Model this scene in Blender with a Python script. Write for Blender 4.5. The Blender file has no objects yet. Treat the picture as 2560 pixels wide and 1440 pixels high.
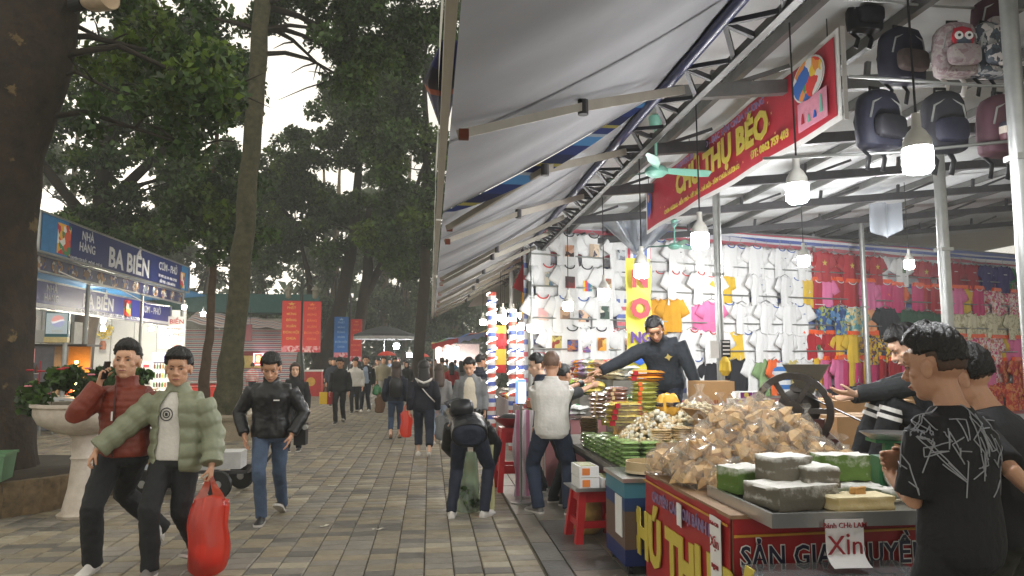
import bpy, math, random
import numpy as np
from mathutils import Vector, Matrix, Euler
R = math.radians
random.seed(7); rng = np.random.default_rng(7)
scn = bpy.context.scene
COL = scn.collection
# ---------------------------------------------------------------- camera
cam = bpy.data.cameras.new('camera'); cam_o = bpy.data.objects.new('camera', cam); COL.objects.link(cam_o)
cam.sensor_width = 36.0; cam.lens = 26.0; cam.clip_start = 0.05; cam.clip_end = 2000
cam_o.location = (0, 0, 1.62); cam_o.rotation_euler = (R(90 + 5.56), 0, R(-6.297))
scn.camera = cam_o
# ---------------------------------------------------------------- sky (overcast dusk)
w = bpy.data.worlds.new("World"); scn.world = w; w.use_nodes = True
nt = w.node_tree; nt.nodes.clear()
sky = nt.nodes.new('ShaderNodeTexSky'); sky.sky_type = 'NISHITA'; sky.sun_disc = False
sky.sun_elevation = R(9); sky.sun_rotation = R(-20); sky.dust_density = 4.0; sky.air_density = 1.0
hs = nt.nodes.new('ShaderNodeHueSaturation'); hs.inputs['Saturation'].default_value = 0.35
mx = nt.nodes.new('ShaderNodeMix'); mx.data_type = 'RGBA'; mx.inputs['Factor'].default_value = 0.8
mx.inputs['B'].default_value = (11.6, 11.1, 9.7, 1)          # even cloud deck
bg = nt.nodes.new('ShaderNodeBackground'); bg.inputs['Strength'].default_value = 0.108
wo = nt.nodes.new('ShaderNodeOutputWorld')
nt.links.new(sky.outputs[0], hs.inputs['Color']); nt.links.new(hs.outputs[0], mx.inputs['A'])
nt.links.new(mx.outputs['Result'], bg.inputs[0]); nt.links.new(bg.outputs[0], wo.inputs[0])
sun = bpy.data.lights.new('sun', 'SUN'); sun.energy = 0.15; sun.angle = R(25); sun.color = (1, .95, .86)
sun_o = bpy.data.objects.new('sun', sun); COL.objects.link(sun_o)
sun_o.rotation_euler = (R(60), 0, R(160))
vs = scn.view_settings; vs.view_transform = 'Standard'; vs.look = 'None'; vs.gamma = 1; vs.exposure = 0.0; vs.use_curve_mapping = False
scn.render.engine = 'CYCLES'
cy = scn.cycles; cy.use_denoising = True; cy.max_bounces = 7; cy.diffuse_bounces = 3; cy.glossy_bounces = 3
cy.transmission_bounces = 5; cy.transparent_max_bounces = 48; cy.sample_clamp_indirect = 4.0; cy.caustics_reflective = False; cy.caustics_refractive = False
try: cy.denoiser = 'OPENIMAGEDENOISE'
except Exception: pass
# ---------------------------------------------------------------- helpers
def lin(c):
    return tuple(((v / 255) / 12.92 if v / 255 <= .04045 else ((v / 255 + .055) / 1.055) ** 2.4) for v in c)
MATS = {}
def mat(name, rgb, rough=.6, metal=0., var=.18, scale=6., bump=0., bscale=40., emit=0., spec=.5, trans=0., sheen=0., dirt=None):
    """rgb in 0-255 display values of the surface's own colour"""
    if name in MATS: return MATS[name]
    m = bpy.data.materials.new(name); m.use_nodes = True; t = m.node_tree; b = t.nodes['Principled BSDF']
    c = lin(rgb); N = t.nodes.new; L = t.links.new
    b.inputs['Roughness'].default_value = rough; b.inputs['Metallic'].default_value = metal
    b.inputs['Specular IOR Level'].default_value = spec
    if trans: b.inputs['Transmission Weight'].default_value = trans
    if sheen: b.inputs['Sheen Weight'].default_value = sheen
    tc = N('ShaderNodeTexCoord'); oi = N('ShaderNodeObjectInfo')
    mul = N('ShaderNodeMath'); mul.operation = 'MULTIPLY'; mul.inputs[1].default_value = 23.0
    L(oi.outputs['Random'], mul.inputs[0])
    n = N('ShaderNodeTexNoise'); n.noise_dimensions = '4D'; n.inputs['Scale'].default_value = scale
    n.inputs['Detail'].default_value = 5; n.inputs['Roughness'].default_value = .65
    L(tc.outputs['Object'], n.inputs['Vector']); L(mul.outputs[0], n.inputs['W'])
    r = N('ShaderNodeValToRGB'); r.color_ramp.elements[0].position = .3; r.color_ramp.elements[1].position = .7
    lo = dirt and lin(dirt) or [v * (1 - var) for v in c]
    r.color_ramp.elements[0].color = (*lo, 1); r.color_ramp.elements[1].color = (*[min(1, v * (1 + var)) for v in c], 1)
    L(n.outputs['Fac'], r.inputs[0]); L(r.outputs[0], b.inputs['Base Color'])
    if bump:
        n2 = N('ShaderNodeTexNoise'); n2.inputs['Scale'].default_value = bscale; n2.inputs['Detail'].default_value = 4
        L(tc.outputs['Object'], n2.inputs['Vector'])
        bp = N('ShaderNodeBump'); bp.inputs['Strength'].default_value = bump; bp.inputs['Distance'].default_value = .02
        L(n2.outputs['Fac'], bp.inputs['Height']); L(bp.outputs[0], b.inputs['Normal'])
    if emit:
        b.inputs['Emission Color'].default_value = (*c, 1); b.inputs['Emission Strength'].default_value = emit
    MATS[name] = m; return m
def stripes(name, cols, widths, axis=2, rough=.5, period=None, noise=.0):
    """coloured bands along an object axis"""
    if name in MATS: return MATS[name]
    m = bpy.data.materials.new(name); m.use_nodes = True; t = m.node_tree; b = t.nodes['Principled BSDF']
    b.inputs['Roughness'].default_value = rough; N = t.nodes.new; L = t.links.new
    tc = N('ShaderNodeTexCoord'); sx = N('ShaderNodeSeparateXYZ'); L(tc.outputs['Object'], sx.inputs[0])
    per = period or sum(widths)
    d = N('ShaderNodeMath'); d.operation = 'DIVIDE'; d.inputs[1].default_value = per; L(sx.outputs[axis], d.inputs[0])
    src = d
    if noise:
        n = N('ShaderNodeTexNoise'); n.inputs['Scale'].default_value = 3; L(tc.outputs['Object'], n.inputs['Vector'])
        ad = N('ShaderNodeMath'); ad.operation = 'MULTIPLY_ADD'; ad.inputs[1].default_value = noise; L(n.outputs['Fac'], ad.inputs[0]); L(d.outputs[0], ad.inputs[2]); src = ad
    f = N('ShaderNodeMath'); f.operation = 'FRACT'; L(src.outputs[0], f.inputs[0])
    r = N('ShaderNodeValToRGB'); cr = r.color_ramp; cr.interpolation = 'CONSTANT'
    tot = sum(widths); acc = 0
    for i, (c, wd) in enumerate(zip(cols, widths)):
        e = cr.elements[0] if i == 0 else (cr.elements[1] if i == 1 else cr.elements.new(acc / tot))
        e.position = acc / tot; e.color = (*lin(c), 1); acc += wd
    L(f.outputs[0], r.inputs[0]); L(r.outputs[0], b.inputs['Base Color'])
    MATS[name] = m; return m
def blotch(name, cols, scale=14., rough=.7):
    """patterned print: voronoi cells picking among colours"""
    if name in MATS: return MATS[name]
    m = bpy.data.materials.new(name); m.use_nodes = True; t = m.node_tree; b = t.nodes['Principled BSDF']
    b.inputs['Roughness'].default_value = rough; N = t.nodes.new; L = t.links.new
    tc = N('ShaderNodeTexCoord'); oi = N('ShaderNodeObjectInfo')
    ad = N('ShaderNodeVectorMath'); ad.operation = 'ADD'; L(tc.outputs['Object'], ad.inputs[0]); L(oi.outputs['Random'], ad.inputs[1])
    n = N('ShaderNodeTexNoise'); n.inputs['Scale'].default_value = scale * .8; L(ad.outputs[0], n.inputs['Vector'])
    mxv = N('ShaderNodeVectorMath'); mxv.operation = 'MULTIPLY_ADD'; mxv.inputs[1].default_value = (.12, .12, .12); L(n.outputs['Color'], mxv.inputs[0]); L(ad.outputs[0], mxv.inputs[2])
    v = N('ShaderNodeTexVoronoi'); v.inputs['Scale'].default_value = scale; L(mxv.outputs[0], v.inputs['Vector'])
    s = N('ShaderNodeSeparateColor'); L(v.outputs['Color'], s.inputs[0])
    r = N('ShaderNodeValToRGB'); cr = r.color_ramp; cr.interpolation = 'CONSTANT'
    for i, c in enumerate(cols):
        e = cr.elements[i] if i < 2 else cr.elements.new(i / len(cols))
        e.position = i / len(cols); e.color = (*lin(c), 1)
    L(s.outputs[0], r.inputs[0]); L(r.outputs[0], b.inputs['Base Color'])
    MATS[name] = m; return m
def glow(name, rgb, strength):
    if name in MATS: return MATS[name]
    m = bpy.data.materials.new(name); m.use_nodes = True; b = m.node_tree.nodes['Principled BSDF']
    b.inputs['Base Color'].default_value = (.8, .8, .8, 1); b.inputs['Emission Color'].default_value = (*lin(rgb), 1); b.inputs['Emission Strength'].default_value = strength
    MATS[name] = m; return m
def film(name, tint=(235, 235, 232), gloss=.12, cover=.12, rough=.12, glowthru=0, ttint=None):
    """thin clear plastic: mostly see-through, a little milky, shiny"""
    if name in MATS: return MATS[name]
    m = bpy.data.materials.new(name); m.use_nodes = True; t = m.node_tree; t.nodes.clear(); N = t.nodes.new; L = t.links.new
    o = N('ShaderNodeOutputMaterial'); tr = N('ShaderNodeBsdfTransparent'); tr.inputs[0].default_value = (*lin(ttint or tint), 1)
    df = N('ShaderNodeBsdfTranslucent' if glowthru else 'ShaderNodeBsdfDiffuse'); df.inputs[0].default_value = (*lin(tint), 1)
    gl = N('ShaderNodeBsdfGlossy'); gl.inputs['Roughness'].default_value = rough
    m1 = N('ShaderNodeMixShader'); m1.inputs[0].default_value = cover; L(tr.outputs[0], m1.inputs[1]); L(df.outputs[0], m1.inputs[2])
    fc = N('ShaderNodeLayerWeight'); fc.inputs[0].default_value = .5; fr = N('ShaderNodeMath'); fr.operation = 'POWER'; fr.inputs[1].default_value = 4.; L(fc.outputs['Facing'], fr.inputs[0])
    ad = N('ShaderNodeMath'); ad.operation = 'MULTIPLY_ADD'; ad.inputs[1].default_value = .55; ad.inputs[2].default_value = gloss; L(fr.outputs[0], ad.inputs[0])
    m2 = N('ShaderNodeMixShader'); L(ad.outputs[0], m2.inputs[0]); L(m1.outputs[0], m2.inputs[1]); L(gl.outputs[0], m2.inputs[2])
    L(m2.outputs[0], o.inputs[0]); MATS[name] = m; return m

class MB:
    def __init__(s): s.v = []; s.f = []; s.m = []
    def add(s, vs, fs, m=0):
        o = len(s.v); s.v += [tuple(map(float, p)) for p in vs]; s.f += [tuple(i + o for i in f) for f in fs]; s.m += [m] * len(fs); return s
    def box(s, c, d, rz=0, m=0, M=None, taper=1.):
        x, y, z = d[0] / 2, d[1] / 2, d[2] / 2
        p = [(-x, -y, -z), (x, -y, -z), (x, y, -z), (-x, y, -z), (-x * taper, -y * taper, z), (x * taper, -y * taper, z), (x * taper, y * taper, z), (-x * taper, y * taper, z)]
        if M is None: M = Matrix.Rotation(rz, 3, 'Z')
        q = [M @ Vector(a) + Vector(c) for a in p]
        return s.add(q, [(0, 3, 2, 1), (4, 5, 6, 7), (0, 1, 5, 4), (1, 2, 6, 5), (2, 3, 7, 6), (3, 0, 4, 7)], m)
    def bar(s, a, b, wd, h=None, m=0, up=(0, 0, 1)):
        a, b = Vector(a), Vector(b); d = b - a; L = d.length; y = d / L
        x = y.cross(Vector(up)); x = x.normalized() if x.length > 1e-5 else Vector((1, 0, 0)); z = x.cross(y)
        M = Matrix((x, y, z)).transposed(); return s.box((a + b) / 2, (wd, L, h or wd), M=M, m=m)
    def loft(s, rings, m=0, cap=True, close=True):
        n = len(rings[0]); vs = [p for r in rings for p in r]; fs = []
        for i in range(len(rings) - 1):
            for j in range(n if close else n - 1):
                k = (j + 1) % n; fs.append((i * n + j, i * n + k, (i + 1) * n + k, (i + 1) * n + j))
        if cap: fs.append(tuple(range(n - 1, -1, -1))); o = (len(rings) - 1) * n; fs.append(tuple(range(o, o + n)))
        return s.add(vs, fs, m)
    def tube(s, pts, r, n=10, m=0, cap=True, flat=1.):
        pts = [Vector(p) for p in pts]; rr = list(r) if hasattr(r, '__len__') else [r] * len(pts)
        rings = []; x = None
        for i, p in enumerate(pts):
            d = (pts[min(i + 1, len(pts) - 1)] - pts[max(i - 1, 0)]).normalized()
            if x is None: x = d.cross(Vector((0, 0, 1)) if abs(d.z) < .9 else Vector((0, 1, 0))).normalized()
            else:
                x = (x - d * x.dot(d)).normalized()
            y = d.cross(x)
            rings.append([p + (x * math.cos(a) + y * math.sin(a) * flat) * rr[i] for a in [2 * math.pi * k / n for k in range(n)]])
        return s.loft(rings, m, cap)
    def cyl(s, a, b, r0, r1=None, n=12, m=0): return s.tube([a, b], [r0, r0 if r1 is None else r1], n, m)
    def lathe(s, prof, n=20, c=(0, 0, 0), m=0, M=None, cap=True, sx=1, sy=1):
        M = M or Matrix.Identity(3)
        return s.loft([[M @ Vector((r * math.cos(2 * math.pi * k / n) * sx, r * math.sin(2 * math.pi * k / n) * sy, z)) + Vector(c) for k in range(n)] for r, z in prof], m, cap)
    def ball(s, c, r, nu=12, nv=8, m=0, M=None):
        if not hasattr(r, '__len__'): r = (r, r, r)
        M = M or Matrix.Identity(3)
        return s.loft([[M @ Vector((math.cos(a) * math.sin(t) * r[0], math.sin(a) * math.sin(t) * r[1], -math.cos(t) * r[2])) + Vector(c) for a in [2 * math.pi * k / nu for k in range(nu)]] for t in [max(.02, min(math.pi - .02, math.pi * i / nv)) for i in range(nv + 1)]], m)
    def grid(s, fn, nu, nv, m=0):
        vs = [fn(i / nu, j / nv) for j in range(nv + 1) for i in range(nu + 1)]
        return s.add(vs, [(j * (nu + 1) + i, j * (nu + 1) + i + 1, (j + 1) * (nu + 1) + i + 1, (j + 1) * (nu + 1) + i) for j in range(nv) for i in range(nu)], m)
    def mesh(s, name, mats, smooth=None):
        me = bpy.data.meshes.new(name); me.from_pydata(s.v, [], s.f)
        for m in (mats if isinstance(mats, (list, tuple)) else [mats]): me.materials.append(m)
        if any(s.m): me.polygons.foreach_set('material_index', s.m)
        if smooth is not None:
            me.polygons.foreach_set('use_smooth', [True] * len(s.f))
            if smooth < 3: me.set_sharp_from_angle(angle=smooth)
        return me
    def build(s, name, mats, parent=None, smooth=None, loc=(0, 0, 0), rz=0.):
        return inst(name, s.mesh(name, mats, smooth), parent, loc, rz)
def inst(name, me, parent=None, loc=(0, 0, 0), rz=0., rot=None, sc=None):
    o = bpy.data.objects.new(name, me); COL.objects.link(o); o.location = loc
    o.rotation_euler = rot if rot is not None else (0, 0, rz)
    if sc is not None: o.scale = sc if hasattr(sc, '__len__') else (sc, sc, sc)
    if parent: o.parent = parent
    return o
def setmat(o, *ms):
    for i, m in enumerate(ms): o.material_slots[i].link = 'OBJECT'; o.material_slots[i].material = m
    return o
def tag(o, label, cat, group=None):
    o['label'] = label; o['category'] = cat
    if group: o['group'] = group
    return o
def thing(name, label, cat, loc=(0, 0, 0), rz=0., group=None, rot=None):
    o = bpy.data.objects.new(name, None); COL.objects.link(o); o.location = loc; o.rotation_euler = rot or (0, 0, rz); o.empty_display_size = .1
    return tag(o, label, cat, group)
def struct(o): o['kind'] = 'structure'; return o
def stuff(o): o['kind'] = 'stuff'; return o
def copy_tree(o, parent=None, **kw):
    c = o.copy(); COL.objects.link(c)
    if parent: c.parent = parent
    for ch in o.children: copy_tree(ch, c)
    for k, v in kw.items(): c[k] = v
    return c
def npmesh(name, V, Fq, mats, mi=None, smooth=False):
    """V (n,3) floats, Fq (m,4) ints -> mesh"""
    me = bpy.data.meshes.new(name); V = np.asarray(V, np.float32); Fq = np.asarray(Fq, np.int32)
    me.vertices.add(len(V)); me.vertices.foreach_set('co', V.ravel())
    k = Fq.shape[1]; me.loops.add(Fq.size); me.loops.foreach_set('vertex_index', Fq.ravel())
    me.polygons.add(len(Fq)); me.polygons.foreach_set('loop_start', np.arange(0, Fq.size, k, dtype=np.int32))
    for m in mats: me.materials.append(m)
    if mi is not None: me.polygons.foreach_set('material_index', np.asarray(mi, np.int32))
    if smooth: me.polygons.foreach_set('use_smooth', np.ones(len(Fq), bool))
    me.update(calc_edges=True); me.validate(); return me
def text(body, size, m, parent=None, M=None, name='lettering', bold=0., align='CENTER', sx=1., space=1., depth=.002, shear=0.):
    """flat lettering in the local XZ plane facing -Y, placed by matrix M"""
    cu = bpy.data.curves.new(name, 'FONT'); cu.body = body; cu.size = size; cu.align_x = align; cu.align_y = 'CENTER'
    cu.extrude = depth; cu.offset = bold * size; cu.space_character = space; cu.shear = shear; cu.resolution_u = 2; cu.space_line = .95
    o = bpy.data.objects.new(name, cu); me = bpy.data.meshes.new_from_object(o); bpy.data.objects.remove(o); bpy.data.curves.remove(cu)
    me.materials.clear(); me.materials.append(m)
    T = Matrix.Rotation(R(90), 4, 'X') @ Matrix.Diagonal((sx, 1, 1, 1))
    me.transform((M or Matrix.Identity(4)) @ T); me.name = name
    o = bpy.data.objects.new(name, me); COL.objects.link(o)
    if parent: o.parent = parent
    return o
def TR(x, y, z, rz=0., rx=0., ry=0.): return Matrix.Translation((x, y, z)) @ Matrix.Rotation(rz, 4, 'Z') @ Matrix.Rotation(rx, 4, 'X') @ Matrix.Rotation(ry, 4, 'Y')
U = random.uniform
# ---------------------------------------------------------------- ground
PAV = [mat('paver grey', (128, 122, 112), .52, var=.22, scale=9, bump=.25, bscale=60), mat('paver tan', (142, 131, 110), .52, var=.22, scale=9, bump=.25, bscale=60),
       mat('paver dark', (103, 99, 93), .5, var=.22, scale=9, bump=.25, bscale=60), mat('paver warm', (133, 124, 108), .52, var=.24, scale=9, bump=.25, bscale=60), mat('paver pale', (158, 149, 130), .52, var=.2, scale=9, bump=.25, bscale=60)]
M_joint = mat('joint sand', (92, 84, 70), .95, var=.35, scale=14)
M_earth = mat('earth', (84, 74, 58), .95, var=.35, scale=2)
def sheet(x0, x1, y0, y1, z, n=1):
    b = MB(); b.grid(lambda u, v: (x0 + (x1 - x0) * u, y0 + (y1 - y0) * v, z), n, n); return b
struct(sheet(-118, 118, -18, 128, -.035, 4).build('ground', M_earth))
pav = struct(sheet(-9.4, .9, .5, 62, -.012).build('pavement', M_joint))
PX_, PY_ = .228, .168
def paver_mesh(k):
    r = random.Random(k); x, y, b = PX_ / 2 - .005, PY_ / 2 - .005, .007
    j = lambda: r.uniform(-.0025, .0025)
    top = [(-x + b + j(), -y + b + j(), .004 + j()), (x - b + j(), -y + b + j(), .004 + j()), (x - b + j(), y - b + j(), .004 + j()), (-x + b + j(), y - b + j(), .004 + j())]
    mid = [(-x, -y, -.003), (x, -y, -.003), (x, y, -.003), (-x, y, -.003)]; bot = [(px, py, -.02) for px, py, _ in mid]
    m = MB(); m.add(top + mid + bot, [(0, 1, 2, 3)] + [(4 + i, 4 + (i + 1) % 4, (i + 1) % 4, i) for i in range(4)] + [(8 + i, 8 + (i + 1) % 4, 4 + (i + 1) % 4, 4 + i) for i in range(4)])
    return m
pv = [paver_mesh(k) for k in range(6)]; pvm = [p.mesh('paver', PAV[0]) for p in pv]
cells = []
for i in range(46):
    xc = .885 - (i + .5) * PX_; sh = U(-.03, .03)
    for j in range(360):
        yc = .6 + (j + .5) * PY_ + sh
        if yc > 60: continue
        cells.append((xc, yc))
def inview(x, y): d = y * .9889; px = 1075 + x / y * 1849; return 0 < px < 1480 and y > 5.35 and y < 13
def pick(): return random.choices(range(5), [34, 24, 14, 20, 8])[0]
vis = sorted([c for c in cells if inview(*c)], key=lambda c: c[1])
front = set(vis[:290]); bulk_v = []; bulk_f = []; bulk_m = []; nv0 = 0
for c in cells:
    k = random.randrange(6); z = U(-.002, .003); rz = U(-.012, .012)
    if c in front:
        o = inst('paver', pvm[k], pav, (c[0], c[1], z), rz, rot=(U(-.008, .008), U(-.008, .008), rz)); setmat(o, PAV[pick()])
    elif -9.3 < c[0] and (abs(c[0]) < 9.4):
        p = np.array(pv[k].v); p = p + np.array([c[0], c[1], z]); bulk_v.append(p); bulk_f.append(np.array(pv[k].f) + nv0); bulk_m += [pick()] * len(pv[k].f); nv0 += len(p)
pm = inst('paver_field', npmesh('paver_field', np.concatenate(bulk_v), np.concatenate(bulk_f), PAV, bulk_m), pav); stuff(pm)
# stone slabs under the stalls
SLAB = [mat('stall slab grey', (112, 110, 104), .34, var=.25, scale=5, bump=.2, bscale=30), mat('stall slab warm', (124, 118, 106), .32, var=.25, scale=5, bump=.2, bscale=30), mat('stall slab dark', (98, 96, 92), .36, var=.25, scale=5, bump=.2, bscale=30)]
fl = struct(sheet(.9, 14, .5, 30, -.014).build('stall_floor', M_joint))
sm_ = MB(); sm_.box((0, 0, -.012), (.392, .592, .03), taper=.985); smesh = sm_.mesh('slab', SLAB[0])
bx = MB(); bx.box((0, 0, -.012), (.192, .592, .03)); bmesh_ = bx.mesh('slab', SLAB[0])
for i in range(12):
    for j in range(26):
        w_ = .4
        x = 1.005 if i == 0 else 1.11 + (i - .5) * w_; y = 1 + j * .6 + (.3 if i % 2 else 0)
        o = inst('slab', bmesh_ if i == 0 else smesh, fl, (x, y, U(-.001, .002)), rot=(U(-.003, .003), U(-.003, .003), U(-.004, .004))); setmat(o, random.choice(SLAB))
# litter scraps
M_paper = mat('litter paper', (205, 200, 185), .8)
for (x, y, a) in ((-.47, 7.35, .5), (-1.0, 7.55, 1.2), (-1.22, 9.9, .2)):
    b = MB(); b.grid(lambda u, v: ((u - .5) * .13, (v - .5) * .035 + .01 * math.sin(u * 7), .008 + .012 * math.sin(u * 5 + 1) ** 2), 6, 2)
    tag(b.build('paper_scrap', M_paper, loc=(x, y, 0.002), rz=a), {0.5: 'thin pale paper strip lying on the pavers in mid street', 1.2: 'small crumpled pale scrap on the pavers beside the thin strip', .2: 'white scrap lying on the pavers behind the man in blue jeans'}[a], 'litter')
# ---------------------------------------------------------------- trees
def leafmat(name, rgb, tr=.35):
    m = bpy.data.materials.new(name); m.use_nodes = True; t = m.node_tree; t.nodes.clear(); N = t.nodes.new; L = t.links.new
    o = N('ShaderNodeOutputMaterial'); d = N('ShaderNodeBsdfPrincipled'); d.inputs['Roughness'].default_value = .45
    tl = N('ShaderNodeBsdfTranslucent'); mxs = N('ShaderNodeMixShader'); mxs.inputs[0].default_value = tr
    g = N('ShaderNodeNewGeometry'); r = N('ShaderNodeValToRGB'); c = lin(rgb)
    r.color_ramp.elements[0].color = (*[v * .5 for v in c], 1); r.color_ramp.elements[1].color = (*[v * 1.5 for v in c], 1)
    L(g.outputs['Random Per Island'], r.inputs[0]); L(r.outputs[0], d.inputs['Base Color']); L(r.outputs[0], tl.inputs[0])
    L(d.outputs[0], mxs.inputs[1]); L(tl.outputs[0], mxs.inputs[2]); L(mxs.outputs[0], o.inputs[0]); return m
LEAF = [leafmat('leaf deep', (56, 80, 38)), leafmat('leaf mid', (72, 98, 42)), leafmat('leaf light', (98, 120, 46), .5)]
LEAFH = [leafmat('far leaf haze grey green', (82, 98, 70)), leafmat('far leaf haze pale', (112, 122, 92))]  # distance haze put into the leaf colour: greyer and paler than the near trees
M_bark = mat('bark mossy', (76, 70, 52), .9, var=.5, scale=7, bump=1.0, bscale=18, dirt=(46, 52, 30))
M_barkd = mat('bark dark', (50, 40, 30), .9, var=.5, scale=5, bump=1.0, bscale=14, dirt=(34, 28, 22))
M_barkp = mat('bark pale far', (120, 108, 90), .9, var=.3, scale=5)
M_bough = mat('bough', (48, 42, 34), .9, var=.3)
M_lichen = mat('lichen patch', (98, 84, 58), .9, var=.3, scale=12)
def leaves(centers, radii, n, size, mats, wts, flat=.75, seed=1):
    g = np.random.default_rng(seed); centers = np.asarray(centers); radii = np.asarray(radii)
    idx = g.choice(len(centers), n, p=radii ** 2 / np.sum(radii ** 2))
    d = g.normal(size=(n, 3)); d /= np.linalg.norm(d, axis=1)[:, None]
    rr = g.random(n) ** .5; P = centers[idx] + d * (radii[idx] * rr)[:, None] * np.array([1, 1, flat])
    a = g.normal(size=(n, 3)); a[:, 2] -= .5; a /= np.linalg.norm(a, axis=1)[:, None]
    b = np.cross(a, g.normal(size=(n, 3))); b /= np.linalg.norm(b, axis=1)[:, None]
    s = size * g.uniform(.6, 1.3, n); cn = np.cross(a, b) * (s * .12)[:, None]
    L = a * s[:, None]; W = b * (s * .36)[:, None]
    V = np.stack([P - L * .5, P + W * .9 - L * .08 + cn, P + L * .6, P - W * .9 - L * .08 + cn], 1).reshape(-1, 3)
    F = np.arange(4 * n).reshape(-1, 4); cm = g.choice(len(mats), len(centers), p=wts); mi = np.where(g.random(n) < .8, cm[idx], g.choice(len(mats), n, p=wts))
    return V, F, mi
def clumps(blobs, n, cr, seed, keep=None):
    """clump centres scattered near the surface of crown ellipsoids"""
    g = np.random.default_rng(seed); out = []; rad = []
    vol = np.array([b[1][0] * b[1][1] * b[1][2] for b in blobs]) ** .67; vol /= vol.sum()
    while len(out) < n:
        c, r = blobs[g.choice(len(blobs), p=vol)]; d = g.normal(size=3); d /= np.linalg.norm(d)
        p = np.array(c) + d * np.array(r) * (g.random() ** .4)
        if keep and not keep(p): continue
        out.append(p); rad.append(cr * g.uniform(.55, 1.25))
    return out, rad
def tree(label, base, path, radii, blobs, ncl, cr, nleaf, size, seed, bark, cat='tree', wts=(.5, .35, .15), group=None, boughs=9, mats=None, forks=(), keep=None, name='tree', trunk_n=14):
    t = thing(name, label, cat, base, group=group); B = np.array(base)
    rnd = random.Random(seed); tb = MB()
    def wob(pts, rads, k=5):
        P = []; Q = []
        for i in range(len(pts) - 1):
            for s in range(k):
                f = s / k; a, b = Vector(pts[i]), Vector(pts[i + 1]); P.append(a.lerp(b, f) + Vector((rnd.uniform(-1, 1), rnd.uniform(-1, 1), 0)) * rads[i] * .13); Q.append((rads[i] * (1 - f) + rads[i + 1] * f) * rnd.uniform(.93, 1.07))
        P.append(Vector(pts[-1])); Q.append(rads[-1]); return P, Q
    P, Q = wob(path, radii); tb.tube(P, Q, trunk_n)
    for fk, fr in forks: a, q = wob(fk, fr, 4); tb.tube(a, q, 10)
    if trunk_n > 20:
        from mathutils import noise as mz
        tb = MB(); N_ = 70; rg = []; zz = [p[2] for p in path]
        for i in range(N_ + 1):
            z = zz[0] + (zz[-1] - zz[0]) * i / N_; pass
            cx_, cy_, r_ = np.interp(z, zz, [p[0] for p in path]), np.interp(z, zz, [p[1] for p in path]), np.interp(z, zz, radii)
            rg.append([Vector((cx_ + math.cos(a) * r_ * k_, cy_ + math.sin(a) * r_ * k_, z)) for a in [2 * math.pi * j / trunk_n for j in range(trunk_n)] for k_ in [1 + .07 * mz.noise(Vector((math.cos(a) * 1.6, math.sin(a) * 1.6, z * .9))) + .05 * mz.noise(Vector((math.cos(a) * 6, math.sin(a) * 6, z * 2.4))) + .02 * mz.noise(Vector((math.cos(a) * 16, math.sin(a) * 16, z * 9)))]])
        tb.loft(rg)
    tb.build('trunk', bark, t, smooth=3.2)
    if ncl:
        cs, rs = clumps(blobs, ncl, cr, seed, keep); top = [Vector(p) for p in P[len(P) // 2:]]
        for f in forks: top += [Vector(p) for p in f[0][1:]]
        for i in range(boughs):
            bb = MB(); e = Vector(cs[rnd.randrange(ncl)]); s = min(top, key=lambda p: (p - e).length + max(0, p.z - e.z) * 2); m = s.lerp(e, .5) + Vector((rnd.uniform(-.3, .3), rnd.uniform(-.3, .3), rnd.uniform(-.1, .5)))
            l = (e - s).length; r0 = min(.12, .02 + l * .016); bb.tube([s, s.lerp(m, .5) + Vector((0, 0, .1)), m, m.lerp(e, .55), e], [r0, r0 * .8, r0 * .62, r0 * .4, r0 * .14], 6)
            for q in range(4):
                s2 = m.lerp(e, rnd.random()); e2 = s2 + Vector((rnd.gauss(0, 1), rnd.gauss(0, 1), rnd.gauss(.1, .6))) * l * .16; bb.tube([s2, (s2 + e2) / 2 + Vector((0, 0, .05)), e2], [r0 * .4, r0 * .25, r0 * .08], 5)
            bb.build('bough', M_bough, t, smooth=3.2)
        V, F, mi = leaves(cs, rs, nleaf, size, mats or LEAF, wts, seed=seed)
        o = inst('crown', npmesh('crown', V, F, mats or LEAF, mi), t)
    return t
M_bark1 = mat('bark peeling', (50, 40, 30), .9, var=.5, scale=5, bump=1.0, bscale=14, dirt=(32, 27, 22))
nt_ = M_bark1.node_tree; N = nt_.nodes.new; L = nt_.links.new; bs_ = nt_.nodes['Principled BSDF']; old = bs_.inputs['Base Color'].links[0].from_socket
tc_ = N('ShaderNodeTexCoord'); n1 = N('ShaderNodeTexNoise'); n1.inputs['Scale'].default_value = 2.6; n1.inputs['Detail'].default_value = 6; n1.inputs['Roughness'].default_value = .6; L(tc_.outputs['Object'], n1.inputs['Vector'])
r1 = N('ShaderNodeValToRGB'); r1.color_ramp.elements[0].position = .62; r1.color_ramp.elements[1].position = .655; L(n1.outputs['Fac'], r1.inputs[0])
n2_ = N('ShaderNodeTexNoise'); n2_.inputs['Scale'].default_value = 22; n2_.inputs['Detail'].default_value = 5; L(tc_.outputs['Object'], n2_.inputs['Vector']); r2 = N('ShaderNodeValToRGB'); r2.color_ramp.elements[0].color = (*lin((78, 66, 44)), 1); r2.color_ramp.elements[1].color = (*lin((128, 108, 74)), 1); L(n2_.outputs['Fac'], r2.inputs[0])
mx_ = N('ShaderNodeMix'); mx_.data_type = 'RGBA'; L(r1.outputs[0], mx_.inputs['Factor']); L(old, mx_.inputs['A']); L(r2.outputs[0], mx_.inputs['B']); L(mx_.outputs['Result'], bs_.inputs['Base Color'])
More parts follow.
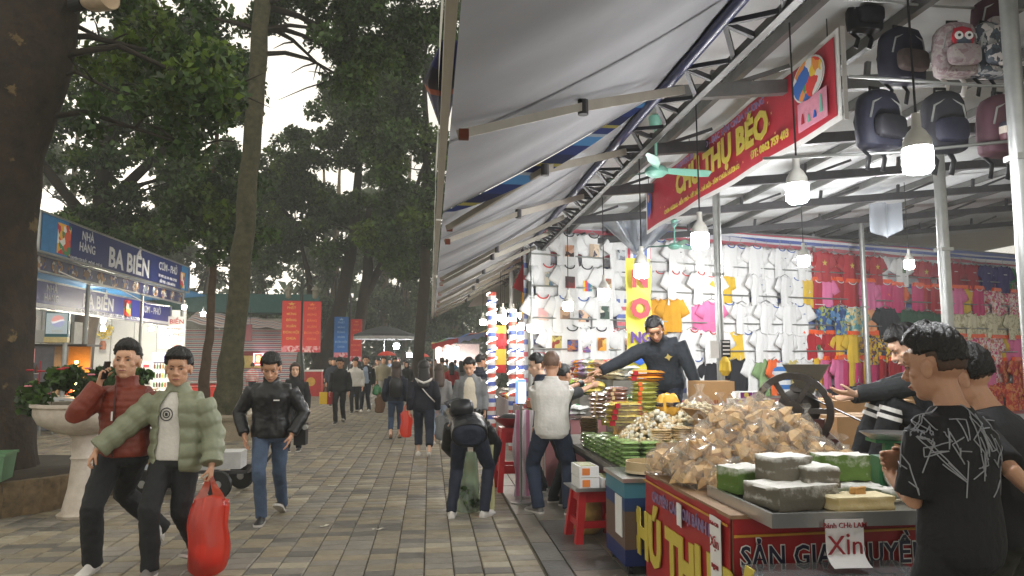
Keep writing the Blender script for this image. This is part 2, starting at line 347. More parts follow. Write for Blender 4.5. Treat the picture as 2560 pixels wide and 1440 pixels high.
# near leaning trunk at the left edge
tree('huge dark leaning trunk with pale lichen patches at the left edge', (-5.13, 9.9, 0), [(-.28, 0, -.05), (-.32, 0, .5), (-.34, -.05, 1.6), (-.36, -.1, 3.2), (-.32, -.12, 4.2), (-.08, -.15, 5.2), (.1, -.18, 6.5), (.5, -.2, 8.5)], [.64, .56, .5, .49, .5, .52, .5, .44],
     [((1.5, .1, 5.1), (1.3, 1.2, .8)), ((1.2, 1.0, 6.2), (1.6, 1.4, .8))], 40, .38, 5600, .12, 11, M_bark1, boughs=9, wts=(.3, .4, .3), trunk_n=48)
# second tree in its terracotta-edged bed
tree('tall straight mossy trunk rising from the terracotta edged bed', (-4.5, 17.4, 0), [(0, 0, .1), (0, 0, .6), (.07, 0, 1.8), (.18, 0, 4), (.35, 0, 7), (.45, 0, 10), (.3, .3, 14)], [.5, .33, .26, .225, .205, .19, .1],
     [((-.2, 1.4, 11.0), (4.6, 3, 2.6)), ((2.4, 1.8, 9.8), (2.6, 2, 1.3)), ((-2.5, 1.6, 9.2), (2.2, 2, 1.4)), ((3.9, 1.5, 11), (2, 2, 1.6))], 150, .55, 38000, .145, 12, M_bark, boughs=20, keep=lambda p: (abs(p[0] - .35) > 1.0 or p[1] > .9 or p[2] > 12.6) and not (.0 < p[0] < 1.5 and 7.4 < p[2] < 9.7))
# left-hand background tree
tree('dark leafy tree rising behind the blue restaurant sign', (-12.0, 27, 0), [(0, 0, 0), (.3, 0, 4), (.5, 0, 8), (.7, 0, 13)], [.4, .34, .28, .1],
     [((.5, 0, 9.2), (4.8, 3, 3.4)), ((3.3, .5, 7.2), (2.6, 2, 1.6)), ((-3, 0, 6.6), (2.6, 2, 1.6)), ((1.0, -1, 5.6), (2.2, 2, 1.2)), ((3.2, 0, 11.5), (3.4, 2.5, 2))], 150, .7, 36000, .2, 13, M_barkd, boughs=26, keep=lambda p: not (4.9 < p[0] < 7.6 and 10.3 < p[2] < 13) and not (-2.8 < p[0] < -.7 and 6.2 < p[2] < 8.6),
     forks=[([(.45, 0, 6), (-1.2, 0, 8), (-2.8, 0, 10)], [.22, .16, .05]), ([(.5, 0, 7), (2.5, .3, 9.3), (4.2, .3, 12)], [.2, .14, .05])])
# slender tree by the restaurant corner
tree('slender reddish trunk standing beside the white menu board', (-6.2, 21.5, 0), [(0, 0, 0), (-.02, 0, 1.2), (.06, 0, 2.2), (.1, 0, 4), (.0, 0, 6.5), (.1, 0, 9)], [.17, .14, .12, .1, .08, .04],
     [((0, 0, 6.2), (1.6, 1.2, 1.4)), ((.5, 0, 5.0), (1.4, 1, .7))], 46, .45, 7000, .18, 14, M_barkp and mat('bark reddish', (84, 66, 50), .9, var=.4, scale=6, bump=.6), boughs=8)
# clump of leaning trunks in the far round bed
tree('broad old tree of several leaning trunks in the far raised bed', (-5.9, 40.5, 0), [(0, 0, .2), (.1, 0, .9), (.5, 0, 2.4), (1.2, 0, 5), (1.7, 0, 8.5), (2.0, 0, 14)], [.85, .6, .42, .36, .3, .12],
     [((1.6, 0, 12.6), (5.4, 3, 4.8)), ((-1.4, 0, 8.2), (3.4, 2, 2.4)), ((4.6, 0, 8.6), (2.6, 2, 2.4)), ((-2.8, .4, 12), (3.2, 2, 2.6)), ((1, 0, 16.6), (6.5, 3, 2.8))], 190, .8, 50000, .25, 15, M_barkd, boughs=30, keep=lambda p: not (-3.9 < p[0] < -.6 and 14.2 < p[2] < 18),
     forks=[([(.15, 0, .7), (1.3, .2, 1.7), (2.0, .2, 3.2), (2.45, .2, 6), (2.5, 0, 10)], [.45, .38, .35, .32, .14]), ([(2.4, .2, 5.2), (3.6, 0, 7.5), (4.9, 0, 10.5), (5.6, 0, 13)], [.24, .2, .15, .06]), ([(.2, 0, .8), (-.5, 0, 3), (-.6, 0, 6), (-1.4, 0, 9)], [.3, .2, .16, .05])])
tree('dark tree hanging over the end of the long awning', (-.6, 33, 0), [(0, 0, 0), (.3, 0, 5), (.4, 0, 10), (.2, 0, 15)], [.28, .24, .2, .08],
     [((-.2, 0, 11.8), (3.4, 2.4, 4.2)), ((-.6, 0, 7.4), (1.9, 1.6, 1.6)), ((.4, -.5, 16), (4, 2, 2))], 100, .75, 20000, .24, 16, M_barkd, boughs=18, keep=lambda p: not (p[0] > -.1 and 11.6 < p[2] < 14.4))
# far trees fading out
far = tree('tall thin bare trunked tree fading into the haze at the street end', (-2.2, 62, 0), [(0, 0, 0), (.2, 0, 6), (.1, 0, 12), (.4, 0, 19)], [.35, .3, .24, .1],
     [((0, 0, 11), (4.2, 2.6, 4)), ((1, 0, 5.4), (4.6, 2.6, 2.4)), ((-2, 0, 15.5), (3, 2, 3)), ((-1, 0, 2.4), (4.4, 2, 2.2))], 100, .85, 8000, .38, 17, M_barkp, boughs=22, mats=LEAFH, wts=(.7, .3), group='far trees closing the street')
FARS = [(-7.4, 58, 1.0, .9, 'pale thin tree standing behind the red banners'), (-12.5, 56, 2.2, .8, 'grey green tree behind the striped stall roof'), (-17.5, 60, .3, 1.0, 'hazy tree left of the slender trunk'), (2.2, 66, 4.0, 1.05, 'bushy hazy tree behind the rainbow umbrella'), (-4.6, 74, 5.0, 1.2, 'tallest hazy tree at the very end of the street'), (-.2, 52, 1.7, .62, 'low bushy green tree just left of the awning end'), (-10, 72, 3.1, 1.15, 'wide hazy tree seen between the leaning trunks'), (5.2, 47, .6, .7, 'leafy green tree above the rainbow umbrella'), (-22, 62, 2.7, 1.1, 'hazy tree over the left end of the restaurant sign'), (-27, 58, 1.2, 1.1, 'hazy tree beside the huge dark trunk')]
for x, y, a, s, lb in FARS:
    c = copy_tree(far, label=lb); c.location = (x, y, 0); c.rotation_euler.z = a; c.scale = (s, s, s * U(.9, 1.05))
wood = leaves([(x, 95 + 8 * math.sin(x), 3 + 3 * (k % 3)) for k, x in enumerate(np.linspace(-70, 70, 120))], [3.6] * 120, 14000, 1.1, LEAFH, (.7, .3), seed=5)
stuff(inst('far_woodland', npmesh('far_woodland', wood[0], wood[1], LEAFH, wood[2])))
# raised beds
M_terra = mat('terracotta strip', (150, 92, 62), .8, var=.25, scale=20); M_log = mat('concrete log panel', (112, 92, 66), .9, var=.35, scale=9, bump=.5, dirt=(70, 62, 46)); M_conc = mat('concrete', (138, 126, 106), .9, var=.25, scale=4, bump=.4); M_soil = mat('bed soil', (52, 44, 34), .95, var=.4, scale=6)
def bed(label, c, r, h, n, wd, m, a0=0, a1=2 * math.pi):
    t = thing('planter_bed', label, 'planter', (c[0], c[1], 0)); s = MB(); s.lathe([(r - .05, 0), (r - .05, h * .8), (.01, h * .86)], 32, cap=False); s.build('soil', M_soil, t, smooth=3.2)
    pc = MB(); pc.lathe([(wd * .5, 0), (wd * .5, h * .93), (wd * .4, h), (.002, h + .004)], 8, sy=.55); me = pc.mesh('edging_strip', m, .6)
    for k in range(n):
        a = a0 + (a1 - a0) * (k + .5) / n; inst('edging_strip', me, t, (math.cos(a) * r, math.sin(a) * r, 0), rot=(0, U(-.01, .01), a + math.pi / 2), sc=(1, 1, U(.96, 1.03)))
    return t
bed('brown log edged bed round the huge leaning trunk', (-5.6, 9.6), 1.75, .36, 36, .29, M_log, -2.6, 1.2)
bed('terracotta strip edged bed round the tall mossy trunk', (-4.7, 17.6), 1.15, .3, 70, .098, M_terra)
bed('low brick coloured round bed under the broad old tree', (-5.2, 40.4), 2.0, .42, 90, .13, M_terra)
b = MB(); b.box((0, 0, .2), (1.1, .9, .4), taper=.8); b.box((0, 0, .43), (1.0, .8, .06), taper=.97); tag(b.build('concrete_block', M_conc, loc=(-4.15, 16.0, 0), rz=.2), 'squat concrete block in front of the terracotta edged bed', 'block')
# ---------------------------------------------------------------- market shelter on the right
M_galv = mat('galvanised steel', (172, 174, 172), .38, metal=.75, var=.14, scale=9)
M_roof = mat('roof sheet zinc', (214, 216, 216), .45, metal=.1, var=.08, scale=3)
M_purl = mat('purlin steel', (112, 112, 110), .5, metal=.5, var=.2)
M_blue = mat('blue painted tube', (34, 42, 88), .35, var=.2, scale=8, spec=.7)
M_truss = mat('truss dark steel', (70, 68, 70), .5, metal=.4, var=.25)
M_alu = mat('awning arm aluminium', (150, 144, 132), .5, metal=.3, var=.1)
M_blk = mat('black plastic', (28, 28, 30), .45, var=.2); M_white = mat('white enamel', (226, 226, 220), .35, var=.05)
M_wire = mat('cable', (40, 40, 42), .6)
RZ = lambda x: 3.75 + .1 * (x - 1.6)
sh = thing('market_shelter', 'long market shelter with a corrugated zinc roof over the clothes and sweets stalls', 'shelter', (1.6, .5, 0))
o0 = Vector((1.6, .5, 0))
for i in range(12):                       # roof sheets, ridges running up the slope
    x0, x1 = 1.5, 22; y0 = .2 + i * 1.5; n = 80; b = MB()
    def fn(u, v, y0=y0, i=i):
        x = x0 + (x1 - x0) * u; y = y0 + 1.52 * v; q = (v * 20) % 1
        return Vector((x, y, RZ(x) + .02 * (1 if q < .3 else (0 if q > .55 else .5)) + .004 * (i % 2))) - o0
    b.grid(fn, 4, n); b.build('roof_sheet', M_roof, sh)
b = MB(); b.grid(lambda u, v: Vector((1.5 + 19 * u, 18 + 12 * v, RZ(1.5 + 19 * u) + .02)) - o0, 4, 8); b.build('roof_sheet', M_roof, sh)
for x in (2.3, 3.05, 3.8, 4.6, 5.4, 6.3, 7.3, 8.4, 9.6, 11):
    b = MB(); b.bar(Vector((x, .3, RZ(x) - .045)) - o0, Vector((x, 20, RZ(x) - .045)) - o0, .05, .08); b.build('purlin', M_purl, sh)
for y in (2.6, 5.0, 6.5, 8.2, 10.0, 12.2, 14.6):
    b = MB(); a, c = Vector((1.66, y, 3.52)), Vector((13, y, 4.62)); b.bar(a - o0, c - o0, .07, .1)
    for k in range(9):
        x = 2 + k * 1.2; p = Vector((x, y, 3.52 + (x - 1.66) * .097)); b.bar(p - o0, Vector((x + .02, y, RZ(x) - .08)) - o0, .035)
        b.bar(p - o0, Vector((x + .6, y, RZ(x + .6) - .08)) - o0, .03)
    b.build('rafter_truss', M_truss if y > 6 else M_purl, sh)
b = MB(); b.cyl(Vector((1.6, .3, 3.5)) - o0, Vector((1.6, 18, 3.5)) - o0, .037, n=14); b.build('eave_tube', M_blue, sh, smooth=.8)
b = MB(); b.bar(Vector((1.8, .3, 3.42)) - o0, Vector((1.8, 18, 3.42)) - o0, .05, .05); b.build('truss_chord', M_purl, sh)
wb = MB(); k = 0; y = .6; N_ = 0
wm = MB(); wm.bar((0, 0, 0), (.19, .32, -.07), .028); wm.bar((.19, .32, -.07), (0, .64, 0), .028); wm.bar((0, 0, 0), (.19, 0, -.07), .03)
wme = wm.mesh('truss_web', M_truss)
while y < 17.5: inst('truss_web', wme, sh, Vector((1.61, y, 3.485)) - o0); y += .64
for (x, y, r) in ((3.35, 8.3, .045), (4.64, 6.2, .05), (2.9, 3.3, .04), (1.62, 11.85, .045), (3.07, 10.9, .045), (8.2, 13.2, .05), (1.66, 15.2, .045)):
    b = MB(); b.cyl(Vector((x, y, 0)) - o0, Vector((x, y, RZ(x) - .08)) - o0, r, n=16); b.box(Vector((x, y, .006)) - o0, (.2, .2, .012)); b.box(Vector((x, y, 2.62)) - o0, (r * 2.3, r * 2.3, .03)); b.build('post', M_galv, sh, smooth=.6)
# ---------------------------------------------------------------- folding arm awnings
M_fab = mat('awning fabric pale', (138, 138, 141), .78, var=.12, scale=1.6, bump=.25, bscale=3)
M_fabedge = mat('awning bar white', (222, 220, 212), .45, var=.06)
M_val = stripes('awning valance print', [(36, 52, 104), (74, 128, 176), (150, 160, 170), (36, 48, 100), (150, 140, 70), (30, 36, 70)], [3, 3, 1, 2, 1, 3], axis=2, rough=.6, period=.3)
M_seam = mat('awning seam', (112, 112, 116), .8)
def awning(y0, y1, label, wav, seed, arms, drop=0., flap=None):
    t = thing('awning', label, 'awning', (1.55, y0, 3.4), group='folding arm awnings along the eave'); q = Vector((1.55, y0, 3.4)); rn = random.Random(seed)
    ph = [rn.uniform(0, 6) for _ in range(4)]
    def S(u, v, off=0.):
        y = y0 + (y1 - y0) * v; x = 1.62 - 1.54 * u
        z = 3.56 - .9 * u - .05 * math.sin(math.pi * u) * 0 - drop * u
        z += -.07 * math.sin(math.pi * u) * (.6 + .4 * math.sin(v * math.pi)) + wav * math.sin(u * math.pi) ** .7 * (math.sin(v * 9 * (y1 - y0) / 2 + ph[0] + u * 1.5) * .5 + math.sin(v * 21 * (y1 - y0) / 2 + ph[1] - u * 2) * .35 + math.sin(v * 4 + ph[2]) * .5)
        return Vector((x, y, z + off)) - q
    b = MB(); n = int(44 * (y1 - y0) / 2) + 8; b.grid(lambda u, v: S(u, v), 16, n); b.grid(lambda u, v: S(1 - u, v, .008), 16, n); b.build('fabric', M_fab, t, smooth=3.2)
    for sv in (.3, .63):
        b = MB(); b.grid(lambda u, v: S(u, sv + .012 * v / (y1 - y0) * 2, -.006), 16, 1); b.build('seam', M_seam, t, smooth=3.2)
    b = MB(); b.bar(S(1, 0) + Vector((-.03, -.02, -.02)), S(1, 1) + Vector((-.03, .02, -.02)), .035, .06); b.build('front_bar', M_fabedge, t)
    b = MB(); b.grid(lambda u, v: S(1, u) + Vector((-.055 - .004 * math.sin(u * 17), 0, -.0 + .16 * (v - .1) * (1 + .03 * math.sin(u * 11)))), 40, 3); b.build('valance', M_fabedge, t, smooth=3.2)
    b = MB(); hh = .1 if flap else .04; b.grid(lambda u, v: S(u, 1) + Vector((0, .012, -hh * v * math.sin(math.pi * u) ** .6 - .004)), 18, 4); b.build('side_flap', flap or M_fab, t, smooth=3.2)
    for (ys, ye, yt) in arms:
        ar = inst('folding_arm', None, t); a = Vector((1.68, ys, 3.44)) - q; e = Vector((.8, ye, 2.97 - drop * .5)) - q; c = Vector((.12, yt, 2.63 - drop)) - q
        m = MB(); m.bar(a, e, .034, .056); m.build('upper_arm', M_alu, ar); m = MB(); m.bar(e, c, .028, .042); m.build('fore_arm', M_alu, ar)
        m = MB(); m.cyl(e + Vector((0, 0, -.045)), e + Vector((0, 0, .035)), .029, n=10); m.build('elbow_joint', M_truss, ar); m = MB(); m.box(c + Vector((.02, 0, 0)), (.045, .035, .045)); m.build('end_bracket', mat('rusty bracket', (120, 62, 44), .7), ar)
    return t
awning(.6, 5.15, 'nearest pale awning with one long folding arm', .022, 1, [(4.7, 3.78, 3.25)], flap=M_val)
awning(5.25, 8.7, 'second pale awning ending in a blue printed flap', .03, 2, [(6.2, 5.1, 5.65), (8.0, 6.7, 6.3)])
awning(8.8, 12.2, 'third wrinkled pale awning halfway down the eave', .035, 3, [(9.2, 8.9, 9.3), (10.4, 9.6, 9.9), (11.8, 11.2, 11.4)])
awning(12.3, 15.0, 'fourth wrinkled pale awning beyond the clothes wall corner', .045, 4, [(12.8, 12.6, 12.9), (14.2, 13.8, 14.0)])
awning(15.1, 17.9, 'farthest wrinkled awning at the end of the eave', .05, 5, [(15.6, 15.4, 15.7), (17.2, 16.8, 17.0)])
b = MB(); b.tube([(.06, 2.55, 2.75), (.03, 2.9, 2.74), (.05, 3.4, 2.72)], [.03, .07, .02], 8, flat=.4); tag(b.build('rolled_cloth', stripes('rolled cloth dark', [(34, 40, 92), (28, 30, 52), (168, 74, 36)], [4, 3, 1], 1, period=.5), smooth=3.2), 'bunched dark blue cloth with orange edge tied to the awning bar', 'cloth')
# ---------------------------------------------------------------- hanging LED bulbs
M_led = glow('led glass', (250, 251, 252), 220); M_led2 = glow('led glass far', (250, 251, 252), 1300); M_led4 = glow('led glass cluster', (255, 250, 236), 110); M_led3 = glow('led glass restaurant', (255, 246, 226), 700); M_ledcap = mat('bulb cap white', (224, 222, 214), .4)
cp = MB(); cp.lathe([(.02, .22), (.022, .15), (.04, .13), (.062, .09), (.066, .05)], 16, c=(0, 0, 0)); capm = cp.mesh('cap', M_ledcap, .8)
df = MB(); df.lathe([(.066, .05), (.068, 0), (.066, -.05), (.05, -.068), (.002, -.07)], 14); dfm = df.mesh('diffuser', M_led, .8)
def bulb(p, label, top, s=1., group='hanging LED bulbs over the stalls', dm=None):
    t = thing('led_bulb', label, 'light bulb', p, group=group); inst('cap', capm, t, sc=s); d_ = inst('diffuser', dfm, t, sc=s)
    if dm: setmat(d_, dm)
    c = MB(); c.cyl((0, 0, .2 * s), (0, .02, max(.25, top - p[2])), .006, n=5); c.build('cord', M_wire, t); return t
for p, lb in [((2.29, 3.2, 2.57), 'largest brightest bulb hanging below the backpacks'), ((2.26, 4.3, 2.66), 'bulb with tall white cap hanging right of the red banner'), ((2.08, 5.5, 2.55), 'glowing bulb hanging beside the slim post left of the big bulbs'),
              ((1.9, 6.5, 2.43), 'glowing bulb in front of the yellow vertical banner'), ((2.05, 8.6, 2.41), 'bulb hanging just left of the yellow vertical banner'), ((1.88, 10.0, 2.36), 'bulb on a long black cord in front of the photo print tees'),
              ((4.57, 8.6, 2.84), 'bulb hanging in front of the red star tees'), ((6.93, 10.0, 3.01), 'bulb in front of the single red star tee near the right post'), ((4.95, 12.2, 2.87), 'small bulb just behind the slim post')]:
    bulb(p, lb, RZ(p[0]) - .05, .75 if p[1] > 12 else 1., dm=(M_led4 if p[1] > 12 else (M_led2 if p[1] > 8 and p[0] > 3 else None)))
for i, p in enumerate([(1.13, 16, 2.44), (1.41, 14.4, 2.53), (1.33, 14, 2.43), (1.6, 14.2, 2.5), (1.5, 15, 2.42), (1.62, 13, 2.4), (1.55, 12.5, 2.2), (1.53, 11.2, 2.11), (1.79, 13.2, 2.58), (2.2, 15.5, 2.5)]): bulb(p, 'glowing bulb in the far cluster beyond the clothes wall corner', RZ(1.7) - .1, .9, dm=M_led4)
# ceiling fans
M_teal = mat('fan teal', (136, 198, 180), .4, var=.06)
def fan(p, top, a0, s, label):
    t = thing('ceiling_fan', label, 'ceiling fan', p, group='teal ceiling fans'); b = MB(); b.cyl((0, 0, .04), (0, 0, top), .012 * s, n=8); b.lathe([(.03 * s, top), (.06 * s, top - .02), (.05 * s, top - .1), (.02 * s, top - .13)], 14); b.build('down_rod', M_teal, t, smooth=.8)
    b = MB(); b.lathe([(.004, -.055), (.06, -.05), (.1, -.02), (.1, .01), (.07, .035), (.015, .05)], 20); b.build('motor', M_teal, t, smooth=.9)
    for k in range(3):
        b = MB(); b.grid(lambda u, v: (.09 + .42 * s * u, (v - .5) * (.05 + .05 * min(1, u * 2.2)) * (1 if u < .96 else .6), .01 - (v - .5) * .03), 8, 3); b.grid(lambda u, v: (.09 + .42 * s * (1 - u), (v - .5) * (.05 + .05 * min(1, (1 - u) * 2.2)) * (1 if u > .04 else .6), .003 - (v - .5) * .03), 8, 3)
        b.build('blade', M_teal, t, rz=a0 + k * 2.094, smooth=3.2)
fan((1.93, 6.1, 3.25), .5, .15, 1.02, 'teal three blade ceiling fan overlapping the red banner')
fan((3.75, 11.0, 3.38), .42, .6, .9, 'small teal ceiling fan behind the plastic drape')
# ---------------------------------------------------------------- red banner over the stall
M_red = mat('banner red', (186, 44, 60), .5, var=.1, scale=4); M_yel = mat('print yellow', (212, 192, 78), .5, var=.06); M_wht = mat('print white', (236, 234, 230), .55, var=.05)
M_pnk = mat('print pink', (226, 150, 170), .6); M_rain = blotch('print rainbow picture', [(226, 70, 60), (240, 200, 60), (70, 160, 90), (60, 110, 190), (235, 150, 70), (240, 236, 230)], 9)
M_greyp = mat('print grey blue', (140, 120, 160), .6); M_bluep = mat('print blue', (40, 96, 190), .55, var=.1)
bt = thing('banner', 'long red banner with yellow lettering hung along the stall under the roof', 'banner', (2.56, 6.4, 3.42), rz=R(90) + R(180))
# local x runs toward the camera (-Y world), local -y faces the street (-X world)
def sag(x): return .012 * math.sin(x * 5)
b = MB(); b.grid(lambda u, v: ((u - .5) * 4.3, sag((u - .5) * 4.3), (v - .5) * .6), 30, 4); b.grid(lambda u, v: ((.5 - u) * 4.3, sag((.5 - u) * 4.3) + .004, (v - .5) * .6), 30, 4); b.build('border', M_wht, bt, smooth=3.2)
b = MB(); b.grid(lambda u, v: ((u - .5) * 4.2, sag((u - .5) * 4.2) - .004, (v - .5) * .52), 30, 2); b.build('red_field', M_red, bt, smooth=3.2)
b = MB(); b.grid(lambda u, v: (2.15, .002 + .0 * u, (v - .5) * .62), 1, 3); 
b = MB(); b.box((2.157, .012, 0), (.005, .03, .61)); b.build('folded_end', M_wht, bt)
text('CHỦ THỤ BÉO', .3, M_yel, bt, TR(.12, -.03, .0), bold=.045, sx=1.06)
text('CHUYÊN: BÁNH KẸO - ĐẶC SẢN CHÙA HƯƠNG', .075, M_greyp, bt, TR(.1, -.03, .19), bold=.02, sx=1.25, name='small_lettering')
text('CHÙA HƯƠNG - BẾN TRÒ - MỸ ĐỨC - HÀ NỘI - SÂN CHÙA HƯƠNG', .058, M_yel, bt, TR(-.35, -.03, -.2), bold=.02, sx=1.1, name='small_lettering')
text('ĐT: 0862 759 403', .085, M_yel, bt, TR(1.18, -.03, -.18), bold=.03, name='phone_lettering')
b = MB(); b.loft([[Vector((1.78 + .2 * k * math.cos(a), -.028, .1 + .14 * k * math.sin(a))) for a in [2 * math.pi * j / 24 for j in range(24)]] for k in (1, .02)], cap=False); b.build('oval_picture', M_rain, bt)
b = MB(); b.loft([[Vector((1.78 + .2 * k * math.cos(a), -.025, .1 + .14 * k * math.sin(a))) for a in [2 * math.pi * j / 24 for j in range(24)]] for k in (1.08, 1)], cap=False); b.build('oval_rim', M_wht, bt)
b = MB(); b.box((1.82, -.026, -.13), (.38, .004, .2)); b.build('pink_panel', M_pnk, bt)
for i, (x, z, h) in enumerate(((1.7, -.15, .07), (1.78, -.17, .05), (1.86, -.165, .05), (1.94, -.12, .12))):
    b = MB(); b.tube([(x, -.031, z - h / 2), (x, -.031, z), (x, -.031, z + h / 2)], [.024, .018, .008], 8, flat=.1); b.build('printed_figure', [M_red, M_teal, M_bluep, M_teal][i], bt)
b = MB(); b.lathe([(.001, .16), (.07, .12), (.08, 0), (.05, -.1), (.001, -.16)], 14, c=(-1.9, -.03, 0), sy=.03); b.build('printed_portrait', M_bluep, bt, smooth=3)
b = MB(); b.lathe([(.001, .1), (.03, .08), (.032, .03), (.001, 0)], 12, c=(-1.9, -.036, .03), sy=.03); b.build('printed_face', mat('print skin', (226, 180, 150), .6), bt)
for i in range(26):
    b = MB(); s = U(.008, .022); x, z = U(-1.6, 1.5), U(-.23, .23); b.add([(x + s * (1 if j % 2 else .28) * math.cos(j * math.pi / 4), -.029, z + s * (1 if j % 2 else .28) * math.sin(j * math.pi / 4)) for j in range(8)], [tuple(range(8))[::-1]]); b.build('sparkle', mat('print gold', (240, 190, 120), .6), bt)
for x in (-2.0, -.6, .9, 2.0):
    b = MB(); b.cyl((x, 0, .29), (x, 0, .56), .004, n=5); b.build('tie_cord', M_wire, bt)
# yellow vertical banner on the inner post
vb = thing('vertical_banner', 'yellow vertical banner with red and purple letters wrapped round the inner post', 'banner', (3.06, 10.62, 2.3), rz=R(8))
M_vy = mat('vertical banner yellow', (222, 208, 70), .45, var=.1)
b = MB(); b.grid(lambda u, v: ((u - .5) * .4, .02 * math.sin(v * 17 + u * 3) + .05 * (u - .5) ** 2, (v - .5) * 1.64), 6, 26); b.build('cloth', M_vy, vb, smooth=3.2)
text('N', .34, M_red, vb, TR(.0, -.05, .5), bold=.05); text('O', .38, M_red, vb, TR(0, -.05, .06), bold=.06); text('NG', .22, mat('print purple', (84, 46, 130), .5), vb, TR(0, -.05, -.36), bold=.05)
b = MB(); b.lathe([(.001, .1), (.09, .04), (.1, -.05), (.001, -.1)], 12, c=(-.02, -.045, -.66), sy=.06); b.build('printed_balloon', M_bluep, vb)
b = MB(); b.box((0, 0, .9), (.38, .04, .16)); b.build('striped_top', stripes('tarp stripes vertical', [(196, 70, 84), (228, 228, 228), (84, 110, 176), (228, 228, 228)], [1, 1, 1, 1], 0, period=.18), vb)
# translucent plastic drape gathered at that post
M_drape = film('drape plastic', (196, 202, 210), .05, .38, .3)
dr = MB(); dr.grid(lambda u, v: (2.35 + 1.25 * u * (1 - v) + .68 * v + .09 * (u - .5) * v, 10.3 + .12 * math.sin(u * 23) * (1 - .5 * v) + .2 * v, 3.66 - .46 * v - .05 * math.sin(u * 9)), 60, 12)
tag(dr.build('plastic_drape', M_drape, smooth=3.2), 'crumpled clear plastic sheet gathered at the top of the yellow banner post', 'plastic sheet')
d2 = MB(); d2.grid(lambda u, v: (6.6 + .5 * u, 10.4 + .06 * math.sin(u * 11), 4.0 - .55 * v * (1 - .5 * abs(u - .5))), 14, 8); tag(d2.build('plastic_flap', M_drape, smooth=3.2), 'small torn plastic flap hanging from the roof at the right', 'plastic sheet')
# ---------------------------------------------------------------- hanging rails and backpacks
for a, c, lb in [((2.3, 3.75, 3.19), (3.9, 3.75, 3.19), 'thin steel rail carrying the lower row of backpacks'), ((2.3, 4.15, 3.86), (4.2, 4.15, 3.86), 'upper steel rail under the roof carrying the top backpacks'), ((1.9, 4.0, 2.78), (3.2, 3.5, 2.79), 'slack pale cable strung behind the brightest bulb')]:
    b = MB(); b.tube([a, [(a[i] + c[i]) / 2 - (.02 if i == 2 else 0) for i in range(3)], c], .009, 8); tag(b.build('hanging_rail', M_galv, smooth=3.2), lb, 'rail')
def backpack(p, w_, h_, label, col, pcol, kind, rz=0.):
    w_ *= .9; h_ *= .9; t = thing('backpack', label, 'backpack', p, rz=rz, group='backpacks hanging under the roof'); d = w_ * .5
    def ring(z, k, ky=1.): return [Vector((w_ / 2 * k * math.copysign(abs(math.cos(a)) ** .55, math.cos(a)), d / 2 * ky * math.copysign(abs(math.sin(a)) ** .7, math.sin(a)), z)) for a in [2 * math.pi * j / 20 for j in range(20)]]
    b = MB(); b.loft([ring(-h_ / 2, .82), ring(-h_ * .46, .96), ring(-h_ * .2, 1.02), ring(h_ * .1, .98), ring(h_ * .3, .9), ring(h_ * .42, .7), ring(h_ * .49, .4, .6)]); b.build('body', col, t, smooth=1.2)
    b = MB(); b.loft([[Vector((x, -d / 2 - .035 + .03 * (0 if abs(s) < .5 else .6), z)) for x, z in []] or [Vector((w_ * .36 * q * math.copysign(abs(math.cos(a)) ** .5, math.cos(a)), -d * .5 - .05 * (1 - s), -h_ * .2 + h_ * .2 * q * math.copysign(abs(math.sin(a)) ** .5, math.sin(a)))) for a in [2 * math.pi * j / 20 for j in range(20)]] for s, q in ((.9, 1.), (.35, .98), (.1, .88))]); b.build('front_pocket', pcol, t, smooth=1.0)
    b = MB(); b.tube([(-.03, .02, h_ * .48), (-.03, .02, h_ * .58), (.03, .02, h_ * .58), (.03, .02, h_ * .48)], .009, 6); b.build('top_loop', M_blk, t)
    for s in (-1, 1):
        b = MB(); b.tube([(s * w_ * .22, d * .5, h_ * .3), (s * w_ * .26, d * .62, 0), (s * w_ * .24, d * .5, -h_ * .45), (s * w_ * .2 + .02, d * .3, -h_ * .62), (s * w_ * .2, d * .3, -h_ * .86)], [.022, .025, .02, .016, .016], 8, flat=.35); b.build('strap', M_blk if kind != 'owl' else M_wht, t, smooth=3)
    b = MB(); b.tube([(-w_ * .4, -d * .42, -h_ * .05), (-w_ * .33, -d * .47, h_ * .22), (0, -d * .44, h_ * .36), (w_ * .33, -d * .47, h_ * .22), (w_ * .4, -d * .42, -h_ * .05)], .006, 5); b.build('zip', M_galv, t)
    if kind == 'owl':
        b = MB(); b.lathe([(.001, .075), (.055, .06), (.07, .0), (.055, -.06), (.001, -.075)], 14, c=(0, -d * .5 - .012, h_ * .12), sy=.12); b.build('owl_body', M_red, t, smooth=3)
        for s in (-1, 1):
            b = MB(); b.cyl((s * .03, -d * .5 - .026, h_ * .16), (s * .03, -d * .5 - .02, h_ * .16), .025, n=14); e = b.build('owl_eye', M_wht, t); b = MB(); b.cyl((s * .03, -d * .5 - .03, h_ * .16), (s * .03, -d * .5 - .024, h_ * .16), .009, n=10); b.build('owl_pupil', M_blk, t)
        b = MB(); b.lathe([(.001, .04), (.04, .03), (.045, 0), (.001, -.04)], 12, c=(0, -d * .5 - .018, h_ * .03), sy=.12); b.build('owl_belly', mat('owl belly grey', (86, 96, 110), .7), t)
    return t
Mn = mat('backpack navy', (32, 33, 48), .7, var=.2, scale=20); Mbr = mat('backpack brown print', (72, 60, 56), .7, var=.3, scale=14); Mpk = blotch('backpack rose print', [(160, 144, 146), (176, 166, 162), (146, 124, 128), (166, 156, 154)], 30); Mfl = blotch('backpack flower print', [(60, 66, 74), (150, 150, 150), (196, 190, 186), (80, 88, 96)], 22)
Mmr = mat('backpack maroon', (74, 46, 54), .7, var=.2); Mbl = mat('backpack black', (36, 36, 42), .65, var=.25)
backpack((2.93, 4.2, 3.53), .34, .38, 'bulky navy backpack with brown printed flap beside the banner end', Mn, Mbr, 'x', .15)
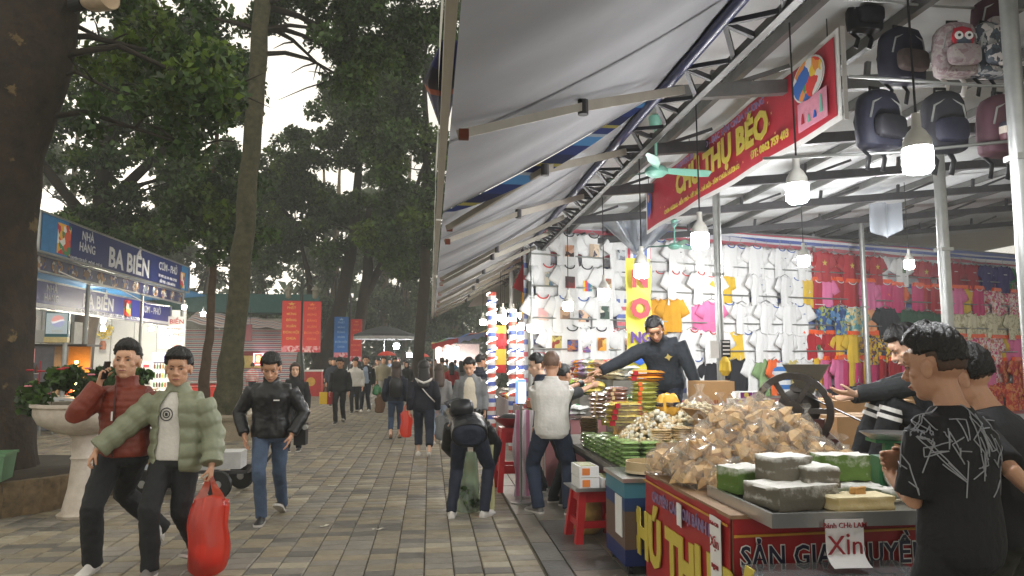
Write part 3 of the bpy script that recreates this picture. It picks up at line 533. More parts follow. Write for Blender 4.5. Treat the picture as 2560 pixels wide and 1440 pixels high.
backpack((3.16, 4.02, 3.5), .3, .36, 'pale pink backpack with a red owl on the front', Mpk, Mpk, 'owl', -.1)
backpack((3.36, 4.0, 3.5), .3, .36, 'grey flower print backpack next to the owl one', Mfl, Mfl, 'x', .1)
backpack((2.76, 4.3, 3.86), .26, .3, 'small black backpack half cut off at the top of the photo', Mbl, Mbl, 'x')
backpack((3.52, 4.15, 3.75), .28, .34, 'maroon patterned backpack at the top right corner', Mmr, Mpk, 'x')
backpack((2.46, 3.75, 2.95), .3, .36, 'dark blue backpack hanging left above the brightest bulb', Mn, Mbl, 'x', .2)
backpack((2.85, 3.75, 2.95), .27, .38, 'plain black backpack hanging right above the brightest bulb', Mbl, Mn, 'x', -.1)
backpack((3.18, 3.72, 2.93), .32, .38, 'maroon and cream striped backpack on top of the right post', Mmr, stripes('backpack stripes', [(98, 58, 66), (206, 196, 184), (60, 58, 70)], [3, 2, 2], 2, period=.14), 'x', .1)
# ---------------------------------------------------------------- restaurant on the left
M_navy = mat('sign navy', (30, 44, 104), .45, var=.12, scale=1); M_sky2 = mat('sign light blue', (46, 120, 176), .5, var=.2)
M_lett = mat('sign lettering', (206, 208, 214), .5, var=.06); M_can = blotch('printed cans', [(214, 80, 40), (60, 130, 80), (230, 226, 220), (200, 40, 50), (230, 170, 60)], 7)
M_food = blotch('printed dishes', [(120, 96, 80), (200, 196, 190), (90, 104, 120), (170, 130, 90), (60, 66, 120)], 10)
M_wall = mat('pale partition', (222, 220, 216), .7, var=.06, scale=1.5)
XF = Matrix.Rotation(R(90), 4, 'Z')
rs = thing('restaurant', 'open fronted restaurant shed with blue roof edge and pale back wall', 'building', (-9, 22, 0))
r0 = Vector((-9, 22, 0))
b = MB(); b.box(Vector((-11.9, 29.2, 1.75)) - r0, (5.4, .08, 3.5)); b.build('end_wall', M_wall, rs)
b = MB(); b.box(Vector((-14.6, 22.5, 1.75)) - r0, (.08, 13, 3.5)); b.build('back_wall', M_wall, rs)
b = MB()
for i in range(7): b.box(Vector((-14.3 + i * .82, 29.14, 1.75)) - r0, (.03, .05, 3.5))
b.build('wall_batten', mat('batten grey', (170, 170, 168), .6), rs)
b = MB(); b.add([Vector(p) - r0 for p in ((-8.6, 15, 4.05), (-8.6, 29.4, 4.05), (-14.8, 29.4, 3.5), (-14.8, 15, 3.5), (-8.6, 15, 4.1), (-8.6, 29.4, 4.1), (-14.8, 29.4, 3.55), (-14.8, 15, 3.55))], [(0, 3, 2, 1), (4, 5, 6, 7), (0, 1, 5, 4), (1, 2, 6, 5), (2, 3, 7, 6), (3, 0, 4, 7)]); b.build('roof', M_sky2, rs)
for y in (16.5, 20, 23.6, 27.3):
    b = MB(); b.cyl(Vector((-8.75, y, 0)) - r0, Vector((-8.75, y, 4.0)) - r0, .05, n=10); b.build('post', M_galv, rs)
def signboard(name, label, x, y0, y1, za, zb, m, extra):
    t = thing(name, label, 'sign', (x, (y0 + y1) / 2, (za + zb) / 2), rz=R(90)); L = y1 - y0; h = zb - za     # local x = along street, front faces +X (local -y)
    b = MB(); b.box((0, 0, 0), (L, .06, h)); b.build('board', m, t)
    b = MB()
    for z in (-h / 2, h / 2): b.box((0, -.01, z), (L + .06, .1, .04))
    for s in (-1, 1): b.box((s * L / 2, -.01, 0), (.04, .1, h))
    b.build('frame', M_galv, t); extra(t, L, h); return t
def top_sign(t, L, h):
    for c, w_ in ((-4.35, 1.2), (4.6, .7)):
        b = MB(); b.box((c, -.034, 0), (w_, .004, h * .97)); b.build('blue_panel', M_sky2, t)
    b = MB(); b.box((-3.95, -.038, -.02), (.62, .004, h * .8)); b.build('can_picture', M_can, t)
    b = MB(); b.box((4.35, -.038, -.08), (.4, .004, h * .6)); b.build('can_picture', M_can, t)
    text('NHÀ\nHÀNG', .3, M_lett, t, TR(-2.75, -.034, .08), bold=.012, sx=1.0)
    text('BA BIỂN', .72, M_lett, t, TR(-.1, -.034, -.1), bold=.03, sx=1.08)
    text('CƠM - PHỞ', .33, M_lett, t, TR(2.95, -.034, .14), bold=.012, sx=1.0)
    text('CHUYÊN CƠM SUẤT - PHỞ BÒ - PHỞ GÀ', .085, M_lett, t, TR(-2.75, -.034, -.38), sx=1.1, bold=.02, name='small_lettering'); text('ĐT: 0975 302 118 - 0986 117 240', .12, M_lett, t, TR(2.95, -.034, -.16), bold=.02, name='small_lettering'); text('BẾN TRÒ - CHÙA HƯƠNG', .12, M_lett, t, TR(2.95, -.034, -.33), bold=.02, name='small_lettering')
signboard('restaurant_sign', 'large upper blue sign reading BA BIỂN in tall white letters', -8.5, 16.9, 27.0, 3.98, 4.86, M_navy, top_sign)
def food_strip(t, L, h):
    for i in range(13):
        b = MB(); b.lathe([(.26, 0), (.22, .006), (.01, .008)], 16, c=(-4.6 + i * .78, -.034, 0), M=Matrix.Rotation(R(90), 3, 'X')); b.v = [(x, y, z * .62) for x, y, z in b.v]; b.build('dish_picture', M_food, t)
signboard('dish_strip', 'narrow dark blue strip of printed dishes under the upper sign', -8.72, 17.0, 27.1, 3.6, 3.96, mat('strip navy', (34, 38, 84), .5), food_strip)
def low_sign(t, L, h):
    b = MB(); b.box((-4.3, -.034, .05), (.5, .004, h * .8)); b.build('can_picture', M_can, t); b = MB(); b.box((1.25, -.034, .02), (.5, .004, h * .75)); b.build('can_picture', M_can, t)
    text('NHÀ\nHÀNG', .24, M_lett, t, TR(-3.3, -.034, .06), bold=.012); text('BA BIỂN', .5, M_lett, t, TR(-.7, -.034, .02), bold=.03, sx=1.05); text('CƠM - PHỞ', .3, M_lett, t, TR(3.2, -.034, .08), bold=.012, sx=1.1)
    b = MB(); b.box((0, -.034, -h * .37), (L, .004, h * .14)); b.build('white_line', M_lett, t); text('PHỞ BÒ - PHỞ GÀ - CƠM SUẤT - LẨU - ĐẶC SẢN NÚI RỪNG', .1, M_navy, t, TR(0, -.038, -h * .37), bold=.02, sx=1.5, name='small_lettering')
signboard('restaurant_sign', 'lower blue sign inside the shed repeating BA BIỂN', -9.2, 17.3, 27.4, 2.82, 3.5, mat('sign violet blue', (40, 46, 128), .45, var=.1), low_sign)
# lightbox, cooler, fridges, roaster
lb = thing('drink_lightbox', 'small lit drink sign with a red white and blue ball on a post', 'lightbox', (-8.3, 17.6, 2.4), rz=R(10)); b = MB(); b.box((0, 0, 0), (.46, .16, .56)); b.build('case', mat('lightbox teal', (60, 110, 120), .4), lb); b = MB(); b.box((0, -.085, .03), (.42, .01, .46)); b.build('face', glow('lightbox face', (60, 120, 140), .5), lb)
def ball_logo(parent, c, r):
    for nm, z0, z1, m in (('logo_red', .12, 1, glow('logo red', (226, 60, 50), .6)), ('logo_white', -.15, .12, glow('logo white', (240, 240, 240), .7)), ('logo_blue', -1, -.15, glow('logo blue', (30, 70, 170), .6))):
        b = MB(); n = 10; up = []; dn = []
        for i in range(n + 1):
            x = -1 + 2 * i / n
            f = lambda lim: max(-math.sqrt(max(0, 1 - x * x)), min(math.sqrt(max(0, 1 - x * x)), lim + .22 * math.sin(x * 2.2) * (abs(lim) < 1)))
            up.append(Vector((c[0] + x * r, c[1], c[2] + f(z1) * r))); dn.append(Vector((c[0] + x * r, c[1], c[2] + f(z0) * r)))
        b.loft([dn, up], cap=False, close=False); b.build(nm, m, parent)
ball_logo(lb, (.02, -.095, .08), .13); text('pepsi', .1, M_wht, lb, TR(.02, -.095, -.13), bold=.02); b = MB(); b.box((0, -.02, -.33), (.46, .2, .12)); b.build('price_strip', mat('cream strip', (226, 206, 150), .5), lb); b = MB(); b.cyl((.15, .05, -2.4), (.15, .05, .0), .05, n=10); b.build('post', M_galv, lb)
ac = thing('air_cooler', 'grey boxy air cooler standing on top of the roasting cabinet', 'air cooler', (-8.45, 18.3, 1.98)); b = MB(); b.box((0, 0, .26), (.56, .4, .52)); b.build('body', mat('cooler grey', (196, 194, 186), .5), ac); b = MB(); b.box((.06, -.203, .26), (.3, .01, .44)); b.build('grille', M_blk, ac); b = MB(); b.box((-.2, -.203, .26), (.1, .01, .44)); b.build('control_panel', mat('cooler dark', (60, 60, 64), .5), ac)
rc = thing('roasting_cabinet', 'tall grey roasting cabinet glowing orange inside with a bright tube lamp', 'cabinet', (-8.5, 18.5, 0)); b = MB(); b.box((-.35, 0, 1.0), (.5, .7, 1.96)); b.build('body', mat('cabinet grey', (116, 116, 124), .5, metal=.3), rc); b = MB(); b.box((.17, .3, 1.0), (.5, .06, 1.9)); b.build('back_panel', mat('cabinet warm', (220, 150, 70), .5), rc); b = MB(); b.box((.0, 0, 1.96), (1.24, .8, .05)); b.build('top', M_truss, rc)
b = MB(); b.cyl((.28, -.1, .75), (.28, -.1, 1.6), .032, n=10); b.build('tube_lamp', glow('roaster tube', (255, 206, 120), 30), rc); b = MB(); b.ball((.1, .05, .95), (.14, .14, .2), 10, 7); b.build('roast_meat', mat('roast meat', (190, 70, 34), .4, var=.4), rc); b = MB(); b.box((.17, 0, .4), (.52, .7, .8)); b.build('base', M_wall, rc)
def fridge(p, rz, label, head, htext, hm):
    t = thing('drink_fridge', label, 'fridge', p, rz=rz); b = MB(); b.box((0, .02, .95), (.66, .6, 1.9)); b.build('body', mat('fridge body', (150, 150, 154), .4), t)
    b = MB(); b.box((0, -.31, 1.72), (.62, .04, .32)); b.build('header', head, t); b = MB(); b.box((0, -.302, .85), (.56, .02, 1.3)); b.build('interior', glow('fridge inside', (226, 232, 220), .9), t)
    for k in range(4):
        z = .35 + k * .32; b = MB(); b.box((0, -.34, z), (.56, .08, .015)); s = b.build('shelf', M_wht, t)
        for j in range(6):
            b = MB(); x = -.22 + j * .09; b.lathe([(.03, 0), (.032, .12), (.012, .17), (.014, .2)], 8, c=(x, -.345, z + .008)); b.build('bottle', random.choice([mat('bottle orange', (220, 130, 50), .3), mat('bottle green', (90, 140, 70), .3), mat('bottle yellow', (222, 200, 110), .3), mat('bottle brown', (110, 60, 40), .3)]), s)
    b = MB()
    for s in (-1, 1): b.box((s * .3, -.33, .9), (.04, .1, 1.4))
    b.build('door_frame', M_wht if hm else M_red, t); return t
f1 = fridge((-9.3, 18.4, 0), R(20), 'glass door drink fridge with a red lit header beside the leaning trunk', glow('header red', (214, 60, 54), .8), '', 0)
f2 = fridge((-9.4, 27.6, 0), R(8), 'glass door drink fridge with a lit blue header under the menu board', glow('header blue', (64, 110, 206), 1.6), '', 1); ball_logo(f2, (-.2, -.34, 1.72), .1); text('pepsi', .16, M_wht, f2, TR(.08, -.335, 1.72), bold=.02)
cn = thing('canopy_stand', 'white canopy board over the red headed fridge', 'canopy', (-9.2, 18.2, 2.02), rz=R(20)); b = MB(); b.box((0, 0, .14), (1.0, .7, .28)); b.build('board', M_wall, cn)
# stacked foam boxes
k = 0
bxm = MB(); bxm.box((0, 0, .175), (.4, .4, .34)); bxm.box((0, 0, .355), (.42, .42, .03)); bme = bxm.mesh('foam_box', mat('foam white', (226, 224, 218), .7, var=.04)); lidm = MB(); lidm.box((0, -.204, .2), (.2, .004, .1)); lme = lidm.mesh('red_print', mat('box print red', (206, 70, 76), .6, var=.2)); lid2 = MB(); lid2.box((0, -.214, .37), (.3, .004, .07)); 
for c in range(5):
    for r_ in range((3 if c < 2 else 4)):
        nmz = ['bottom', 'second', 'third', 'top'][r_]
        o = inst('foam_box', bme, None, (-11.15 + c * .47 + (.05 if c > 1 else 0), 28.3, r_ * .4), U(-.03, .03)); tag(o, 'white foam box with red print in the stack against the pale wall', 'box', 'white foam boxes stacked in the restaurant'); inst('red_print', lme, o)
for k in range(3):
    pass
# menu board
mb = thing('menu_board', 'white menu board with red lettering above the blue fridge', 'sign', (-9.05, 27.2, 2.6), rz=R(6)); b = MB(); b.box((0, 0, 0), (.86, .04, 1.1)); b.build('board', M_wht, mb)
for s_, z, sz in (('BA BIỂN', .36, .22), ('CƠM RANG', .1, .13), ('BÚN PHỞ', -.1, .19), ('GÀ ĐỒI - VỊT', -.32, .12), ('LẨU - NƯỚNG', -.46, .1)): text(s_, sz, mat('menu red', (206, 60, 60), .6), mb, TR(0, -.022, z), bold=.012)
# tables and counter in front of the restaurant
def table(p, L, W, h, label, top, rz=0):
    t = thing('dining_table', label, 'table', p, rz=rz, group='restaurant tables'); b = MB(); b.box((0, 0, h), (L, W, .04)); b.build('tabletop', top, t)
    for x in (-1, 1):
        for y in (-1, 1): b = MB(); b.cyl((x * (L / 2 - .08), y * (W / 2 - .08), 0), (x * (L / 2 - .06), y * (W / 2 - .06), h - .02), .02, n=8); b.build('leg', M_galv, t)
Mw = mat('tabletop wood', (196, 160, 104), .5, var=.2); Mwh = mat('tabletop pale', (196, 200, 204), .4)
table((-10.2, 24.2, 0), 1.6, .8, .75, 'yellowish wooden table deep in the restaurant', Mw, .1); table((-8.9, 23.2, 0), 1.5, .8, .75, 'yellowish wooden table nearest the street front', Mw, .05)
table((-7.6, 17.3, 0), 1.5, .7, .78, 'pale steel topped table behind the flower urn', Mwh, .0); table((-7.4, 25, 0), 1.4, .7, .76, 'dark table beside the slender reddish trunk', mat('tabletop red', (150, 50, 44), .5), .1); table((-11.4, 22.2, 0), 1.6, .8, .75, 'wooden table behind the man in the red jacket', Mw)
rb = thing('serving_counter', 'red fronted serving counter beside the slender trunk', 'counter', (-7.9, 26.2, 0)); b = MB(); b.box((0, 0, .42), (1.5, .5, .84)); b.build('front', mat('counter red', (196, 52, 44), .5), rb); b = MB(); b.box((0, 0, .87), (1.6, .6, .05)); b.build('top', M_galv, rb)
b = MB(); b.lathe([(.1, 0), (.12, .2), (.08, .3), (.09, .32)], 10); o = b.build('potted_blossom', mat('pot brown', (150, 90, 60), .6), loc=(-11.9, 28.6, 2.0)); tag(o, 'yellow blossom in a brown pot hanging on the pale wall', 'plant')
V, F, mi = leaves([(0, 0, .55), (.15, 0, .75)], [.28, .22], 160, .1, [mat('blossom yellow', (220, 196, 90), .6)], (1,), seed=3); inst('blossom', npmesh('blossom', V, F, [MATS['blossom yellow']], mi), o)
b = MB(); b.cyl((0, 0, 0), (0, 0, 2.05), .16, n=10); 
for p, l in [((-10.54, 25, 3.2), 'highest bulb hanging before the lower blue sign'), ((-10.43, 25, 2.87), 'middle bulb of three in a row under the lower blue sign'), ((-10.42, 25, 2.61), 'lowest bulb of three in a row over the man in red'), ((-9.66, 27, 2.7), 'bulb hanging in front of the pale wall over the foam boxes'), ((-7.64, 24, 3.26), 'bulb hanging by the right end of the lower blue sign'), ((-7.06, 24, 3.05), 'bulb hanging left of the slender reddish trunk'), ((-6.9, 26, 2.2), 'low bulb beside the tall mossy trunk')]: bulb(p, l, 3.9, 1.0, 'bulbs of the restaurant', M_led3)
sp = thing('sagging_cable', 'white cable sagging along the dish strip', 'cable', (-8.3, 17.5, 3.6)); b = MB(); b.tube([(0, 0, 0), (0, 1.6, -.15), (.1, 3, -.1), (.1, 5, -.35), (.2, 6.5, -.32)], .014, 6); b.build('cable', M_wht, sp)
# ---------------------------------------------------------------- striped tarp stall beyond
M_tarp = stripes('tarp stripes', [(196, 110, 116), (222, 220, 216), (120, 128, 160), (222, 220, 216)], [1, 1.1, .8, 1.1], 2, period=.2, noise=.06)
st = thing('striped_stall', 'closed stall walled with red white and blue striped tarpaulin', 'stall', (-8.5, 37, 0)); b = MB(); b.grid(lambda u, v: (-3.2 + 5.6 * u, .06 * math.sin(u * 30) * (.4 + v), 3.1 * v), 50, 6); b.build('tarp_wall', M_tarp, st, smooth=3.2)
b = MB(); b.grid(lambda u, v: (-3.4 + 6 * u, -.4 - .1 * math.sin(u * 9), 3.1 + .5 * v), 20, 2); b.build('grey_panel', mat('stall grey panel', (150, 148, 142), .7, var=.2), st)
b = MB(); b.box((-.8, .6, 4.35), (7.4, 1.6, .9)); b.build('roof', mat('roof teal green', (46, 92, 92), .6, var=.2), st); b = MB(); b.grid(lambda u, v: (-2.6 + 5.4 * u, -1.6 * v - .2, 3.95 - .6 * u - .55 * v - .12 * math.sin(u * 6.2) * v + .03 * math.sin(u * 40)), 40, 6); b.build('awning_sheet', stripes('awning stripes old', [(190, 170, 160), (88, 92, 120), (196, 190, 184), (150, 110, 106)], [1, 1, 1, 1], 1, period=.5), st, smooth=3.2)
b = MB(); b.box((-.55, -.1, 1.55), (1.9, .06, .62)); b.build('yellow_panel', mat('panel yellow', (206, 200, 110), .5), st); b = MB(); b.box((-.4, -.14, 1.92), (1.5, .06, .18)); b.build('red_panel', mat('panel dark red', (130, 40, 44), .5), st)
ls = thing('lit_sign', 'small bright red and white lit sign on the striped stall', 'sign', (-8.05, 36.4, 1.66)); b = MB(); b.box((0, 0, 0), (.56, .1, .56)); b.build('case', glow('lit sign pink', (255, 190, 220), 3), ls); b = MB(); b.box((-.05, -.06, 0), (.34, .01, .5)); b.build('face', glow('lit sign red', (255, 50, 30), 3), ls); text('8', .4, glow('lit sign digit', (255, 220, 120), 4), ls, TR(-.05, -.07, 0), bold=.03)
dsn = thing('dark_red_sign', 'square dark red hanging board between slender trunk and mossy trunk', 'sign', (-7.0, 29, 2.65)); b = MB(); b.box((0, 0, 0), (.55, .05, .62)); b.build('board', mat('board dark red', (104, 40, 50), .6), dsn); b = MB(); b.cyl((-.2, 0, .31), (-.2, 0, 1.0), .008, n=5); b.cyl((.2, 0, .31), (.2, 0, 1.0), .008, n=5); b.build('hanging_wire', M_wire, dsn)
# lamp post with two red street banners
lp = thing('street_lamp', 'dark lamp post with two lantern heads between the red banners', 'lamp post', (-5.12, 30.2, 0)); b = MB(); b.lathe([(.2, 0), (.2, .3), (.12, .5), (.2, .9), (.16, 1.5), (.07, 2.2), (.06, 4.8), (.03, 5.0)], 12); b.build('post', mat('lamp post green black', (44, 54, 46), .5), lp, smooth=.8)
for s in (-1, 1):
    b = MB(); b.tube([(0, 0, 4.4), (s * .25, 0, 4.7), (s * .52, 0, 4.5)], .03, 6); a = b.build('arm', M_truss, lp); b = MB(); b.lathe([(.16, .3), (.12, .34), (.1, 0), (.05, -.04)][::-1], 6, c=(s * .52, 0, 4.1)); b.lathe([(.19, .3), (.02, .48)], 6, c=(s * .52, 0, 4.1)); b.build('lantern', mat('lantern dull glass', (120, 116, 100), .4), lp)
def street_banner(p, w_, h_, rz, label, m, cols):
    t = thing('street_banner', label, 'banner', p, rz=rz, group='festival banners on posts'); b = MB(); b.box((0, 0, 0), (w_, .03, h_)); b.build('cloth', m, t); b = MB(); b.box((0, -.018, -h_ * .44), (w_ * .98, .006, h_ * .12)); b.build('flower_border', blotch('flower border', [(226, 140, 150), (206, 70, 80), (236, 190, 190)], 9), t)
    for nm, z, s_ in (('PHẬT', .36, .8), ('MỪNG', .24, .6), ('ĐẢNG', .12, .8), ('XUÂN', 0, .8), ('ĐÓN HỘI', -.12, .95), ('CHÙA', -.24, .8)): text(nm, w_ * .2 * s_ ** .3, cols, t, TR(0, -.02, z * h_), bold=.015, name='lettering')
    b = MB(); b.add([(.11 * w_ * 2 * (1 if j % 2 == 0 else .42) * math.cos(math.pi / 2 + j * math.pi / 5), -.02, h_ * .44 + .05 * 0 + .1 * w_ * (1 if j % 2 == 0 else .42) * math.sin(math.pi / 2 + j * math.pi / 5)) for j in range(10)], [tuple(range(10))[::-1]]); b.build('star', cols, t); b = MB(); b.bar((-w_ / 2, .03, h_ / 2), (w_ / 2 + .3, .03, h_ / 2), .03); b.build('bracket', M_truss, t)
Msr = mat('street banner red', (206, 52, 48), .6, var=.06); Mgold = mat('banner gold', (226, 180, 80), .6); Mor = mat('banner orange', (232, 130, 70), .6)
street_banner((-5.48, 30.1, 2.95), .72, 2.02, R(3), 'red street banner with yellow lettering left of the lamp post', Msr, Mgold); street_banner((-4.68, 30.1, 2.93), .7, 2.02, R(-3), 'red street banner with faded orange lettering right of the lamp post', Msr, Mor)
street_banner((-4.6, 39.2, 2.8), .72, 2.1, R(12), 'blue street banner seen between the leaning trunks', mat('street banner blue', (40, 104, 176), .6), mat('banner pale', (150, 180, 210), .6)); street_banner((-3.85, 39.4, 2.65), .6, 2.2, R(-10), 'red street banner half hidden by the leaning trunk', Msr, Mor)
for (x, y) in ((-4.2, 39.6),): b = MB(); b.lathe([(.14, 0), (.08, .4), (.06, 4.4), (.03, 5)], 10); tag(b.build('banner_post', M_truss, loc=(x, y, 0), smooth=.8), 'dark post carrying the blue and red banners behind the trunks', 'post')
rbx = thing('red_drink_box', 'red box with a yellow emblem standing beside the lamp post', 'box', (-5.3, 34.5, 0)); b = MB(); b.box((0, 0, .55), (.9, .6, 1.1)); b.build('body', mat('red box', (196, 40, 40), .5), rbx); b = MB(); b.lathe([(.2, 0), (.01, .005)], 16, c=(0, -.305, .65), M=Matrix.Rotation(R(90), 3, 'X')); b.build('emblem', Mgold, rbx); b = MB(); b.box((0, 0, 1.14), (.94, .64, .08)); b.build('lid', M_wht, rbx)
# dark parasol and far canopies
um = thing('parasol', 'wide dark grey parasol over the middle of the crowd', 'parasol', (-2.2, 36, 0)); b = MB(); b.lathe([(1.45, 2.75), (1.42, 2.85), (.7, 3.1), (.05, 3.25)], 10, cap=False); b.build('canopy', mat('parasol grey', (72, 74, 78), .7), um); b = MB(); b.cyl((0, 0, 0), (0, 0, 3.25), .03, n=8); b.build('pole', M_galv, um); b = MB(); b.lathe([(1.45, 2.74), (1.46, 2.6)], 10, cap=False); b.build('valance', mat('parasol pale rim', (190, 190, 190), .7), um)
bulb((-1.6, 35.8, 2.3), 'bulb glowing under the dark grey parasol', 3.0, 2.0, 'bulbs of the street'); bulb((-1.1, 40, 1.9), 'low bulb over the heads of the crowd', 3.0, 1.9, 'bulbs of the street')
rainbow = stripes('parasol rainbow', [(70, 110, 180), (214, 96, 70), (230, 206, 120), (120, 170, 120), (150, 160, 200)], [1, 1, 1, 1, 1], 0, period=2.2)
ru = thing('rainbow_canopy', 'sloping rainbow striped canopy beyond the awning end', 'canopy', (1.05, 29, 0)); b = MB(); b.grid(lambda u, v: (-1.0 + 2.6 * u, -1 + 2 * v, 2.3 + .6 * u - .15 * abs(v - .5) - .04 * math.sin(u * 20)), 20, 8); b.build('sheet', rainbow, ru, smooth=3.2)
b = MB(); b.grid(lambda u, v: (-1.0 + 2.6 * u, -1.01, 2.3 + .6 * u - .08 - .18 * v * (1 + .2 * math.sin(u * 50))), 40, 2); b.build('valance', stripes('valance redblue', [(150, 160, 200), (190, 70, 70)], [1, 1.6], 0, period=2.6), ru)
for x in (-.9, 1.5): b = MB(); b.cyl((x, .8, 0), (x, .8, 2.4 + .2 * x), .03, n=8); b.build('pole', M_galv, ru)
fs = thing('far_stall', 'pale pinkish far stall lit by bulbs and red lanterns', 'stall', (1.4, 44, 0)); b = MB(); b.box((0.2, 0, 1.3), (2.6, .1, 2.5)); b.build('back_wall', mat('stall pinkish', (222, 200, 190), .7, var=.1), fs); b = MB(); b.box((.2, -.8, .45), (2.6, .7, .9)); b.build('counter', M_tarp, fs); b = MB(); b.box((.2, -.6, 2.6), (3, 1.6, .08)); b.build('roof', M_purl, fs)
for x, z in ((-.55, 2.2), (-.3, 2.05), (.1, 2.2)): b = MB(); b.ball((x, -1.0, z), (.17, .17, .14), 10, 7); b.build('lantern', glow('lantern red', (240, 60, 30), 3), fs)
for p in ((1.2, 42.8, 2.0), (1.5, 42.8, 2.25), (.75, 42.8, 1.95)): bulb(p, 'bulb among the red lanterns of the far pink stall', 2.6, 1.7, 'bulbs of the far stall')
# flower urn, tub, cart, loudspeaker, thin pole
urn = thing('flower_urn', 'white pedestal urn planted with pink flowers beside the huge trunk', 'urn', (-3.62, 8.35, 0)); b = MB(); b.lathe([(.2, 0), (.21, .03), (.17, .06), (.12, .3), (.1, .55), (.1, .58), (.115, .6), (.1, .62), (.105, .8), (.14, .84)], 24); b.build('pedestal', mat('urn white', (216, 206, 194), .55, var=.1, scale=4, dirt=(170, 156, 140)), urn, smooth=.9)
b = MB(); b.lathe([(.13, .84), (.28, .88), (.42, .96), (.47, 1.05), (.47, 1.12), (.5, 1.14), (.5, 1.17), (.44, 1.17), (.42, 1.08), (.02, 1.06)], 28); b.build('bowl', MATS['urn white'], urn, smooth=.9)
V, F, mi = leaves([(U(-.42, .5), U(-.35, .35), 1.22 + U(0, .25)) for _ in range(26)] + [(-.5, -.1, 1.15), (-.55, 0, 1.3), (.45, -.2, 1.3)], [.15] * 29, 2600, .085, LEAF, (.6, .35, .05), seed=8); inst('foliage', npmesh('foliage', V, F, LEAF, mi), urn)
for i in range(16):
    b = MB(); x, y, z = U(-.5, .5), U(-.42, .1), 1.36 + U(-.1, .2); 
    for k in range(5): b.ball((x + .022 * math.cos(k * 1.256), y + .022 * math.sin(k * 1.256), z), (.018, .018, .01), 6, 4)
    b.build('blossom', mat('petal pink', (214, 130, 140), .6) if i % 3 else mat('petal red', (170, 40, 50), .6), urn)
tb = thing('green_tub', 'translucent green plastic tub sitting on the log edged bed', 'tub', (-4.62, 8.35, .38), rz=.2); b = MB(); b.box((0, 0, .13), (.5, .36, .26), taper=1.1); b.build('shell', mat('tub green', (96, 132, 100), .4, var=.12), tb); b = MB()
for s in (-1, 1): b.box((0, s * .195, .27), (.58, .02, .025)); b.box((s * .275, 0, .27), (.02, .42, .025))
b.build('rim', mat('tub rim', (110, 150, 112), .4), tb)
b = MB(); b.cyl((0, 0, 0), (.03, 0, 2.45), .025, n=8); tag(b.build('thin_pole', mat('pole grey', (120, 108, 96), .6), loc=(-4.95, 8.45, .25)), 'thin grey pole standing in front of the huge trunk', 'pole')
hs_ = thing('loudspeaker', 'pale horn loudspeaker fixed high on the huge trunk', 'loudspeaker', (-4.28, 9.4, 6.1), rot=(0, R(85), R(-25))); b = MB(); b.lathe([(.05, -.12), (.1, -.05), (.15, .04), (.17, .2), (.175, .3)], 20, cap=False); b.lathe([(.17, .295), (.09, .12), (.02, .1)], 20, cap=False); b.build('horn', mat('horn cream', (196, 176, 150), .5), hs_, smooth=.9); b = MB(); b.cyl((0, 0, -.28), (0, 0, -.1), .09, n=14); b.build('driver', M_blk, hs_); b = MB(); b.bar((0, 0, -.2), (-.35, .2, -.3), .04); b.build('bracket', M_truss, hs_)
ct = thing('hand_cart', 'low hand cart carrying an orange white and blue carton behind the walking men', 'cart', (-2.95, 9.6, 0), rz=R(-8)); b = MB()
for y in (-.28, .28): b.bar((-.6, y, .3), (.85, y, .3), .035)
for x in (-.6, -.1, .4, .85): b.bar((x, -.28, .3), (x, .28, .3), .03)
b.bar((.85, -.28, .3), (1.1, -.28, .62), .03); b.bar((.85, .28, .3), (1.1, .28, .62), .03); b.bar((1.1, -.3, .62), (1.1, .3, .62), .03); b.build('frame', M_truss, ct)
for x in (-.35, .55):
    for y in (-.34, .34):
        b = MB(); b.lathe([(.05, -.025), (.15, -.025), (.165, 0), (.15, .025), (.05, .025)], 20, c=(x, y, .165), M=Matrix.Rotation(R(90), 3, 'X')); w_ = b.build('wheel', M_blk, ct, smooth=.6); b = MB(); b.cyl((x, y - .035, .165), (x, y + .035, .165), .045, n=10); b.build('hub', M_galv, w_)
cb = thing('carton', 'orange carton with white and blue bands on the hand cart', 'carton', (-3.2, 9.6, .32), rz=R(-8)); b = MB(); b.box((0, 0, .24), (.62, .42, .48)); b.build('body', stripes('carton bands', [(196, 204, 216), (222, 110, 40), (222, 110, 40), (214, 216, 222), (90, 120, 180)], [.06, .2, .12, .1, .08], 2, period=.56), cb)
cb2 = thing('carton', 'pale carton on the handle end of the hand cart', 'carton', (-2.5, 9.5, .32), rz=R(2)); b = MB(); b.box((0, 0, .1), (.5, .36, .2)); b.build('body', mat('carton pale', (196, 196, 196), .6), cb2)
# ---------------------------------------------------------------- clothes wall
WA = Vector((1.6, 11.9, 0)); WRZ = R(16.8); WT = Vector((math.cos(WRZ), math.sin(WRZ), 0)); WN = Vector((math.sin(WRZ), -math.cos(WRZ), 0))
wall = thing('clothes_wall', 'tall striped tarpaulin wall with steel rods that carries all the t-shirts', 'display wall', WA, WRZ)
M_twall = stripes('wall tarp stripes', [(206, 110, 120), (216, 216, 222), (120, 134, 190), (216, 216, 222)], [.7, 1.2, .8, 1.3], 2, period=.42, noise=.03)
b = MB(); b.grid(lambda u, v: (-.05 + 12.9 * u, .12 + .02 * math.sin(u * 80) * v, 4.12 * v + (.06 * math.sin(u * 9) - .12 * u) * (v > .95)), 90, 8); b.build('tarp', M_twall, wall, smooth=3.2)
b = MB(); b.grid(lambda u, v: (.2 + 12 * u, -.02 - .05 * math.sin(v * 3), 4.02 - .18 * u + .2 * (v - .5) * (1 - .4 * u) + .03 * math.sin(u * 25 + v * 2)), 60, 4); b.build('rolled_tarp', stripes('rolled tarp bands', [(224, 224, 228), (96, 112, 180), (224, 224, 228), (200, 96, 110)], [1.2, 1, .8, .6], 2, period=.21), wall, smooth=3.2)
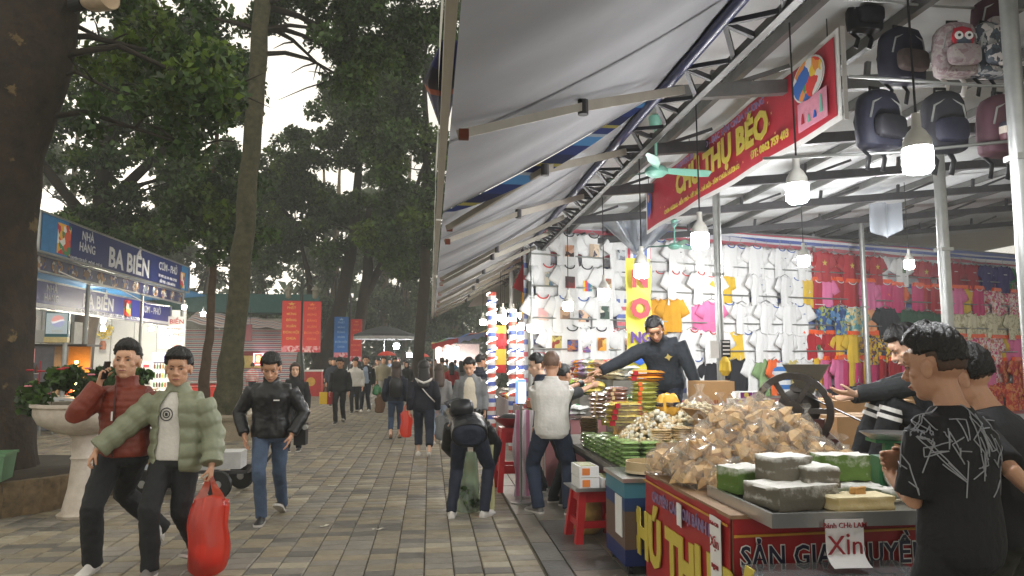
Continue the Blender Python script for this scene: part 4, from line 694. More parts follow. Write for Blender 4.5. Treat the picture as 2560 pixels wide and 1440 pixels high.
for z in (4.0, 3.34, 2.82, 2.3, 1.8):
    b = MB(); b.tube([(-.05, -.12, z), (4, -.12, z - .02), (8, -.12, z), (12.8, -.12, z)], .014, 8); b.build('rod', M_galv, wall)
for x in (.02, 6.2, 12.7): b = MB(); b.cyl((x, .05, 0), (x, .05, 4.1), .025, n=8); b.build('upright', M_galv, wall)
def tee_mesh(seed, tank=False):
    r = random.Random(seed); b = MB(); w_, h_ = .3, .5; ph = r.uniform(0, 6); ph2 = r.uniform(0, 6)
    def hw(v): return w_ / 2 * (1.08 - .1 * v) if v < .7 else w_ / 2 * (1.01 - .15 * (v - .7))
    def top(u): return h_ - .03 * (abs(u) ** 1.5) * 1.2 - (.035 * max(0, 1 - (u / .45) ** 2))
    def front(u, v):
        s = 2 * u - 1; x = s * hw(v); z = v * top(s)
        rip = .006 * math.sin(s * 7 + ph) * (1 - v) ** .6 + .004 * math.sin(s * 15 + ph2 + v * 3) * (1 - v)
        return Vector((x + .006 * math.sin(v * 9 + ph), -.03 * (1 - s * s) ** .5 * (.5 + .5 * v) + rip - .005, z + .006 * math.sin(s * 9 + ph2) * (1 - v)))
    def back(u, v): p = front(1 - u, v); p.y = .022 * (1 - (1 - 2 * u) ** 2) ** .5 + (p.y + .03 * (1 - (1 - 2 * u) ** 2) ** .5 * (.5 + .5 * v)) + .006; return p
    b.grid(front, 14, 10); b.grid(back, 10, 8)
    if not tank:
        for s in (-1, 1):
            a, c = Vector((s * w_ * .42, 0, h_ * .9)), Vector((s * (w_ * .5 + .085), 0, h_ * .52 + r.uniform(-.02, .02))); d = (c - a).normalized(); n = Vector((d.z, 0, -d.x))
            rg = []
            for k in range(4):
                f = k / 3; p = a.lerp(c, f); wd = .075 + .012 * f
                rg.append([p + n * (wd * math.cos(t)) + Vector((0, .02 * math.sin(t) + .004 * math.sin(f * 8 + ph), 0)) for t in [2 * math.pi * j / 10 for j in range(10)]])
            b.loft(rg, cap=True)
    return b
TEE = [tee_mesh(s).mesh('shirt_body', M_wht, 3.2) for s in range(5)]; TANK = [tee_mesh(s + 20, True).mesh('shirt_body', M_wht, 3.2) for s in range(3)]
cb_ = MB(); cb_.tube([(.075 * math.sin(a) * 1.0, -.036 - .012 * math.cos(a), .492 - .05 * math.cos(a)) for a in [R(-88 + 22 * k) for k in range(9)]], .008, 6); COLR = cb_.mesh('collar', M_wht, 3.2)
hg = MB(); hg.tube([(-.15, 0, .462), (-.07, 0, .5), (0, 0, .525), (.07, 0, .5), (.15, 0, .462)], .007, 6); hg.tube([(0, 0, .52), (0, 0, .57), (.018, 0, .6), (0, 0, .62), (-.016, 0, .605)], .004, 5); HNG = hg.mesh('hanger', M_wht)
og = MB(); og.box((0, -.02, .505), (.28, .05, .065), taper=.8); og.tube([(0, 0, .52), (0, 0, .57), (.018, 0, .6), (0, 0, .62)], .004, 5); OHG = og.mesh('hanger', M_wht)
pr = MB(); pr.grid(lambda u, v: ((u - .5) * .13, -.046 - .006 * (1 - (2 * u - 1) ** 2), .18 + .16 * v), 4, 4); PRT = pr.mesh('print', M_wht)
st_ = MB(); st_.add([(.055 * (1 if j % 2 == 0 else .4) * math.cos(math.pi / 2 + j * math.pi / 5), -.05, .3 + .055 * (1 if j % 2 == 0 else .4) * math.sin(math.pi / 2 + j * math.pi / 5)) for j in range(10)], [tuple(range(10))]); STAR = st_.mesh('star', M_yel)
ln_ = MB(); ln_.box((0, -.046, .33), (.075, .006, .012)); LIN = ln_.mesh('print_line', M_wht)
S_ = lambda n, c, v=.07: mat('cloth ' + n, c, .85, var=v, scale=5, bump=.15, bscale=16)
Mtee = S_('white', (236, 236, 236), .02); Mr = S_('red', (176, 30, 42)); Mdr = S_('dark red', (160, 30, 48)); Mnv = S_('navy violet', (58, 48, 110)); Mgn = S_('green', (40, 140, 84)); My = S_('yellow', (228, 190, 60)); Mg = S_('golden', (226, 164, 40)); Mpk = S_('pink', (232, 120, 170)); Mmg = S_('magenta', (206, 60, 116)); Mor2 = S_('orange', (240, 110, 50)); Mpe = S_('peach', (240, 170, 120)); Mbk = S_('black', (34, 34, 40)); Mdg = S_('dark green', (52, 86, 62)); Mlg = S_('sage', (136, 166, 116)); Mkh = S_('khaki', (206, 190, 120)); Mbl_ = S_('blue', (40, 90, 170))
Mhb = blotch('cloth blue palms', [(50, 80, 140), (80, 130, 180), (40, 60, 110), (170, 180, 90), (110, 150, 190)], 16); Mhc = blotch('cloth cream teal palms', [(230, 220, 180), (90, 160, 170), (226, 206, 140), (150, 196, 196)], 18); Mcr = blotch('cloth cream sprigs', [(230, 224, 192), (226, 220, 186), (232, 226, 196), (190, 180, 140), (228, 222, 190)], 26)
Mfl2 = blotch('cloth pink flowers', [(240, 224, 226), (210, 60, 120), (236, 180, 190), (244, 232, 220), (200, 120, 90)], 24); Myb = blotch('cloth yellow black flowers', [(226, 190, 50), (40, 44, 60), (220, 180, 60), (206, 160, 40), (120, 70, 60), (60, 80, 140)], 22); Mro = blotch('cloth red orange print', [(200, 60, 40), (220, 110, 60), (190, 40, 50), (226, 150, 90)], 20); Mbs = stripes('cloth blue white stripes', [(230, 232, 236), (60, 120, 190)], [1, 1], 2, period=.13)
Mtr = S_('trim blue', (50, 90, 170)); Mtrr = S_('trim red', (210, 60, 60)); Mohg = mat('hanger orange', (255, 92, 28), .45)
def photo(i, bgc, figc, dark): return blotch('photo print %d' % i, [bgc, figc, dark, bgc, tuple((a + b_) // 2 for a, b_ in zip(bgc, figc))], 13 + i % 4 * 2)
PH = [photo(0, (150, 160, 150), (222, 216, 206), (60, 60, 56)), photo(1, (220, 180, 160), (60, 40, 36), (200, 150, 120)), photo(2, (190, 170, 150), (60, 60, 80), (226, 206, 180)), photo(3, (200, 206, 210), (70, 76, 90), (120, 120, 124)), photo(4, (60, 120, 70), (130, 160, 100), (40, 70, 50)), photo(5, (210, 200, 180), (90, 120, 140), (226, 214, 140)), photo(6, (80, 60, 60), (170, 60, 60), (120, 130, 160)), stripes('photo rainbow', [(60, 90, 180), (60, 160, 80), (240, 200, 50), (230, 60, 60)], [1, 1, 1, 1], 0, period=.16), photo(8, (210, 190, 160), (196, 50, 60), (150, 120, 90)), photo(9, (170, 170, 166), (100, 100, 100), (200, 200, 196)),
      photo(10, (220, 170, 170), (230, 210, 190), (170, 80, 90)), photo(11, (196, 160, 130), (90, 70, 60), (230, 220, 210)), photo(12, (226, 190, 160), (40, 50, 80), (210, 160, 130)), photo(13, (70, 90, 80), (226, 220, 210), (40, 50, 50)), photo(14, (206, 190, 110), (110, 90, 60), (150, 60, 50)), photo(15, (80, 90, 150), (200, 120, 60), (60, 50, 70)), photo(16, (110, 90, 150), (226, 190, 170), (190, 50, 60)), photo(17, (240, 170, 60), (150, 90, 40), (250, 200, 110)), photo(18, (226, 190, 80), (120, 70, 50), (240, 220, 170)), photo(19, (170, 130, 110), (60, 40, 60), (210, 180, 160)), photo(20, (200, 70, 80), (240, 210, 200), (120, 40, 50)), photo(21, (190, 150, 120), (100, 80, 70), (210, 190, 170)), photo(22, (160, 130, 110), (220, 200, 180), (90, 70, 60)), photo(23, (150, 160, 190), (80, 90, 110), (220, 220, 220))]
PL = ['a bride by dark trees', 'a woman with a black bob', 'a woman in dark blue', 'grey beach rocks', 'green hills', 'a small yellow figure', 'dark red roses and people', 'a rainbow flame', 'a figure in red', 'grey stones', 'a figure on pink', 'a couple in brown', 'a dark haired woman close up', 'a white dress in greenery', 'a golden pagoda', 'a violet and orange scene', 'a woman in a red hat', 'orange butterflies', 'a yellow cartoonish scene', 'a dark standing figure', 'a red flower', 'a brown portrait', 'a pale group portrait', 'a grey blue view']
ROWS = {1: [(0.16, 2.13, 'P', 5), (2.5, 5.79, 'W', 12), (5.9, 7.67, 'RS', 6), (7.9, 8.42, 'WP', 2), (9.13, 9.13, 'RS', 1), (9.68, 10.58, 'DR', 4), (10.77, 11.58, 'NV', 4), (11.86, 12.42, 'GS', 2)],
        2: [(0.3, 1.72, 'P', 5), (2.49, 3.58, 'WR', 5), (3.89, 3.89, 'Y', 1), (4.26, 5.62, 'W', 5), (5.87, 5.87, 'YT', 1), (6.13, 6.13, 'RW', 1), (6.33, 6.33, 'PK', 1), (6.7, 6.97, 'RW', 2), (7.19, 7.69, 'PK', 3), (7.97, 8.26, 'MG', 2), (8.37, 8.37, 'OR', 1), (8.91, 8.91, 'MG', 1), (9.21, 9.39, 'RW', 2), (9.7, 10.01, 'PK', 2), (10.33, 10.33, 'Y', 1), (10.52, 10.72, 'MG', 2), (10.98, 12.21, 'FL', 5)],
        3: [(0.19, 1.31, 'P', 4), (2.44, 2.69, 'G', 2), (2.99, 2.99, 'W', 1), (3.29, 3.56, 'PK', 2), (3.97, 5.64, 'W', 7), (6.35, 6.67, 'HB', 2), (6.88, 7.32, 'HC', 3), (7.48, 7.48, 'PE', 1), (7.76, 7.87, 'BK', 2), (8.16, 9.4, 'DG', 5), (10.15, 12.14, 'CR', 7)],
        4: [(0.44, 1.78, 'P', 6), (2.93, 3.72, 'WR', 5), (4.13, 4.13, 'Y', 1), (4.36, 5.61, 'W', 5), (5.86, 5.86, 'R', 1), (6.07, 6.07, 'WP', 1), (6.43, 6.43, 'R', 1), (6.69, 6.96, 'Y', 2), (6.85, 6.85, 'BL', 1), (7.17, 8.58, 'YB', 6), (10.22, 11.19, 'FL', 4), (11.39, 11.39, 'Y', 1), (11.73, 12.21, 'PK', 3)],
        5: [(0.77, 1.77, 'P', 4), (3.22, 3.22, 'WB', 1), (3.57, 3.57, 'BK', 1), (4.16, 4.16, 'BK', 1), (4.53, 4.53, 'W', 1), (4.81, 4.81, 'LG', 1), (5.05, 5.05, 'OR', 1), (5.24, 5.24, 'BS', 1), (5.54, 5.54, 'KH', 1), (5.79, 5.79, 'W', 1), (6.09, 6.09, 'YT', 1), (6.3, 6.56, 'PK', 2), (6.77, 6.77, 'MG', 1), (6.98, 6.98, 'YT', 1), (7.19, 7.19, 'MG', 1), (7.36, 7.36, 'YT', 1), (7.58, 7.58, 'MG', 1), (7.8, 8.25, 'RW', 3), (8.48, 8.77, 'MG', 2), (9.19, 10.05, 'PK', 3), (10.55, 10.55, 'Y', 1), (10.81, 11.01, 'PK', 2), (11.27, 11.27, 'FL', 1), (11.54, 12.15, 'RO', 3)],
        6: [(6.69, 8.91, 'BK', 7), (9.3, 10.3, 'PK', 4), (10.6, 12.3, 'RO', 6)]}
ZR = {1: 3.74, 2: 3.2, 3: 2.69, 4: 2.16, 5: 1.66, 6: 1.16}
RN = {1: 'top row', 2: 'second row', 3: 'third row', 4: 'fourth row', 5: 'fifth row', 6: 'lowest row'}
KD = {'P': (Mtee, 'white photo print'), 'W': (Mtee, 'plain white'), 'WR': (Mtee, 'white red trimmed'), 'WB': (Mtee, 'white blue collared'), 'WP': (Mtee, 'white palm printed'), 'RS': (Mr, 'red yellow starred'), 'DR': (Mdr, 'dark red'), 'NV': (Mnv, 'navy violet'), 'GS': (Mgn, 'bright green'), 'Y': (My, 'yellow'), 'YT': (My, 'yellow sleeveless'), 'RW': (Mr, 'red white collared'), 'PK': (Mpk, 'pink'), 'MG': (Mmg, 'magenta'), 'OR': (Mor2, 'orange'), 'FL': (Mfl2, 'pink flowered'), 'G': (Mg, 'golden yellow'), 'HB': (Mhb, 'blue palm print'), 'HC': (Mhc, 'cream and teal palm print'), 'PE': (Mpe, 'peach'), 'BK': (Mbk, 'black'), 'DG': (Mdg, 'dark green'), 'CR': (Mcr, 'cream sprigged'), 'R': (Mr, 'plain red'), 'BL': (Mbl_, 'blue'), 'YB': (Myb, 'yellow and black flowered'), 'LG': (Mlg, 'sage green'), 'BS': (Mbs, 'blue and white striped'), 'KH': (Mkh, 'khaki yellow'), 'RO': (Mro, 'red and orange printed')}
pi_ = 0; ORD = 'zero first second third fourth fifth sixth seventh eighth ninth tenth eleventh twelfth thirteenth fourteenth'.split()
for row, runs in ROWS.items():
    seen = {}
    for _, _, k, _ in runs: seen[k] = seen.get(k, 0) + 1
    idx = {}; cnt = {}
    for (u0, u1, k, n) in runs:
        idx[k] = idx.get(k, 0) + 1; right_ = u0 > 5.8
        for i in range(n):
            u = u0 + (u1 - u0) * (i / (n - 1) if n > 1 else 0); tank = k in ('YT', 'RW', 'MG') and row in (2, 5); s0 = 1.2; yaw = U(-.12, .12) + (.16 if i % 2 else -.12) * (n > 4 and k in ('W', 'WR', 'PK'))
            if row == 5 and u > 2.5 and k not in ('P', 'WB'): yaw = .28 + U(-.15, .15)
            if row == 5 and k == 'BK': yaw = U(-.1, .1)
            s = {'P': 1.06, 'BK': 1.05}.get(k, 1.) * s0 * U(.96, 1.05) * (1.12 if row == 5 and 3 < u < 6 else 1)
            p = WA + WT * u + WN * (.05 + (.05 * (i % 2)) + U(0, .02)); z = ZR[row] + U(-.02, .02) - .03 * (u > 8)
            m, ds = KD[k]
            if k == 'P': lab = 'white t-shirt printed with %s in the %s' % (PL[pi_ % 24], RN[row])
            elif n > 1 or seen[k] > 1:
                cnt[k] = cnt.get(k, 0) + 1; lab = '%s from the left of the %s t-shirts in the %s' % (ORD[cnt[k]], ds, RN[row])
            else: lab = '%s t-shirt hanging in the %s of the clothes wall' % (ds, RN[row])
            t = thing('t_shirt', lab, 't-shirt', (p.x, p.y, z - .5 * s), WRZ + yaw, 'shirts in the ' + RN[row]); t.scale = (s, s, s)
            setmat(inst('shirt_body', random.choice(TANK if tank else TEE), t), m)
            col = {'P': random.choice([Mtee, Mtee, Mbk, Mtr, Mtrr]), 'WR': Mtrr, 'WB': Mtr, 'W': random.choice([Mtee, Mtee, Mtr]), 'RW': Mtee, 'MG': Mtee}.get(k, m)
            setmat(inst('collar', COLR, t), col)
            setmat(inst('hanger', OHG if (right_ and row in (2, 4, 5) and k not in ('W', 'YT')) else HNG, t), Mohg if (right_ and row in (2, 4, 5)) else M_galv)
            if k == 'P': o = inst('print', PRT, t); setmat(o, PH[pi_ % 24]); o.scale = (U(.9, 1.25), 1, U(.85, 1.15)); pi_ += 1
            elif k in ('RS', 'GS'): inst('star', STAR, t)
            elif k in ('DR', 'NV'): setmat(inst('print_line', LIN, t), Mtee)
            elif k == 'WP': o = inst('print', PRT, t); setmat(o, PH[4]); o.scale = (.6, 1, .5); o.location.z = .14
            elif k == 'W' and random.random() < .5: o = inst('print_line', LIN, t); setmat(o, random.choice([Mbk, Mtr, Mtrr])); o.scale = (.35, 1, .9); o.location = (.07, 0, .03)
            elif k == 'RW': o = inst('print_line', LIN, t); setmat(o, Mtee); o.scale = (3, 1, 1); o.location.z = -.26
b = MB(); b.grid(lambda u, v: ((u - .5) * .36, .04 * math.sin(u * 5), -.52 * v), 8, 6); o = b.build('striped_cloth', stripes('hung tarp', [(216, 110, 120), (226, 226, 230), (90, 110, 180), (226, 226, 230)], [1, 1, 1, 1], 2, period=.26), loc=WA + WT * 1.75 + WN * .12 + Vector((0, 0, 2.72)), rz=WRZ); tag(o, 'piece of striped tarpaulin hanging left of the yellow vertical banner', 'cloth')
# ---------------------------------------------------------------- red counter in front
M_cred = mat('counter banner red', (166, 34, 36), .45, var=.22, scale=3); M_steel = mat('stainless steel', (206, 206, 204), .28, metal=.9, var=.06, scale=4, bump=.04)
M_film = film('clear film', (253, 251, 246), .04, .1, .12); M_card = mat('cardboard', (178, 140, 96), .8, var=.1, scale=3); M_cardd = mat('cardboard dark side', (150, 116, 80), .8, var=.12)
M_inkd = mat('ink navy', (30, 26, 54), .5); M_gold = mat('trim gold', (206, 150, 50), .45); M_pap = mat('paper white', (236, 234, 232), .7, var=.03); M_ink = mat('ink dark red', (150, 30, 40), .6)
ctr = thing('sweets_counter', 'red banner wrapped counter piled with sweets nearest the camera', 'counter', (1.6, 3.87, 0)); X0, Y0, X1, Y1, HZ = 0, 0, 1.42, 1.55, .78
b = MB(); b.box((X1 / 2, Y1 / 2, HZ / 2), (X1, Y1, HZ)); b.build('carcass', M_cardd, ctr)
b = MB(); b.grid(lambda u, v: (-.014 - .006 * math.sin(u * 13 + v * 4), (1 - u) * Y1, HZ * v + .01), 24, 8); b.build('street_banner', M_cred, ctr, smooth=3.2)
b = MB(); b.grid(lambda u, v: (u * X1, -.014 - .006 * math.sin(u * 11 + v * 5), HZ * v + .01), 24, 8); b.build('front_banner', M_cred, ctr, smooth=3.2)
b = MB(); b.box((X1 / 2, Y1 / 2, HZ + .012), (X1 + .03, Y1 + .03, .02)); b.build('top_board', mat('counter top', (150, 120, 90), .6), ctr)
b = MB(); b.bar((-.026, 0, HZ - .035), (-.026, Y1, HZ - .035), .004, .012); b.bar((0, -.026, HZ - .085), (X1, -.026, HZ - .06), .012, .012); b.build('gold_line', M_gold, ctr)
XL = R(-90)
Y_of = lambda y: y - 3.87
text('CHÚ THỤ BÉO', .44, M_yel, ctr, TR(-.027, .68, .33, XL), bold=.05, sx=.92, depth=.004)
text('CHUYÊN CÁC LOẠI BÁNH KẸO', .095, M_greyp, ctr, TR(-.027, .72, .66, XL), bold=.03, sx=.92)
for dx, dz, m, bo in ((0, 0, M_wht, .055), (0, 0, M_inkd, .018)): text('SẢN GIA TRUYỀN', .15, m, ctr, TR(.56, -.028 - .003 * (m is M_inkd), .585, 0), bold=bo, sx=.84, space=1.06)
text('ĐT: 0862 759 403', .1, M_yel, ctr, TR(.7, -.028, .3, 0), bold=.03)
# tray of floured slabs
tr = thing('metal_tray', 'wide stainless tray of floured sweet slabs at the counter corner', 'tray', (2.3, 4.0, .83)); b = MB(); b.box((0, 0, 0), (1.2, .8, .012)); b.build('base', M_steel, tr)
for (cx, cy, lx, ly, rz) in ((0, -.42, 1.24, .05, 0), (0, .42, 1.24, .05, 0)):
    b = MB(); b.box((cx, cy, .0), (lx, .02, .07)); b.build('rim', M_steel, tr)
for s in (-1, 1): b = MB(); b.box((s * .61, 0, 0), (.02, .82, .07)); b.build('rim', M_steel, tr)
def flour(name, body, powder=(232, 230, 222), thr=.35):
    m = bpy.data.materials.new(name); m.use_nodes = True; t = m.node_tree; bs = t.nodes['Principled BSDF']; bs.inputs['Roughness'].default_value = .85; N = t.nodes.new; L = t.links.new
    tc = N('ShaderNodeTexCoord'); n = N('ShaderNodeTexNoise'); n.inputs['Scale'].default_value = 14; n.inputs['Detail'].default_value = 8; n.inputs['Roughness'].default_value = .7; L(tc.outputs['Object'], n.inputs['Vector'])
    g = N('ShaderNodeNewGeometry'); s = N('ShaderNodeSeparateXYZ'); L(g.outputs['Normal'], s.inputs[0])
    ma = N('ShaderNodeMath'); ma.operation = 'MULTIPLY_ADD'; ma.inputs[1].default_value = .9; L(s.outputs[2], ma.inputs[0]); L(n.outputs['Fac'], ma.inputs[2])
    r = N('ShaderNodeValToRGB'); r.color_ramp.elements[0].position = .56; r.color_ramp.elements[1].position = .95; r.color_ramp.elements[0].color = (*lin(body), 1); r.color_ramp.elements[1].color = (*lin(powder), 1)
    L(ma.outputs[0], r.inputs[0]); L(r.outputs[0], bs.inputs['Base Color']); bp = N('ShaderNodeBump'); bp.inputs['Strength'].default_value = .6; bp.inputs['Distance'].default_value = .01; L(n.outputs['Fac'], bp.inputs['Height']); L(bp.outputs[0], bs.inputs['Normal']); return m
Fg = flour('slab grey floured', (112, 106, 92)); Fgr = flour('slab green floured', (96, 124, 54)); Fy = flour('slab cream', (224, 200, 140), (236, 222, 180)); Fdg = flour('slab grey green floured', (140, 150, 120))
def rock(d, seed, name='slab'):
    r = np.random.default_rng(seed); b = MB(); n = 7; d = Vector(d)
    faces = [((1, 0, 0), (0, 1, 0), (0, 0, 1)), ((-1, 0, 0), (0, -1, 0), (0, 0, 1)), ((0, 1, 0), (-1, 0, 0), (0, 0, 1)), ((0, -1, 0), (1, 0, 0), (0, 0, 1)), ((0, 0, 1), (1, 0, 0), (0, 1, 0)), ((0, 0, -1), (1, 0, 0), (0, -1, 0))]
    ph = r.uniform(0, 6, 9)
    def df(p):
        q = Vector(p); k = .006 * (math.sin(p[0] * 60 + ph[0]) * math.sin(p[1] * 50 + ph[1]) + .7 * math.sin(p[2] * 80 + ph[2] + p[0] * 40) + .5 * math.sin(p[1] * 120 + ph[3] + p[2] * 90))
        rr = q.length; e = Vector((abs(p[0]) / (d.x / 2), abs(p[1]) / (d.y / 2), abs(p[2]) / (d.z / 2))); c = sorted(e)[1]
        return q * (1 - .06 * max(0, c - .8) / .2) + q.normalized() * k
    for nn, uu, vv in faces:
        nn, uu, vv = Vector(nn), Vector(uu), Vector(vv)
        b.grid(lambda u, v: df([(nn[i] + uu[i] * (2 * u - 1) + vv[i] * (2 * v - 1)) * d[i] / 2 for i in range(3)]), n, n)
    return b
SL = [((1.83, 4.25, .93), (.24, .2, .15), Fgr, .3, 'green floured slab at the far left end of the tray'), ((1.95, 3.9, .90), (.42, .3, .13), Fg, .25, 'lower grey floured slab along the left front of the tray'), ((1.97, 4.02, 1.02), (.25, .2, .15), Fg, .15, 'large grey floured block resting on the lower grey slab'), ((2.11, 3.93, .99), (.2, .17, .12), Fg, .05, 'smaller grey floured block beside the large grey one'), ((2.23, 4.22, .95), (.2, .15, .15), Fdg, .2, 'pale grey floured block in the middle of the tray'), ((2.4, 4.18, 1.0), (.3, .17, .15), Fgr, -.1, 'big green floured block on top at the right of the tray'), ((2.37, 4.1, .885), (.36, .24, .07), Fdg, -.1, 'flat pale green slab under the big green block'), ((2.25, 3.77, .875), (.34, .17, .08), Fy, .06, 'cream coloured slab along the front edge of the tray'), ((2.26, 3.77, .935), (.08, .035, .035), mat('slab caramel', (200, 150, 84), .7), .3, 'small caramel offcut on top of the cream slab'), ((2.5, 3.95, .88), (.14, .1, .07), Fdg, .4, 'short grey green offcut right of the cream slab')]
for i, (p, d, m, rz, lb) in enumerate(SL): tag(rock(d, i + 3).build('sweet_slab', m, loc=p, rz=rz, smooth=.9), lb, 'sweet slab', 'floured sweet slabs on the tray')
for i in range(26):
    b = MB(); b.box((0, 0, 0), (.1, .014, .01)); o = b.build('sweet_stick', random.choice([mat('stick grey', (190, 186, 176), .8), mat('stick pale', (214, 204, 176), .8)]), loc=(2.62 + U(-.1, .1), 4.0 + U(-.2, .22), .852 + .007 * (i % 5)), rz=U(-.5, .5)); tag(o, 'thin floured sweet stick in the loose heap right on the tray', 'sweet stick', 'floured sweet sticks')
# paper notes
def note(p, w_, h_, rz, label, lines, curl=.0, sc=1.):
    t = thing('paper_note', label, 'paper note', p, rz=rz); b = MB(); f = lambda v: -.004 - curl * max(0, v - .62) ** 2 * 2.2
    b.grid(lambda u, v: ((u - .5) * w_ * (1 - .03 * v), f(v) + .004 * math.sin(u * 5), -h_ * v + curl * max(0, v - .75) ** 2 * 1.2), 6, 12); b.grid(lambda u, v: ((.5 - u) * w_ * (1 - .03 * v), f(v) + .003 + .004 * math.sin((1 - u) * 5), -h_ * v + curl * max(0, v - .75) ** 2 * 1.2), 6, 12); b.build('paper', M_pap, t, smooth=3.2)
    for s_, z, sz, bo in lines: text(s_, sz, M_ink, t, TR(0, -.012, -h_ * z), bold=bo)
note((2.05, 3.565, .835), .2, .235, 0, 'white paper note reading Xịn curling down from the tray front', [('Bánh CHè LAM', .036, .036, .0), ('Xịn', .55, .13, .0)][1:] + [('Bánh CHè LAM', .13, .036, .005)], .22)
note((1.57, 4.02, .76), .17, .36, XL, 'narrow white paper note reading Xịn hung on the street side of the counter', [('Bánh CHè', .1, .03, .005), ('Xịn', .38, .085, .0), ('ngon', .72, .05, .0)])
note((1.57, 4.62, .72), .1, .14, XL, 'small blank white card stuck on the red street side banner', [])
# low front shelf with clear boxes
sf = thing('display_shelf', 'low shelf of clear boxes in front of the red counter', 'shelf', (2.0, 3.42, 0)); b = MB(); b.box((.02, 0, .5), (.86, .7, .03)); b.build('shelf_board', M_steel, sf)
for x in (-.38, .42):
    for y in (-.3, .3): b = MB(); b.box((x, y, .23), (.03, .03, .46)); b.build('leg', M_galv, sf)
M_clear = film('clear box', (232, 236, 238), .12, .2, .06)
for i in range(4):
    for j in range(2):
        t = thing('clear_box', '%s clear plastic box from the street side in the %s row on the low shelf' % (['first', 'second', 'third', 'fourth'][i], ['back', 'front'][j]), 'plastic box', (1.68 + i * .21 + .05 * j, 3.62 - j * .24, .517), rz=U(-.25, .1), group='clear boxes on the low shelf'); b = MB(); b.box((0, 0, .03), (.19, .2, .06), taper=1.06); b.build('shell', M_clear, t); b = MB(); b.box((0, 0, .064), (.208, .218, .006)); b.build('lid', M_clear, t)
        b = MB(); 
        for q in range(5): b.box((-.07 + q * .035, 0, .024), (.026, .16, .034), rz=.03)
        b.build('sweets', mat('sweets grey', (150, 140, 120), .7, var=.3), t)
# weighing scale
sc_ = thing('weighing_scale', 'green dial scale with a steel pan at the right of the tray', 'scale', (2.74, 4.22, .845), rz=-.2); b = MB(); b.box((0, .04, .1), (.17, .15, .2), taper=.9); b.build('housing', mat('scale green', (52, 118, 74), .4), sc_); b = MB(); b.cyl((.02, -.05, .1), (.02, -.075, .1), .085, n=24); d_ = b.build('dial', mat('dial cream', (206, 200, 186), .4), sc_); b = MB(); b.cyl((.02, -.076, .1), (.02, -.082, .1), .024, n=12); b.build('hub', MATS['scale green'], d_); b = MB(); b.bar((.02, -.08, .1), (.07, -.08, .14), .004); b.build('needle', M_red, d_)
b = MB(); b.box((0, .03, .25), (.05, .05, .1)); b.box((0, .03, .295), (.2, .16, .02)); b.build('pan_bracket', MATS['scale green'], sc_); b = MB(); b.lathe([(.01, .31), (.1, .31), (.15, .345), (.153, .345), (.1, .305), (.01, .304)], 24, sx=1.1); b.build('pan', M_steel, sc_, smooth=.8)
# mound of cracker bags
M_crk = mat('cracker tan', (222, 186, 136), .6, var=.22, scale=16, bump=.3, bscale=50); M_crk2 = mat('cracker toasted', (206, 166, 114), .6, var=.25, scale=16, bump=.3, bscale=50)
def cracker(seed):
    r = random.Random(seed); b = MB(); a = [Vector((r.uniform(-.055, -.03), r.uniform(-.02, .02), r.uniform(-.02, .02))), Vector((r.uniform(-.01, .02), r.uniform(-.05, -.03), r.uniform(-.01, .02))), Vector((r.uniform(.04, .06), r.uniform(-.01, .02), r.uniform(-.02, .02))), Vector((r.uniform(-.01, .02), r.uniform(.03, .05), r.uniform(-.02, .01)))]
    c = Vector((0, 0, .03 + r.uniform(0, .015))); d = Vector((0, 0, -.022)); mids = [(a[i] + a[(i + 1) % 4]) / 2 * r.uniform(.7, .85) for i in range(4)]; rim = [p for q in zip(a, mids) for p in q]; up = [p * .62 + Vector((0, 0, .022)) for p in rim]
    b.add(rim + up + [c, d], [(i, (i + 1) % 8, 8 + (i + 1) % 8, 8 + i) for i in range(8)] + [(8 + i, 8 + (i + 1) % 8, 16) for i in range(8)] + [((i + 1) % 8, i, 17) for i in range(8)]); return b.mesh('cracker', M_crk, .95)
CRK = [cracker(s) for s in range(6)]
def wrap(seed):
    r = np.random.default_rng(seed); b = MB(); nu, nv = 20, 10; ph = r.uniform(0, 6, 6)
    def f(u, v):
        a = 2 * math.pi * u; t = math.pi * v; k = 1 + .1 * math.sin(a * 3 + ph[0]) * math.sin(t * 2) + .09 * math.sin(a * 7 + t * 5 + ph[1]) + .06 * math.sin(a * 11 - t * 7 + ph[2]); s = math.sin(t) ** .7
        return Vector((math.cos(a) * s * .125 * k, math.sin(a) * s * .1 * k, -math.cos(t) * .085 * k + (.04 * max(0, v - .88) / .12)))
    b.grid(f, nu, nv); n = Vector((.02, .01, .12)); b.tube([n, n + Vector((.012, 0, .02)), n + Vector((.03, .01, .05))], [.012, .01, .035], 8, cap=False); return b.mesh('wrapper', M_film, .5)
WRP = [wrap(s) for s in range(5)]
def crackerbag(p, rz, s, label):
    t = thing('cracker_bag', label, 'cracker bag', p, rot=(U(-.5, .5), U(-.5, .5), rz), group='bags of tan crackers heaped on the counter'); t.scale = (s, s, s); inst('wrapper', random.choice(WRP), t)
    for k, (x, y, z) in enumerate(((-.05, -.03, -.02), (.05, -.035, -.015), (0, .035, -.02), (-.035, -.02, .03), (.04, .01, .035), (.0, -.06, .01), (.07, .02, -.01))):
        o = inst('cracker', CRK[(k * 2 + int(rz * 7)) % 6], t, (x + U(-.01, .01), y + U(-.01, .01), z), rot=(U(-.8, .8), U(-.8, .8), U(0, 6)), sc=U(1.25, 1.6)); setmat(o, M_crk if random.random() < .65 else M_crk2)
random.seed(21)
BAG = []; cx, cy = 2.2, 4.88
